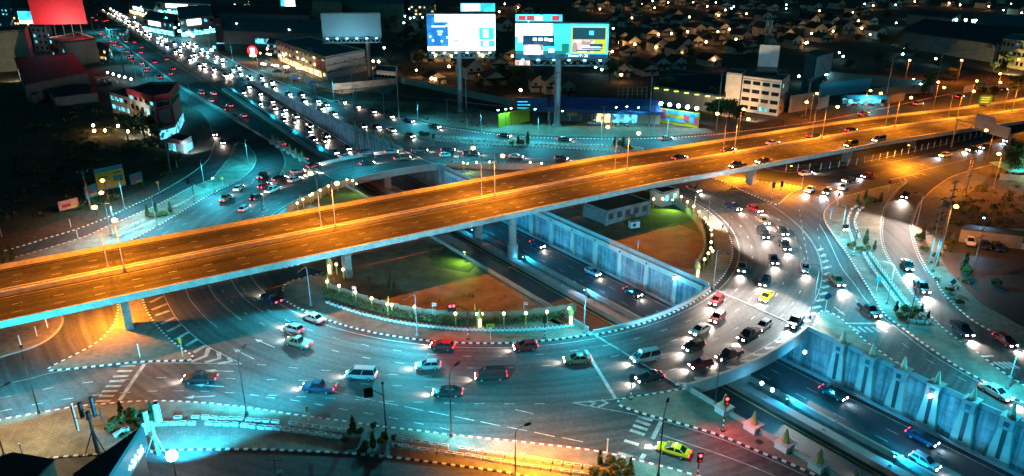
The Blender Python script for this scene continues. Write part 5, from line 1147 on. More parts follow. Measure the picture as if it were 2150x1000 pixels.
# dazzling white and blue billboard
o, a, b, z0, z1 = billboard('dazzling white and blue billboard on a tall column, left of the two lit ones', (967, 236), (905, 28, 1040, 109), .02, scr_w, steel)
patch(o, a, b, z0, z1, .0, .12, .31, 1, scr_b); patch(o, a, b, z0, z1, .12, .8, .31, 1, scr_w, .2)
for k, (u0, u1, v) in enumerate(((.07, .27, .66), (.15, .23, .52), (.16, .21, .44))): patch(o, a, b, z0, z1, u0, v, u1, v+.03, scr_w, .2, 'text_line')
for (u, v) in ((.07, .26), (.2, .24), (.28, .35), (.28, .68), (.03, .37)): patch(o, a, b, z0, z1, u, v, u+.025, v+.05, scr_w, .2)
for u0, v0, u1, v1, m in ((.76, .30, .98, .64, scr_c), (.82, .36, .9, .6, scr_w), (.78, .10, .99, .28, scr_c), (.82, .14, .9, .26, scr_w), (.40, .34, .62, .36, scr_c), (.5, .44, .58, .46, scr_c), (.4, .26, .44, .3, scr_b), (.60, .3, .66, .33, scr_c)): patch(o, a, b, z0, z1, u0, v0, u1, v1, m)
P0 = Vector((*a, 0)); dv = Vector((*b, 0))-P0; board(o, 'top_panel', P0+dv*.5, P0+dv, z1+.6, z1+3.6, scr_c, .3, .1); board(o, 'top_panel_art', P0+dv*.52, P0+dv*.78, z1+1.0, z1+3.3, scr_w, .1, .2)
# blue billboard with a house and a yellow framed picture
o, a, b, z0, z1 = billboard('blue lit billboard with a house picture, right of the two lit ones', (1169, 266), (1083, 47, 1267, 124), -.06, scr_c, steel, 1.15)
for u0, v0, u1, v1, m, f in ((0, 0, 1, .10, scr_d, .12), (0, .10, .55, .2, scr_g, .12), (0, .62, .4, 1, scr_w, .12), (.03, .45, .12, .75, scr_w, .13), (.08, .34, .42, .66, scr_d, .18), (.19, .5, .23, .58, scr_w, .24), (.25, .5, .29, .58, scr_w, .24), (.31, .5, .35, .58, scr_w, .24), (.36, .48, .4, .56, scr_w, .24), (.09, .08, .30, .38, scr_p, .24), (.12, .10, .27, .31, scr_w, .3), (.36, .16, .42, .26, scr_w, .24), (.50, .14, .58, .42, scr_g, .2),
    (.60, .14, .98, .92, scr_y, .2), (.615, .55, .965, .89, scr_k, .26), (.615, .17, .85, .53, scr_p, .26), (.79, .68, .84, .8, scr_c, .32), (.66, .2, .92, .24, scr_d, .32), (.72, .26, .94, .30, scr_d, .32), (.72, .30, .92, .36, scr_w, .32), (.80, .33, .94, .42, scr_d, .36)): patch(o, a, b, z0, z1, u0, v0, u1, v1, m, f)
text('Rooms 9 - 25', 1.25, scr_w, o, tuple((Vector((*a, 0))+(Vector((*b, 0))-Vector((*a, 0)))*.68-Vector((o.location.x, o.location.y, 0)))[:2])+(z0+1.25,), (R(90), 0, -.06)).location.y -= .5
P0 = Vector((*a, 0)); dv = Vector((*b, 0))-P0; board(o, 'top_panel', P0, P0+dv*.5, z1+.3, z1+2.6, scr_c, .3, .1)
for k, m in enumerate((scr_r, scr_r, scr_w, scr_c, scr_r)): board(o, 'top_panel_art', P0+dv*(.03+.09*k), P0+dv*(.11+.09*k), z1+.6, z1+2.2, m, .1, .2)
board(o, 'corner_panel', P0, P0+dv*.16, z0-2.0, z0-.4, scr_p, .1, 1.8)
# blank grey billboard, red billboard
blank = mat('blank_board', (.16, .26, .30), .7, .12, .15)
o, a, b, z0, z1 = billboard('blank grey billboard on a column behind the white shophouses', (778, 176), (692, 27, 806, 79), .1, blank, steel_dk, 1.0)
lamp('SPOT', 'lamp_light', (-6, -14, z0-2), 9000, (.3, .8, 1), o, .3, 120, (-6, 0, z0+8))
rb = px(150, 128); o = thing('billboard', 'big plain red billboard on the roof of the pale shophouse', 'billboard', rb); sc = math.hypot(rb.xy.length, CAMH)/FPX
for z_, n_, m_, th_, of_ in ((0, 'panel', redp, .4, .2),): board(o, n_, (rb.x-48*sc, rb.y-2), (rb.x+40*sc, rb.y+1), up(rb, 51), up(rb, -14), m_, th_, of_)
mb = MB()
for k in range(5): mb.tube([(-11+5*k, 1, 13), (-11+5*k, 1, up(rb, 40))], .2, 5)
mb.build('frame', steel_dk, o)
lamp('SPOT', 'lamp_light', (0, -16, up(rb, 60)), 34000, (1, .6, .55), o, .3, 130, (0, 0, up(rb, 20)))
lamp('POINT', 'lamp_light', (14, -8, up(rb, 60)), 9000, (1, .05, .06), o, .5)  # red light without a fixture, added for the billboard's glow on its neighbour
wsgn = px(85, 118); o = thing('lit_sign', 'white glowing sign board over the narrow shophouse', 'sign', wsgn); sc = math.hypot(wsgn.xy.length, CAMH)/FPX
board(o, 'panel', (wsgn.x-22*sc, wsgn.y), (wsgn.x+20*sc, wsgn.y), up(wsgn, 50), up(wsgn, 43), scr_w, .4); board(o, 'panel', (wsgn.x-22*sc, wsgn.y), (wsgn.x+20*sc, wsgn.y), up(wsgn, 42), up(wsgn, 24), scr_c, .4)
# shops in the upper left centre
for rp, h, lab, lit in (([(300, 40), (362, 50), (372, 32), (312, 24)], 9, 'glowing shop block behind the dark canopy by the highway', E_shop), ([(376, 42), (448, 34), (440, 12), (372, 16)], 12, 'cyan fronted shop block with lit panels', E_shop), ([(325, 6), (440, 10), (440, -6), (330, -8)], 10, 'long shop block with a white roof sign at the top left', E_shop), ([(270, 10), (322, 22), (332, 8), (285, -2)], 8, 'small lit shop beside the far highway', E_winw)):
    bd = building('shop_block', lab, 'shop', rp, h, greyw, roof_gr, {0: (2, 6, 2.6, 2.0), 1: (2, 3, 2.6, 2.0)}, .5, lit=(E_win, .5)); P = drop(rp, h)
    board(bd, 'shopfront', P[0], P[1], .4, 3.4, lit, .15, .2); board(bd, 'sign_panel', P[0]+(P[1]-P[0])*.2, P[0]+(P[1]-P[0])*.6, h*.62, h*.95, scr_w, .3, .5)
cp = building('canopy', 'dark petrol style canopy beside the bright shops', 'canopy', [(332, 52), (372, 58), (376, 48), (338, 44)], 5, steel_dk, roof_bl, None, .2)
for nm, lab, bx, hh in (('sign_tower', 'tall black sign tower in front of the bright shops', (466, 108), 38),):
    B = px(*bx); o = thing(nm, lab, 'sign', B); z = up(B, hh); MB().box((0, 0, z/2), (4.4, 1.0, z)).build('panel', black, o); MB().box((0, -.56, z-4), (2.2, .06, 1.2)).build('artwork', scr_d, o); MB().box((0, -.56, z*.25), (4.6, .2, .5)).build('light_strip', E_win, o)
neon = px(533, 130); o = thing('neon_sign', 'red and green neon sign by the highway shops', 'sign', neon); MB().tube([(0, 0, 0), (0, 0, 5)], .2).build('post', steel_dk, o); MB().tube([(0, .1, 6), (0, -.1, 6)], 3, 16).build('disc', scr_r, o); MB().box((0, -.3, 6), (2.2, .2, 3.2)).build('artwork', scr_w, o); MB().box((0, -.3, 3.4), (3, .2, .8)).build('artwork', E_green, o)
lamp('POINT', 'lamp_light', (0, -3, 5), 2500, (1, .1, .12), o, .4)
wr_ = building('warehouse', 'long low warehouse with a cyan lit strip behind the blank billboard', 'warehouse', [(470, 66), (690, 74), (688, 44), (480, 36)], 8, greyw, roof_gr, None, .3); P = drop([(470, 66), (690, 74)], 8); board(wr_, 'light_strip', P[0]+(P[1]-P[0])*.3, P[1], 1.0, 4.2, E_win, .1, .15)
building('warehouse', 'dark long warehouse roof above the lit strip', 'warehouse', [(440, 28), (650, 34), (650, 16), (450, 10)], 9, greyw, roof_dk, None, .3)
gb = mat('green_grey_render', (.10, .17, .13), .85, .25, .3)
building('store', 'tall greenish box store at the top edge', 'building', [(655, 4), (717, 6), (717, -8), (655, -8)], 18, gb, roof_gr, None, .5)
building('store', 'wide grey-green store with lamps on its right flank', 'building', [(717, 8), (846, 10), (850, -6), (720, -8)], 12, gb, roof_gr, None, .5)
lt = px(610, 24); o = thing('lit_sign', 'white glowing shop sign at the top edge', 'sign', lt); MB().box((0, 0, 7), (10, .6, 8)).build('panel', scr_w, o); MB().box((-7, 0, 9), (3, .6, 12)).build('panel', scr_c, o); MB().tube([(0, .3, 0), (0, .3, 3.2)], .3).build('post', steel_dk, o)
for i, (x, y) in enumerate([(851, 40), (862, 44), (870, 42), (849, 55), (888, 42), (916, 40), (597, 35), (575, 38), (500, 40), (460, 40), (527, 40), (808, 112), (330, 40), (345, 45), (360, 48), (410, 60), (425, 62), (388, 64), (370, 66), (402, 30), (286, 42), (292, 30), (318, 46)]):
    B = px(x, y+10); o = thing('yard_lamp', 'cool white yard lamp in the town, %s of those from the %s' % (od(i+1), 'store yards'), 'lamp', B, 0, 'cool yard lamps in the town'); MB().tube([(0, 0, 0), (0, 0, 5.4)], .1, 5).build('pole', steel_dk, o); MB().ball((0, 0, 5.8), .6, 0, 6, 5).build('lens', E_cool, o)
trg = random.Random(21)
for i in range(46):
    u = trg.random(); x = 285+170*u+trg.uniform(-6, 6); y = 14+92*u*trg.random()+trg.uniform(0, 16); e = trg.choice([E_cool, E_cool, E_white, E_shop, E_porch])
    B = px(x, y+5); o = thing('shop_light', 'small bright shop light beside the far highway, %s of the cluster' % od(i+1), 'shop light', B, trg.uniform(-.5, .5), 'bright shop lights by the far highway'); MB().tube([(0, 0, 0), (0, 0, 4)], .1, 5).build('post', steel_dk, o)
    MB().box((0, 0, 4.4), (trg.uniform(.8, 3.2), .4, trg.uniform(.7, 1.6))).build('light_panel', e, o)
for (x, y, c_) in ((335, 48, (.1, .8, .9)), (400, 75, (.1, .8, .9)), (445, 85, (.1, .8, .9)), (300, 35, (.5, .8, .8)), (600, 150, (1, .66, .3)), (565, 135, (1, .66, .3)), (640, 160, (1, .66, .3)), (860, 40, (.2, .9, .7)), (500, 75, (.1, .7, .8)), (610, 90, (.1, .7, .8))):
    B = px(x, y); o = thing('area_light', 'tall yard light lighting the town ground near row %s' % od(int(y/10)+1)+' column %s' % od(int(x/60)+1), 'lamp post', B, 0); MB().tube([(0, 0, 0), (0, 0, 8)], .14, 5).build('pole', steel_dk, o); MB().ball((0, 0, 8.3), .5, 0, 8, 5).build('lens', E_cool if c_[0] < .6 else E_porch, o); lamp('SPOT', 'lamp_light', (0, 0, 7.9), 12000, c_, o, .3, 160, (0, 0, 0))
for i, (rp, h, m_, w_) in enumerate([([(-20, 18), (22, 20), (24, 4), (-20, 2)], 9, greyw, 'grey block at the left corner of the top edge'), ([(26, 34), (58, 36), (60, 20), (28, 18)], 8, beige, 'beige block left of the glowing white sign'), ([(-30, 46), (22, 50), (26, 38), (-20, 34)], 7, greyw, 'low dark block above the windowless beige one'), ([(455, 6), (520, 8), (522, -6), (455, -8)], 9, gb, 'greenish shed at the top edge right of the shop cluster'), ([(530, 30), (585, 33), (588, 20), (534, 18)], 6, greyw, 'low grey shed left of the glowing shop sign'), ([(860, 12), (912, 14), (914, 2), (862, 0)], 9, greyw, 'grey yard building right of the wide store'), ([(560, 92), (600, 97), (604, 84), (566, 80)], 6, beige, 'small block at the far end of the shophouses'), ([(785, 150), (830, 154), (834, 142), (790, 139)], 5, cream, 'cream villa beside the blank billboard column'), ([(222, 62), (262, 70), (268, 58), (232, 52)], 6, beige, 'low shop left of the far highway'), ([(196, 100), (226, 106), (232, 95), (204, 90)], 7, greyw, 'shop beside the red-lit frontage')]):
    building('town_building', w_, 'building', rp, h, m_, roof_gr, {0: (max(1, int(h/3)), 6, 1.8, 1.3), 1: (max(1, int(h/3)), 3, 1.6, 1.3)}, .4, lit=([E_win, E_winw][i % 2], .45))
# white shophouses
ws = building('shophouse_row', 'long white-ended shophouse row lit warm along its street side', 'building', [(683, 123), (765, 107), (652, 80), (580, 88)], 10.5, cream, roof_gr, {3: (3, 12, 2.6, 1.3)}, .6, lit=(E_winw, .25))
P = drop([(683, 123), (765, 107), (652, 80), (580, 88)], 10.5)
board(ws, 'cladding', P[0], P[1], 0.2, 10.8, whitew, .2, .25)
for z in (3.4, 6.8): board(ws, 'floor_line', P[0], P[1], z, z+.3, steel_dk, .1, .32)
for k in range(8):
    q = P[0]+(P[1]-P[0])*(k+.5)/8; board(ws, 'vent', q, q+(P[1]-P[0])*.05, 5.0+3.4*(k % 2)-1.2, 5.4+3.4*(k % 2)-1.2, steel_dk, .1, .32)
board(ws, 'awning', P[3], P[0], 9.8, 10.9, roof_dk, .5, .7); board(ws, 'shopfront', P[3]+(P[0]-P[3])*.05, P[3]+(P[0]-P[3])*.9, .4, 3.0, E_winw, .1, .2)
for k in range(3): q = P[3]+(P[0]-P[3])*(.82+.06*k); board(ws, 'red_panel', q, q+(P[0]-P[3])*.05, 4, 9, redp, .1, .3)
for i in range(26):
    x, y = 548+(i*37 % 100), 122+(i*23 % 46)+(i*37 % 100)*.12
    B = px(x, min(y, 170)+3); o = thing('market_lamp', 'warm market lamp beside the white-ended shophouses, %s from where the stalls begin' % od(i+1), 'lamp', B, 0, 'market lamps before the shophouses'); MB().tube([(0, 0, 0), (0, 0, 3.2)], .07, 5).build('pole', steel_dk, o); MB().ball((0, 0, 3.5), .42, 0, 6, 5).build('lens', emat('market_bulb', (1, .74, .42), 24), o)
for i in range(9):
    x, y = 560+i*12, 138+i*4+(i % 3)*6
    B = px(x, y+4); o = thing('market_stall', 'canvas market stall in the lit car park, %s from the left' % od(i+1), 'stall', B, .6, 'market stalls in the car park'); MB().hexa([(-2.4, -2, 2.6), (2.4, -2, 2.6), (2.4, 2, 2.6), (-2.4, 2, 2.6)], [(-.2, -.2, 3.7), (.2, -.2, 3.7), (.2, .2, 3.7), (-.2, .2, 3.7)]).build('canopy', [whitew, roof_gr, roof_bl][i % 3], o)
    mb = MB()
    for a_, b_ in ((-2, -1.7), (2, -1.7), (2, 1.7), (-2, 1.7)): mb.tube([(a_, b_, 0), (a_, b_, 2.65)], .06, 5)
    mb.build('frame', steel, o)
# string of lights by the parked cars
for i, (x, y) in enumerate([(228, 157), (240, 160), (252, 164), (264, 167), (277, 171)]):
    B = px(x, y+6); o = thing('globe_lamp', 'white globe in the string of lights behind the corner building, %s from the left' % od(i+1), 'lamp', B, 0, 'string of lights'); MB().tube([(0, 0, 0), (0, 0, 2.0)], .08, 5).build('post', steel, o); MB().ball((0, 0, 2.4), .5, 0, 8, 5).build('globe', E_white, o)
for i, (x, y, e) in enumerate([(311, 190, E_warm), (342, 188, E_cool), (123, 208, E_green), (223, 282, E_porch), (198, 271, E_porch), (200, 283, E_porch), (250, 272, E_porch), (270, 284, E_porch)]):
    B = px(x, y+4); o = thing('yard_lamp', ['warm lamp on the roof line behind the corner building', 'blue-white lamp behind the corner building', 'greenish lamp at the edge of the dark field', 'warm yard lamp right of the pair in the dark field', 'upper warm yard lamp in the dark field', 'lower warm yard lamp in the dark field', 'warm lamp left under the annex', 'warm lamp right under the annex'][i], 'lamp', B); MB().tube([(0, 0, 0), (0, 0, 1.6)], .08, 5).build('pole', steel_dk, o); MB().ball((0, 0, 2.0), .5, 0, 8, 5).build('lens', e, o)
# blue roofed shop and its yard
P0, P1 = px(1150, 254), px(1385, 262); d = (P1-P0).normalized(); o = thing('blue_roofed_shop', 'long low shop with a blue roof and a bright open bay', 'shop', P0, math.atan2(d.y, d.x)); Lw = (P1-P0).length
MB().box((Lw/2, 7, 2.2), (Lw, 14, 4.4)).build('walls', cream, o); MB().hexa([(-1, -1.6, 4.2), (Lw+1, -1.6, 4.2), (Lw+1, 15, 4.2), (-1, 15, 4.2)], [(1, 6.5, 8), (Lw-1, 6.5, 8), (Lw-1, 7.5, 8), (1, 7.5, 8)]).box((Lw/2, -1.7, 4.5), (Lw+2, .2, 1.2)).build('roof', roof_bl, o)
for x0, x1, m, n_ in ((.02, .42, steel_dk, 'shutter'), (.44, .56, E_winw, 'open_bay'), (.58, .8, E_win, 'shopfront')): MB().box((Lw*(x0+x1)/2, -.08, 1.8), (Lw*(x1-x0), .1, 3.2)).build(n_, m, o)
MB().box((Lw*.22, -.5, 3.3), (4.0, .1, 1.5)).build('yellow_sign', sign_y, o)
for k in range(4): MB().box((Lw*(.1+.1*k), -.14, 1.8), (.25, .1, 3.4)).build('pillar', cream, o)
lamp('SPOT', 'lamp_light', (Lw*.5, -3, 4.5), 1800, (1, .75, .45), o, .3, 150, (Lw*.5, -5, 0))
for i in range(9):
    B = px(1268+i*6, 262+(i % 3)*2.5, .2); o = thing('motorcycle', 'motorcycle parked before the bright bay of the blue roofed shop, %s from the left' % od(i+1), 'motorcycle', B, 1.2+.1*i, 'motorcycles before the shop')
    MB().box((0, 0, .75), (1.0, .28, .3)).box((.5, 0, 1.0), (.15, .6, .1)).box((-.4, 0, .95), (.7, .25, .12)).build('body', [redp, black, PAINT['silver']][i % 3], o)
    for xx in (-.62, .62): MB().tube([(xx, -.06, .3), (xx, .06, .3)], .3, 10).build('wheel', tyre, o)
def yardwall(nm, label, a, b, h, m, cat='wall', th=.3):
    P0, P1 = px(*a), px(*b); o = thing(nm, label, cat, P0); board(o, 'wall', P0, P1, 0, h, m, th); return o, P0, P1
yel = mat('yellow_wall_paint', (.72, .55, .02), .7, .15, .4); pinkp = mat('pink_paint', (.65, .05, .14), .7, .15, .4); skyp = mat('sky_paint', (.08, .42, .60), .7, .15, .4)
o, P0, P1 = yardwall('painted_wall', 'plain yellow wall under the blue hoarding', (1047, 269), (1112, 255), 5.2, yel)
o, P0, P1 = yardwall('mural_wall', 'wall with a pink yellow and blue mural under five lamps', (1374, 256), (1466, 270), 5.6, yel); v = P1-P0
for u0, u1, z0_, z1_, m in ((.06, .26, 1.6, 5.2, pinkp), (.26, .98, 3.8, 5.4, skyp), (.26, .66, 2.6, 3.7, sign_y), (.08, .7, 1.2, 2.5, skyp), (.66, .78, 1.8, 4.6, pinkp), (.8, .9, 1.4, 4.8, skyp), (.91, .98, 1.2, 4.4, pinkp)): board(o, 'mural', P0+v*u0, P0+v*u1, z0_, z1_, m, .1, .15)
for i in range(5):
    q = P0+v*(.1+.2*i); f_ = MB(); f_.tube([(q.x, q.y, 5.6), (q.x+v.y*.015, q.y-2.2, 7.6)], .05); wpart(f_, 'bracket', steel, o); f_ = MB(); f_.ball((q.x+v.y*.015, q.y-2.4, 7.7), .7, 0, 8, 5); wpart(f_, 'floodlamp', E_cool, o)
lamp('SPOT', 'lamp_light', tuple((P0+v*.5-o.location)[:2])+(9.0,), 5200, (.55, .92, 1), o, .4, 150, tuple((P0+v*.5-o.location)[:2])+(0.0,)).location.y -= 4
for (x, y, w, pw) in ((1046, 268, 'left end of the yellow wall', 1800), (1062, 266, 'middle of the yellow wall', 1800), (1073, 264, 'right of the yellow wall', 1800), (1123, 266, 'tall billboard column', 2600), (1292, 262, 'bright open bay', 3600), (1314, 260, 'right part of the blue roofed shop', 1800), (1338, 262, 'end of the blue roofed shop', 1800), (1180, 270, 'forecourt of the blue roofed shop', 2500)):
    B = px(x, y, .2); floodlight('cyan yard floodlight at the %s' % w, B, B+Vector((1, -5, 0)), pw, (.12, .9, .9), E_cool, .8, 6.5, 160)
B = px(1114, 250); o = thing('hoarding', 'dark blue hoarding on posts over the yellow wall', 'billboard', B); sc = math.hypot(B.xy.length, CAMH)/FPX; zz0, zz1 = up(B, 236), up(B, 206)
board(o, 'panel', (B.x-34*sc, B.y), (B.x+34*sc, B.y), zz0, zz1, mat('hoarding_blue', (.03, .12, .30), .6, .2, .4), .3)
for k, (u, w_) in enumerate(((.1, .3), (.1, .38), (.1, .34), (.1, .3))): board(o, 'text_line', (B.x-34*sc+u*68*sc, B.y), (B.x-34*sc+(u+w_)*68*sc, B.y), zz1-1.6-1.2*k, zz1-1.3-1.2*k, scr_c, .05, .05)
mb = MB()
for k in (-28, 0, 28): mb.tube([(k*sc, .4, 0), (k*sc, .4, zz0)], .15)
mb.build('post_frame', steel_dk, o)
B = px(1325, 250); o = thing('scaffold_frame', 'empty billboard scaffold behind the blue roofed shop', 'scaffold', B); zz0, zz1 = up(B, 236), up(B, 183); wd = 29*math.hypot(B.xy.length, CAMH)/FPX; mb = MB()
for k in range(7): x = -wd+2*wd*k/6; mb.tube([(x, 0, 0), (x, 0, zz1)], .09, 4); mb.tube([(x, 1.4, 0), (x, 1.4, zz1)], .07, 4)
for k in range(9): z = zz0*.3+(zz1-zz0*.3)*k/8; mb.tube([(-wd, 0, z), (wd, 0, z)], .08, 4)
mb.build('lattice', mat('rusty_steel', (.16, .10, .07), .8, .3, 2), o)
wh = building('warehouse', 'broad dark warehouse roof with a row of yellow-green lamps at its eaves', 'warehouse', [(1372, 181), (1522, 204), (1524, 160), (1415, 146)], 7, greyw, roof_dk, None, .2)
P = drop([(1372, 181), (1522, 204)], 7); v = P[1]-P[0]
for k in range(7): q = P[0]+v*(.04+.145*k); f_ = MB(); f_.box((q.x, q.y-.8, 6.4), (1.8, .5, .3)); wpart(f_, 'eaves_lamp', emat('eaves_glow', (.6, .75, .12), 3, False), wh)
cmb = building('cream_block', 'cream four storey block with a blank white roof board', 'building', [(1560, 165), (1641, 175), (1659, 162), (1590, 152)], 13, cream, roof_gr, {0: (4, 4, 3.0, 1.4), 1: (3, 2, 1.6, 1.2)}, .8, lit=(E_win, .06))
building('cream_tower', 'plain cream stair tower left of the four storey block', 'building', [(1526, 155), (1558, 158), (1566, 149), (1536, 147)], 14.5, cream, roof_gr, None, .3)
P = drop([(1588, 158), (1630, 160)], 13); board(cmb, 'roof_board', P[0], P[1], 16.5, 25, whitew, .4); board(cmb, 'board_frame', P[0], P[1], 13.3, 16.4, steel_dk, .3)
def lattice(label, base, ytop, w, roofz=0.0, nm='telecom_tower'):
    B = px(*base); o = thing(nm, label, 'mast', (B.x, B.y, roofz)); h = up(B, ytop)-roofz; mb = MB(); n = 14
    for sx, sy in ((-1, -1), (1, -1), (1, 1), (-1, 1)): mb.tube([(sx*w, sy*w, 0), (sx*w*.35, sy*w*.35, h)], .09, 4)
    for k in range(n):
        z, z2 = h*k/n, h*(k+1)/n; a_, b_ = w*(1-.65*k/n), w*(1-.65*(k+1)/n)
        for s_ in (-1, 1): mb.tube([(-a_, s_*a_, z), (b_, s_*b_, z2)], .05, 4); mb.tube([(s_*a_, -a_, z), (s_*b_, b_, z2)], .05, 4)
    mb.build('lattice', steel, o)
    for k in range(6):
        g_ = 1.05*k; MB().box((.9*w*math.cos(g_), .9*w*math.sin(g_), h-1.5-(k % 2)*3), (.4, .25, 2.6), g_).build('antenna_panel', whitew, o)
lattice('red and white telecom lattice mast behind the cream block', (1596, 200), 42, 1.5)
tb = building('teal_block', 'teal lit slab building with a perforated panel right of the cream block', 'building', [(1692, 113), (1712, 120), (1735, 112), (1714, 107)], 17, mat('teal_render', (.06, .22, .26), .8, .3, .3), roof_gr, None, .3)
P = drop([(1713, 122), (1747, 112)], 17); board(tb, 'panel', P[0], P[1], 8.5, 17.5, blank, .3, .6)
for k in range(9): q = P[0]+(P[1]-P[0])*(.1+.09*k); board(tb, 'panel_hole', q, q+(P[1]-P[0])*.05, 10+(k*5 % 6), 10.7+(k*5 % 6), steel_dk, .1, .72)
for nm, lab, a, b, h, m in (('hoarding_wall', 'tall brown hoarding right of the cream block', (1656, 238), (1718, 228), 7, beige), ('yard_wall', 'teal lit yard wall behind the market stall', (1718, 205), (1826, 192), 6, skyp), ('yard_wall', 'long dark teal wall behind the lamps', (1735, 172), (1960, 195), 5, greyw), ('boundary_wall', 'long low boundary wall beyond the dirt lot', (834, 174), (1075, 224), 3, concrete), ('boundary_wall', 'dark red wall left of the pole in the dirt lot', (700, 190), (835, 178), 3, concrete_dk), ('small_hoarding', 'orange lit hoarding beside the market stall', (1716, 232), (1738, 225), 5, beige), ('small_hoarding', 'pink banner board on the far right verge', (2022, 195), (2043, 192), 3, cream), ('garden_wall', 'brick wall under the teal roof at the right edge', (2097, 380), (2200, 392), 2.2, beige), ('low_shed', 'orange lit low wall by the second far lamp', (1862, 218), (1898, 212), 3.5, beige), ('low_shed', 'long orange lit wall of the far right yards', (1830, 205), (1955, 195), 4, beige)):
    yardwall(nm, lab, a, b, h, m)
ms = thing('market_stall', 'open stall with a teal canopy and glowing goods on the far right frontage', 'stall', px(1815, 222)); MB().hexa([(-9, -3, 3.2), (9, -3, 3.2), (9, 4, 3.2), (-9, 4, 3.2)], [(-8, 0, 4.4), (8, 0, 4.4), (8, 1, 4.4), (-8, 1, 4.4)]).build('canopy', skyp, ms); mb = MB()
for k in range(5):
    for y in (-2.8, 3.6): mb.tube([(-8.5+4.2*k, y, 0), (-8.5+4.2*k, y, 3.3)], .08, 5)
mb.build('frame', steel, ms); MB().box((0, 3, 1.2), (16, .3, 2.4)).build('back_panel', E_win, ms)
for k in range(7): MB().box((-7+2.3*k, -.5, .5), (1.4, .9, 1.0)).build('goods_table', [whitew, redp, skyp][k % 3], ms)
lamp('POINT', 'lamp_light', (0, -4, 4.5), 3500, (.2, .85, 1), ms, .4)
bb = building('hotel', 'beige building with rows of small windows at the right edge', 'building', [(2106, 84), (2170, 92), (2200, 76), (2124, 74)], 14, mat('sodium_cream', (.5, .42, .26), .85, .2, .4), roof_gr, {0: (3, 7, 1.4, 2.0), 3: (3, 2, 1.4, 2.0)}, .5)
for lab, rp, h, m in (('long dark warehouse in front of the bright factory yard', [(1890, 66), (2108, 96), (2150, 62), (1940, 40)], 10, greyw), ('farther dark warehouse left of the factory yard', [(1905, 30), (2000, 40), (2020, 28), (1920, 20)], 8, greyw), ('gabled factory hall behind the red awnings', [(2050, 46), (2150, 58), (2160, 36), (2070, 28)], 10, mat('factory_teal', (.08, .2, .24), .8, .3, .2))): building('warehouse', lab, 'warehouse', rp, h, m, roof_dk if 'dark' in lab else roof_gr, None, .2)
for i, (x, y) in enumerate([(2003, 58), (2023, 58), (2038, 60), (2044, 60), (2081, 56), (2097, 60), (2122, 62)]):
    B = px(x, y+5); o = thing('factory_floodlight', 'dazzling factory yard floodlight, %s from the left' % od(i+1), 'floodlight', B, 0, 'factory floodlights'); MB().tube([(0, 0, 0), (0, 0, 7)], .14, 5).build('pole', steel_dk, o); MB().ball((0, 0, 7.4), .95 if i < 4 else .7, 0, 8, 5).build('lens', E_cool, o); lamp('POINT', 'lamp_light', (0, -3, 7), 9000 if i < 4 else 3000, (.5, .95, .9), o, .5)
for i in range(4):
    B = px(2092+i*20, 74+i*2.5); o = thing('awning', 'red awning along the factory yard, %s from the left' % od(i+1), 'awning', B, -.15, 'red awnings'); MB().hexa([(-4.5, -3, 3), (4.5, -3, 3), (4.5, 3, 5), (-4.5, 3, 5)], [(-4.5, -3, 3.2), (4.5, -3, 3.2), (4.5, 3, 5.2), (-4.5, 3, 5.2)]).build('canvas', redp, o); MB().tube([(-4, -2.8, 0), (-4, -2.8, 3)], .1).tube([(4, -2.8, 0), (4, -2.8, 3)], .1).build('frame', steel, o)
ln = building('lean_to', 'lean-to shelter over the parked cars in the right hand lot', 'shelter', [(2018, 482), (2150, 497), (2170, 490), (2030, 473)], 3.2, beige, roof_tl, None, 0); yardwall('yard_wall', 'low pale wall behind the cars in the right hand lot', (2108, 520), (2150, 526), 1.6, whitew)
o = thing('teal_tent', 'teal roofed tent at the right picture edge', 'tent', px(2150, 372)); MB().hexa([(-8, -5, 3), (8, -5, 3), (8, 5, 3), (-8, 5, 3)], [(-1, -.6, 5.4), (1, -.6, 5.4), (1, .6, 5.4), (-1, .6, 5.4)]).build('roof', mat('teal_tent', (.05, .5, .42), .6, .15, 1), o); mb = MB()
for a_, b_ in ((-7, -4), (7, -4), (7, 4), (-7, 4)): mb.tube([(a_, b_, 0), (a_, b_, 3.05)], .1)
mb.build('frame', steel, o); lamp('POINT', 'lamp_light', (-4, -8, 6), 2200, (.3, 1, .9), o, .3)
lamp_lot = floodlight('blue floodlight over the parked cars of the right hand lot', px(2055, 500, .2), px(2060, 530), 900, (.15, .6, 1), E_cool, .4, 5, 150)
# plant room and kiosk in the right plaza
pr_ = building('plant_room', 'low plant room with a flat dark roof in the right plaza', 'building', [(1228, 428), (1274, 445), (1363, 424), (1322, 410)], 3.6, greyw, roof_dk, {1: (1, 5, 1.4, 1.6)}, .0, wmat=steel_dk, ground=.15)
P = drop([(1228, 428), (1274, 445), (1363, 424), (1322, 410)], 3.6)
for i in range(3): board(pr_, 'fascia', P[i], P[i+1], 3.0, 3.95, concrete_dk, .25, .2)
for i in range(3): q = P[i]; mb = MB(); mb.box((q.x, q.y, 1.6), (.7, .7, 3.1), rD); wpart(mb, 'corner_pillar', concrete_dk, pr_)
gh = building('guard_house', 'small lit guard house beside the overpass in the right plaza', 'building', [(1366, 398), (1392, 408), (1426, 399), (1400, 392)], 3.8, cream, roof_dk, {1: (1, 2, 1.0, 1.4)}, .2, ground=.15, lit=(E_win, .5))
o = thing('generator_box', 'white box cabinet on the right plaza before the plant room', 'cabinet', px(1331, 478, .2), .35); MB().box((0, 0, .85), (2.4, 1.3, 1.5)).build('cabinet', whitew, o); MB().box((0, 0, 1.66), (2.5, 1.4, .1)).build('lid', concrete, o); MB().box((-.3, -.68, .9), (.9, .06, .8)).build('louvre', steel_dk, o)
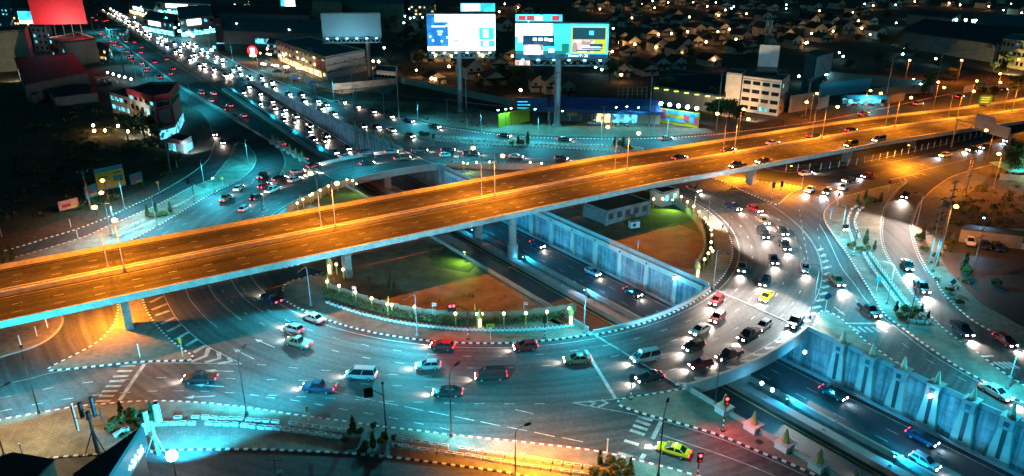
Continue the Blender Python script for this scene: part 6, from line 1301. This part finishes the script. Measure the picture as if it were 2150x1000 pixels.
# ================================================================ roofs and masts in the foreground corner
o = thing('corner_house', 'dark flat roofed house in the lower left corner', 'building', px(40, 985, 0)); mb = MB().prism([(p.x, p.y) for p in [px(*q, 8) for q in [(-40, 975), (28, 952), (112, 966), (70, 1006), (-30, 1030)]]], -.1, 8); wpart(mb, 'walls', beige, o)
mb = MB().prism([(p.x, p.y) for p in [px(*q, 8.2) for q in [(-46, 973), (28, 950), (115, 965), (70, 1010), (-36, 1034)]]], 8.02, 8.25); wpart(mb, 'roof', roof_dk, o)
S0, S1 = px(302, 896, 10.5), px(228, 1012, 10.5); dS = (S1-S0).normalized(); o = thing('roof_sign_house', 'dark roofed house carrying a tilted blue lit sign in the front left', 'building', (S0.x, S0.y, 0))
R0, R1 = px(292, 899, 9), px(154, 994, 9); mb = MB().prism([(p.x, p.y) for p in (R0, R1, px(150, 1030, 9), px(226, 1016, 9))], -.1, 9); wpart(mb, 'roof_block', roof_dk, o)
sgm = emat('sign_face_cyan', (.02, .42, .62), .55)
nS = Vector((-dS.y, dS.x, 0)); nS = nS if nS.x > 0 else -nS; q = [S0, S1, S1-nS*.4, S0-nS*.4]; mb = MB().hexa([(p.x, p.y, 7.6) for p in q], [(p.x, p.y, 10.5) for p in q]); wpart(mb, 'sign_face', sgm, o)
mb = MB()
for k in range(5): mb.tube([S0-nS*.5+Vector((0, 0, -.3-.55*k)), S1-nS*.5+Vector((0, 0, -.3-.55*k))], .06, 4)
wpart(mb, 'sign_rails', steel, o)
tr = math.atan2(dS.y, dS.x); pos = S0+dS*3.4+nS*.06-Vector((S0.x, S0.y, 0)); 
tx_ = text('+2A26', 1.5, E_white, o, (pos.x, pos.y, 8.5), (R(90), 0, math.atan2((S0-S1).y, (S0-S1).x)), 'sign_letters'); tx_.data.materials[0] = emat('sign_letter_glow', (.8, .97, 1), 5)
def mast(label, base, ytop, panels, m):
    B = px(*base); o = thing('phone_mast', label, 'mast', B); h = up(B, ytop)
    MB().tube([(0, 0, 0), (0, 0, h-1)], .28, 8, 0, .16).tube([(0, 0, h*.55), (1.6, -.6, 0)], .08).tube([(0, 0, h*.55), (-1.5, -.5, 0)], .08).build('pole', m, o)
    for k, (dx, dy, z, l, r_) in enumerate(panels):
        MB().tube([(dx, dy, h+z-l), (dx, dy, h+z)], r_, 10).build('antenna_drum', m, o); MB().tube([(0, 0, h+z-l*.5), (dx, dy, h+z-l*.5)], .05, 4).build('bracket', steel_dk, o)
    return o
mast('dark phone mast with four drum antennas left of the front shrubs', (206, 952), 862, [(-.8, 0, 1.2, 2.2, .3), (.75, .2, 1.9, 3.0, .26), (.2, -.3, 0, 1.2, .3), (1.7, 0, .2, 2.0, .1), (-2.2, .3, .4, 3.6, .08)], steel_dk)
mast('blue lit phone mast with thick drum antennas right of the front shrubs', (333, 955), 870, [(-.6, 0, .5, 3.0, .34), (.9, .2, 1.6, 2.8, .45), (-.9, -.4, -1.0, 1.8, .3)], steel)
for i, (x, y, yt, w) in enumerate([(585, 1030, 955, 'at the bottom edge below the long planter rows')]):
    B = px(x, y); o = thing('utility_pole', 'utility pole with a transformer %s' % w, 'utility pole', B); h = up(B, yt); MB().tube([(0, 0, 0), (0, 0, h)], .18, 8, 0, .12).box((0, 0, h-.8), (2.2, .14, .14)).build('pole', pole_c, o); MB().tube([(.6, -.4, h-3.4), (.6, -.4, h-2.2)], .45, 10).build('transformer', steel, o)
# ================================================================ utility poles and wires
def upole(label, x, y, yt, arms=2):
    B = px(x, y, .1); o = thing('utility_pole', label, 'utility pole', B); h = max(4.0, up(B, yt)); MB().tube([(0, 0, 0), (0, 0, h)], .2, 7, 0, .13).build('pole', pole_c, o)
    for k in range(arms): mb = MB().box((0, 0, h-.5-1.6*k), (2.6, .14, .16), .5).build('crossarm', steel_dk, o)
    for k in range(3): MB().tube([(-1+k, -.5+.5*k, h-.4), (-1+k, -.5+.5*k, h)], .06, 5).build('insulator', whitew, o)
    return B+Vector((0, 0, h-.1))
TOP = {}
for k, l in {'a': [(598, 169, 83), (663, 198, 100), (744, 231, 120), (838, 252, 136), (980, 271, 147)], 'b': [(1166, 283, 150), (1361, 282, 156), (1504, 273, 148)], 'c': [(702, 214, 161), (721, 222, 177), (750, 234, 178), (807, 247, 194), (940, 257, 208), (1153, 281, 226), (1266, 281, 223), (1372, 282, 222)], 'd': [(4, 498, 440), (191, 441, 358), (359, 363, 297)], 'e': [(1690, 248, 166), (1858, 217, 119), (1960, 205, 108), (2075, 183, 91)], 'f': [(1965, 560, 378), (2028, 405, 330), (2099, 366, 301)], 'g': [(261, 151, 108), (287, 170, 125), (302, 162, 137), (325, 178, 150)], 'h': [(1950, 556, 413), (2048, 548, 478)]}.items():
    ph = {'a': 'in the tall line along the far right frontage', 'b': 'in the line before the dirt lot', 'c': 'among the short red-lit poles of the dirt lot', 'd': 'along the dark left field', 'e': 'on the far right frontage', 'f': 'by the orange corner on the right', 'g': 'on the left frontage of the highway', 'h': 'at the edge of the right hand lot'}[k]
    TOP[k] = [upole('utility pole %s, %s from the left' % (ph, od(i+1)), *q, arms=0 if k in 'c' else 4 if k in 'fh' else 2) for i, q in enumerate(l)]
    if len(l) > 1 and k != 'g':
        mb = MB()
        for a, b in zip(TOP[k], TOP[k][1:]):
            for off in (-.9, 0, .9):
                pts = [a+(b-a)*u+Vector((off, 0, -.8*math.sin(math.pi*u)*((b-a).length/40))) for u in [i/8 for i in range(9)]]; mb.tube(pts, .035, 3)
        tag(mb.build('power_line', steel_dk, origin=TOP[k][0]), 'power wires slung between the utility poles %s' % ph, 'power line')
# ================================================================ roadside billboards on the left, gantry on the right
o = thing('roadside_billboard', 'yellow roadside billboard with a blue border before the dark field', 'billboard', px(235, 414)); sc = math.hypot(px(235, 414).xy.length, CAMH)/FPX
bdy = mat('poster_yellow', (.65, .42, .03), .7, .1, 1); bdb = mat('poster_blue', (.03, .26, .34), .7, .15, 1)
a, b = px(209, 414), px(267, 400); z1 = 7.0; board(o, 'frame', a, b, 1.4, z1+.6, bdb, .25); board(o, 'panel', a, b, 1.9, z1-.6, bdy, .1, .08); v = b-a
for u0, u1, w0, w1, m in ((.08, .42, 4.9, 5.2, steel_dk), (.08, .38, 4.3, 4.6, steel_dk), (.12, .22, 2.1, 3.6, cream), (.36, .48, 2.3, 3.8, cream), (.6, .95, 3.3, 5.0, bdb), (.62, .9, 5.5, 5.8, steel_dk)): board(o, 'artwork', a+v*u0, a+v*u1, w0, w1, m, .05, .12)
for k in (.1, .5, .9): q = a+v*k; mb = MB(); mb.tube([(q.x, q.y+.3, 0), (q.x, q.y+.3, 1.5)], .12); wpart(mb, 'post', steel_dk, o)
for lab, a, b, h, m, m2 in (('small blue and red poster board left of the yellow billboard', (183, 425), (208, 416), 4.2, bdb, redp), ('small blue poster board right of the yellow billboard', (277, 395), (302, 387), 3.8, bdb, pinkp), ('pink poster board alone at the left of the verge', (127, 450), (168, 440), 3.2, mat('poster_pink', (.5, .26, .2), .7, .2, 1), redp)):
    o = thing('poster_board', lab, 'poster board', px(*a)); A, B_ = px(*a), px(*b); v = B_-A; board(o, 'panel', A, B_, .8, h, m, .2)
    board(o, 'artwork', A+v*.15, A+v*.6, h*.45, h*.7, m2, .05, .08); board(o, 'artwork', A+v*.4, A+v*.9, h*.3, h*.42, bdy, .05, .08); q = A+v*.5; mb = MB(); mb.tube([(q.x, q.y+.2, 0), (q.x, q.y+.2, .9)], .1); wpart(mb, 'post', steel_dk, o)
o = thing('sign_gantry', 'sign gantry seen from behind over the right frontage road', 'gantry', px(1997, 309)); A, B_ = px(1997, 309), px(2108, 345); v = B_-A; mb = MB()
for p in (A, B_): mb.tube([p, p+Vector((0, 0, 9.4))], .3, 8)
for z in (8.0, 9.4): mb.tube([A+Vector((0, 0, z)), B_+Vector((0, 0, z))], .2, 6)
for k in range(12): mb.tube([A+v*k/12+Vector((0, 0, 8)), A+v*(k+1)/12+Vector((0, 0, 9.4))], .1, 4)
wpart(mb, 'truss', pole_c, o); board(o, 'sign_panel', A+v*.35, A+v*.68, 8.6, 13.0, mat('sign_back', (.4, .36, .34), .6, .2, .8), .2, .4); board(o, 'sign_panel', A+v*.66, A+v*.98, 7.8, 11.2, MATS['sign_back'], .2, .5)
o = thing('direction_sign', 'green direction sign on two posts at the far right', 'road sign', px(2063, 232)); MB().tube([(-1.6, 0, 0), (-1.6, 0, 2.4)], .12).tube([(1.6, 0, 0), (1.6, 0, 2.4)], .12).build('post', steel, o); MB().box((0, -.15, 4.2), (5.0, .15, 3.6)).build('plate', sign_g, o)
for z in (5.2, 4.4, 3.4): MB().box((.1*z-.4, -.25, z), (3.4, .03, .28)).build('text_line', whitew, o)
for i, (x, y) in enumerate([(2056, 190), (2134, 178)]): o = thing('bus_stop_sign', 'blue board on two legs on the far right verge, %s one' % ['left', 'right'][i], 'road sign', px(x, y)); MB().tube([(-1.4, 0, 0), (-1.4, 0, 2.2)], .12).tube([(1.4, 0, 0), (1.4, 0, 2.2)], .12).build('post', whitew, o); MB().box((0, -.1, 2.8), (4.2, .15, 1.3)).build('plate', sign_b, o)
# fence below the overpass on the right
fp = [px(x, y, .14) for x, y in [(1650, 360), (1720, 358), (1800, 346), (1900, 325), (2000, 301), (2060, 287)]]; fo = thing('wire_fence', 'white post fence along the grass strip under the right overpass', 'fence', fp[0]); P = resample(fp, 3.6)
for p in P: mb = MB().tube([p, p+Vector((0, 0, 2.2))], .09, 6); wpart(mb, 'post', whitew, fo)
mb = MB()
for z in (.5, 1.1, 1.7): mb.tube([p+Vector((0, 0, z)) for p in P], .03, 3)
wpart(mb, 'wire', steel, fo)
# manhole
tag(MB().tube([(0, 0, 0), (0, 0, .012)], .55, 18).build('manhole_cover', steel_dk), 'round manhole cover in the front triangle pavement', 'manhole cover').location = px(1594, 928, .153)
# ================================================================ housing estate
def house(k):
    o = thing('gabled_house', '', 'house', (0, 0, 0), 0, 'gabled houses of the dark estate'); w, l, h, rg = [(7.5, 9, 4.6, 2.6), (9.5, 10, 3.4, 2.5), (8, 12, 5.6, 2.8)][k]
    MB().hexa([(-w/2, 0, 0), (w/2, 0, 0), (w/2, l, 0), (-w/2, l, 0)], [(-w/2, 0, h), (w/2, 0, h), (w/2, l, h), (-w/2, l, h)]).hexa([(-w/2, 0, h+.01), (w/2, 0, h+.01), (w/2, l, h+.01), (-w/2, l, h+.01)], [(-.02, 0, h+rg), (.02, 0, h+rg), (.02, l, h+rg), (-.02, l, h+rg)]).build('walls', cream, o)
    mb = MB(); e = .6; zs = h-rg*e/(w/2)
    for s_ in (-1, 1):
        q = [(0, -e, h+rg+.05), (s_*(w/2+e), -e, zs+.05), (s_*(w/2+e), l+e, zs+.05), (0, l+e, h+rg+.05)]; q = q if s_ < 0 else q[::-1]; mb.hexa(q, [(x, y, z+.22) for x, y, z in q])
    mb.build('roof', roof_tl, o)
    for x, z in ((-w*.22, h*.72), (w*.22, h*.72)): MB().box((x, -.05, z), (1.3, .1, 1.1)).build('window', glass, o)
    MB().box((w*.1, -.05, 1.1), (1.1, .1, 2.1)).build('door', bark, o); MB().hexa([(-w/2, -2.2, 2.5), (w/2, -2.2, 2.5), (w/2, -.02, 3.0), (-w/2, -.02, 3.0)], [(-w/2, -2.2, 2.65), (w/2, -2.2, 2.65), (w/2, -.02, 3.15), (-w/2, -.02, 3.15)]).build('porch_roof', roof_tl, o)
    return proto(o)
HS = [house(0), house(1), house(2)]; hr = random.Random(5)
HA = [(x*.26+1080, y*.26) for x, y in [(880, 625), (1040, 585), (1200, 570), (1340, 565), (1610, 535), (1350, 475), (1400, 410), (930, 455), (1190, 430), (760, 350), (890, 330), (970, 400), (1120, 315), (1240, 290), (1340, 280), (1500, 290), (1580, 280), (1700, 270), (1820, 260), (1660, 365), (1870, 350), (1920, 425), (1830, 440), (2030, 410), (2040, 185), (1180, 180), (1240, 190), (1320, 165), (1610, 205), (860, 185), (800, 205), (920, 220), (1380, 225), (1070, 90), (1350, 42), (1460, 40), (1550, 38), (1480, 75), (1190, 48), (960, 90), (950, 55), (840, 105), (740, 68), (610, 95), (520, 62), (1800, 145), (1780, 190), (1640, 155), (30, 85), (115, 112), (1000, 132), (1710, 75), (1900, 75), (2000, 75), (330, 760), (200, 745), (430, 790), (1100, 615), (760, 560), (720, 470), (620, 20), (1000, 15), (1280, 18), (1750, 20), (1960, 25), (1480, 380), (1560, 330), (1120, 230), (1920, 250), (2050, 300)]]+\
     [(x*.26+1610, y*.26) for x, y in [(60, 180), (75, 255), (185, 232), (280, 228), (385, 222), (180, 318), (430, 305), (530, 288), (655, 278), (770, 262), (245, 395), (345, 70), (410, 95), (720, 110), (790, 122), (850, 58), (1060, 62), (1190, 28), (1500, 52), (1780, 72), (920, 318), (480, 345), (30, 410), (970, 18), (1290, 30), (1640, 30), (1930, 30), (2050, 122), (600, 75), (220, 25), (60, 90), (700, 190), (560, 200), (860, 200)]]+\
     [(x*.26+540, y*.26) for x, y in [(1990, 210), (2020, 255), (1460, 680), (1760, 640), (1930, 690), (1320, 505), (1500, 500), (1830, 500), (1960, 560), (2060, 480), (1250, 320)]]
HA.sort(key=lambda p: (round(p[1]/18), p[0])); rows = {}; HP = []
for x, y in HA:
    r_ = round(y/18); rows[r_] = rows.get(r_, 0)+1; B = px(x, max(y, 4), .14)
    place(HS[hr.randrange(3)], B, .32+hr.uniform(-.3, .25), 'gabled estate house, %s from the left in the %s row down from the top edge' % (od(rows[r_]), od(r_+1)), 'gabled houses of the dark estate', hr.uniform(.9, 1.15)); HP.append((x, y, B))
LA = [(x*.26+1080, y*.26) for x, y in [(595, 50), (690, 82), (795, 50), (805, 118), (948, 158), (1030, 42), (1130, 72), (1240, 28), (1115, 12), (1110, 205), (1350, 200), (1410, 150), (1160, 297), (970, 383), (1140, 410), (788, 443), (1350, 450), (1545, 362), (1740, 395), (1785, 340), (2005, 318), (1870, 122), (1645, 135), (1700, 90), (1555, 60), (1440, 28), (1625, 25), (860, 640), (910, 318), (840, 365), (1640, 275), (1730, 255), (1605, 512), (50, 770), (30, 68), (835, 60), (1265, 290), (1395, 275)]]+\
     [(x*.26+1610, y*.26) for x, y in [(395, 208), (70, 228), (185, 302), (355, 290), (408, 305), (530, 272), (310, 370), (420, 98), (855, 52), (1190, 20), (1555, 45), (1785, 60), (2050, 115), (735, 183), (760, 245), (690, 110), (1465, 30)]]+\
     [(x*.26+540, y*.26) for x, y in [(1410, 672), (1440, 680), (1440, 480), (1570, 482), (1505, 470), (1820, 480), (1670, 40), (2000, 38), (1955, 105), (2060, 482), (1550, 570), (940, 525), (985, 528), (1285, 602), (1785, 612)]]
LC = [(1110, 48), (1287, 64), (1650, 12), (1744, 11), (1694, 95), (1880, 52), (1907, 35), (1951, 32), (1893, 121), (1897, 108), (1962, 131), (1889, 88), (1825, 78), (2040, 107), (1814, 10), (1879, 12), (2105, 24), (2121, 10), (1540, 16), (1535, 20), (1760, 118), (1768, 126), (1675, 170), (1700, 170), (1732, 166), (1820, 170), (1620, 142), (1915, 178), (1930, 188), (2125, 121), (2140, 134), (1263, 155), (1250, 150), (1650, 20), (1720, 175)]
for lst, e, w, c in ((LA, E_porch, 'orange', (1, .5, .16)), (LC, E_cool, 'cool blue', (.3, .8, 1))):
    lst.sort()
    for i, (x, y) in enumerate(lst):
        B = px(x, y+6, .14); o = thing('estate_lamp', '%s lamp post among the dark houses, %s of its colour from the left' % (w, od(i+1)), 'lamp post', B, 0, '%s lamps in the estate' % w); h = max(3.2, up(B, y)); MB().tube([(0, 0, 0), (0, 0, h)], .1, 5).build('pole', steel_dk, o)
        MB().ball((0, 0, h+.3), .62 if e is E_porch else .55, 0, 8, 5).build('lens', e, o)
        if e is E_porch: lamp('POINT', 'lamp_light', (0, -1.2, h), 260, c, o, .3)
# ================================================================ trees
def tree(k):
    rng = random.Random(40+k); o = thing('leafy_tree', '', 'tree', (0, 0, 0), 0, 'dark trees among the houses'); H = [7.5, 9.5, 6.0][k]; mb = MB()
    for q in range(7+k*2):
        a_ = rng.uniform(0, 6.28); d_ = rng.uniform(.3, 2.2); z = H*rng.uniform(.45, .92); r_ = rng.uniform(1.1, 1.9); mb.leaves((d_*math.cos(a_), d_*math.sin(a_), z), (r_, r_, r_*.8), 95, .32, (0, 1), rng)
    mb.build('crown', [leaf_b, leaf_a], o); tb_ = MB().tube([(0, 0, 0), (.1, 0, H*.3), (0, .1, H*.7)], .25, 6, 0, .09)
    for q in range(3): a_ = q*2.1; tb_.tube([(0, 0, H*.35), (1.2*math.cos(a_), 1.2*math.sin(a_), H*.65)], .1, 5, 0, .04)
    tb_.build('trunk', bark, o); return proto(o)
TS = [tree(0), tree(1), tree(2)]; trn = random.Random(9); n_ = 0
TREES = [(840, 85), (850, 95), (862, 78), (875, 90), (885, 70), (895, 100), (855, 60), (870, 110), (890, 120), (845, 120), (905, 130), (820, 130), (830, 150), (880, 150), (868, 165), (1052, 165), (1066, 178), (1040, 190), (1010, 195), (830, 60), (812, 70), (800, 52), (1500, 245), (1512, 255), (1490, 250), (1530, 258), (1400, 208), (1430, 214), (1470, 222), (1500, 228), (1545, 262), (2085, 150), (2100, 158), (2115, 150), (2105, 140), (2060, 205), (2085, 215), (2130, 205), (1942, 205), (1950, 198), (210, 20), (225, 35), (200, 30), (218, 48), (190, 15), (30, 135), (20, 130), (25, 145), (305, 300), (320, 292), (290, 285), (335, 305), (270, 300), (60, 112), (112, 118), (122, 112), (2125, 372), (2140, 378), (2112, 370), (520, 60), (470, 50), (590, 52), (1090, 185), (1120, 190), (1280, 175), (1390, 135), (1440, 140), (1450, 125), (1090, 35), (1130, 40), (1200, 55), (1100, 20), (1180, 30), (1250, 118), (1300, 105), (1350, 112), (1420, 92), (1500, 100), (1550, 120), (1600, 110), (1640, 100), (1700, 75), (1760, 80), (1800, 90), (1850, 95), (1880, 105), (1680, 40), (1740, 45), (1800, 40), (1860, 45), (1660, 60), (1900, 120), (1920, 130), (1840, 140), (1780, 150), (1860, 160), (1970, 150), (2000, 170)]
TREES.sort()
for i, (x, y) in enumerate(TREES):
    place(TS[trn.randrange(3)], px(x, y, .14), trn.uniform(0, 6), 'dark leafy tree in the background, %s from the left picture edge' % od(i+1) if i < 99 else 'dark leafy tree in the background, among the last at the right picture edge', 'dark trees among the houses', trn.uniform(.8, 1.35))
# ================================================================ rough growth on open ground (nobody could count it)
gr_ = random.Random(77); mb = MB()
def tufts(poly, n, size, z=.2):
    xs = [p[0] for p in poly]; ys = [p[1] for p in poly]
    def inside(x, y):
        c = False
        for i in range(len(poly)):
            (x1, y1), (x2, y2) = poly[i], poly[i-1]
            if (y1 > y) != (y2 > y) and x < (x2-x1)*(y-y1)/(y2-y1)+x1: c = not c
        return c
    k = 0
    while k < n:
        cx, cy = gr_.uniform(min(xs), max(xs)), gr_.uniform(min(ys), max(ys)); m = gr_.randint(3, 14)
        for _ in range(m):
            x, y = cx+gr_.gauss(0, 6), cy+gr_.gauss(0, 2.5); k += 1
            if inside(x, y): P = px(x, y, z); s_ = size*gr_.uniform(.5, 1.4); mb.leaves((P.x, P.y, z+s_*.4), (s_*1.4, s_*1.4, s_*.6), 5, s_*.5, (0, 1), gr_)
tufts([(0, 470), (200, 435), (340, 385), (380, 330), (300, 265), (100, 200), (0, 180)], 1500, .8)
tufts([(760, 215), (900, 215), (1040, 238), (1060, 270), (920, 262)], 500, .5, .22); tufts([(700, 610), (900, 660), (1130, 660), (1000, 590), (900, 540), (660, 560)], 160, .22, .2); tufts([(1950, 420), (2150, 366), (2150, 480), (2000, 480)], 600, .5)
tufts([(1650, 358), (1800, 344), (2000, 302), (2060, 280), (1900, 310), (1700, 345)], 350, .4); tufts([(1490, 280), (1650, 262), (1850, 225), (1800, 215), (1560, 250)], 350, .6); tufts([(1910, 480), (1990, 470), (2060, 620), (1990, 640)], 300, .5)
tag(mb.build('rough_grass', [leaf_b, leaf_a]), 'rough grass tufts growing over the open dirt ground', 'grass', None, 'stuff')
for o in bpy.data.objects:
    if 'used' in o: del o['used']
    if o.parent is not None and o.type != 'LIGHT':
        for k in ('label', 'category', 'group'):
            if k in o: del o[k]
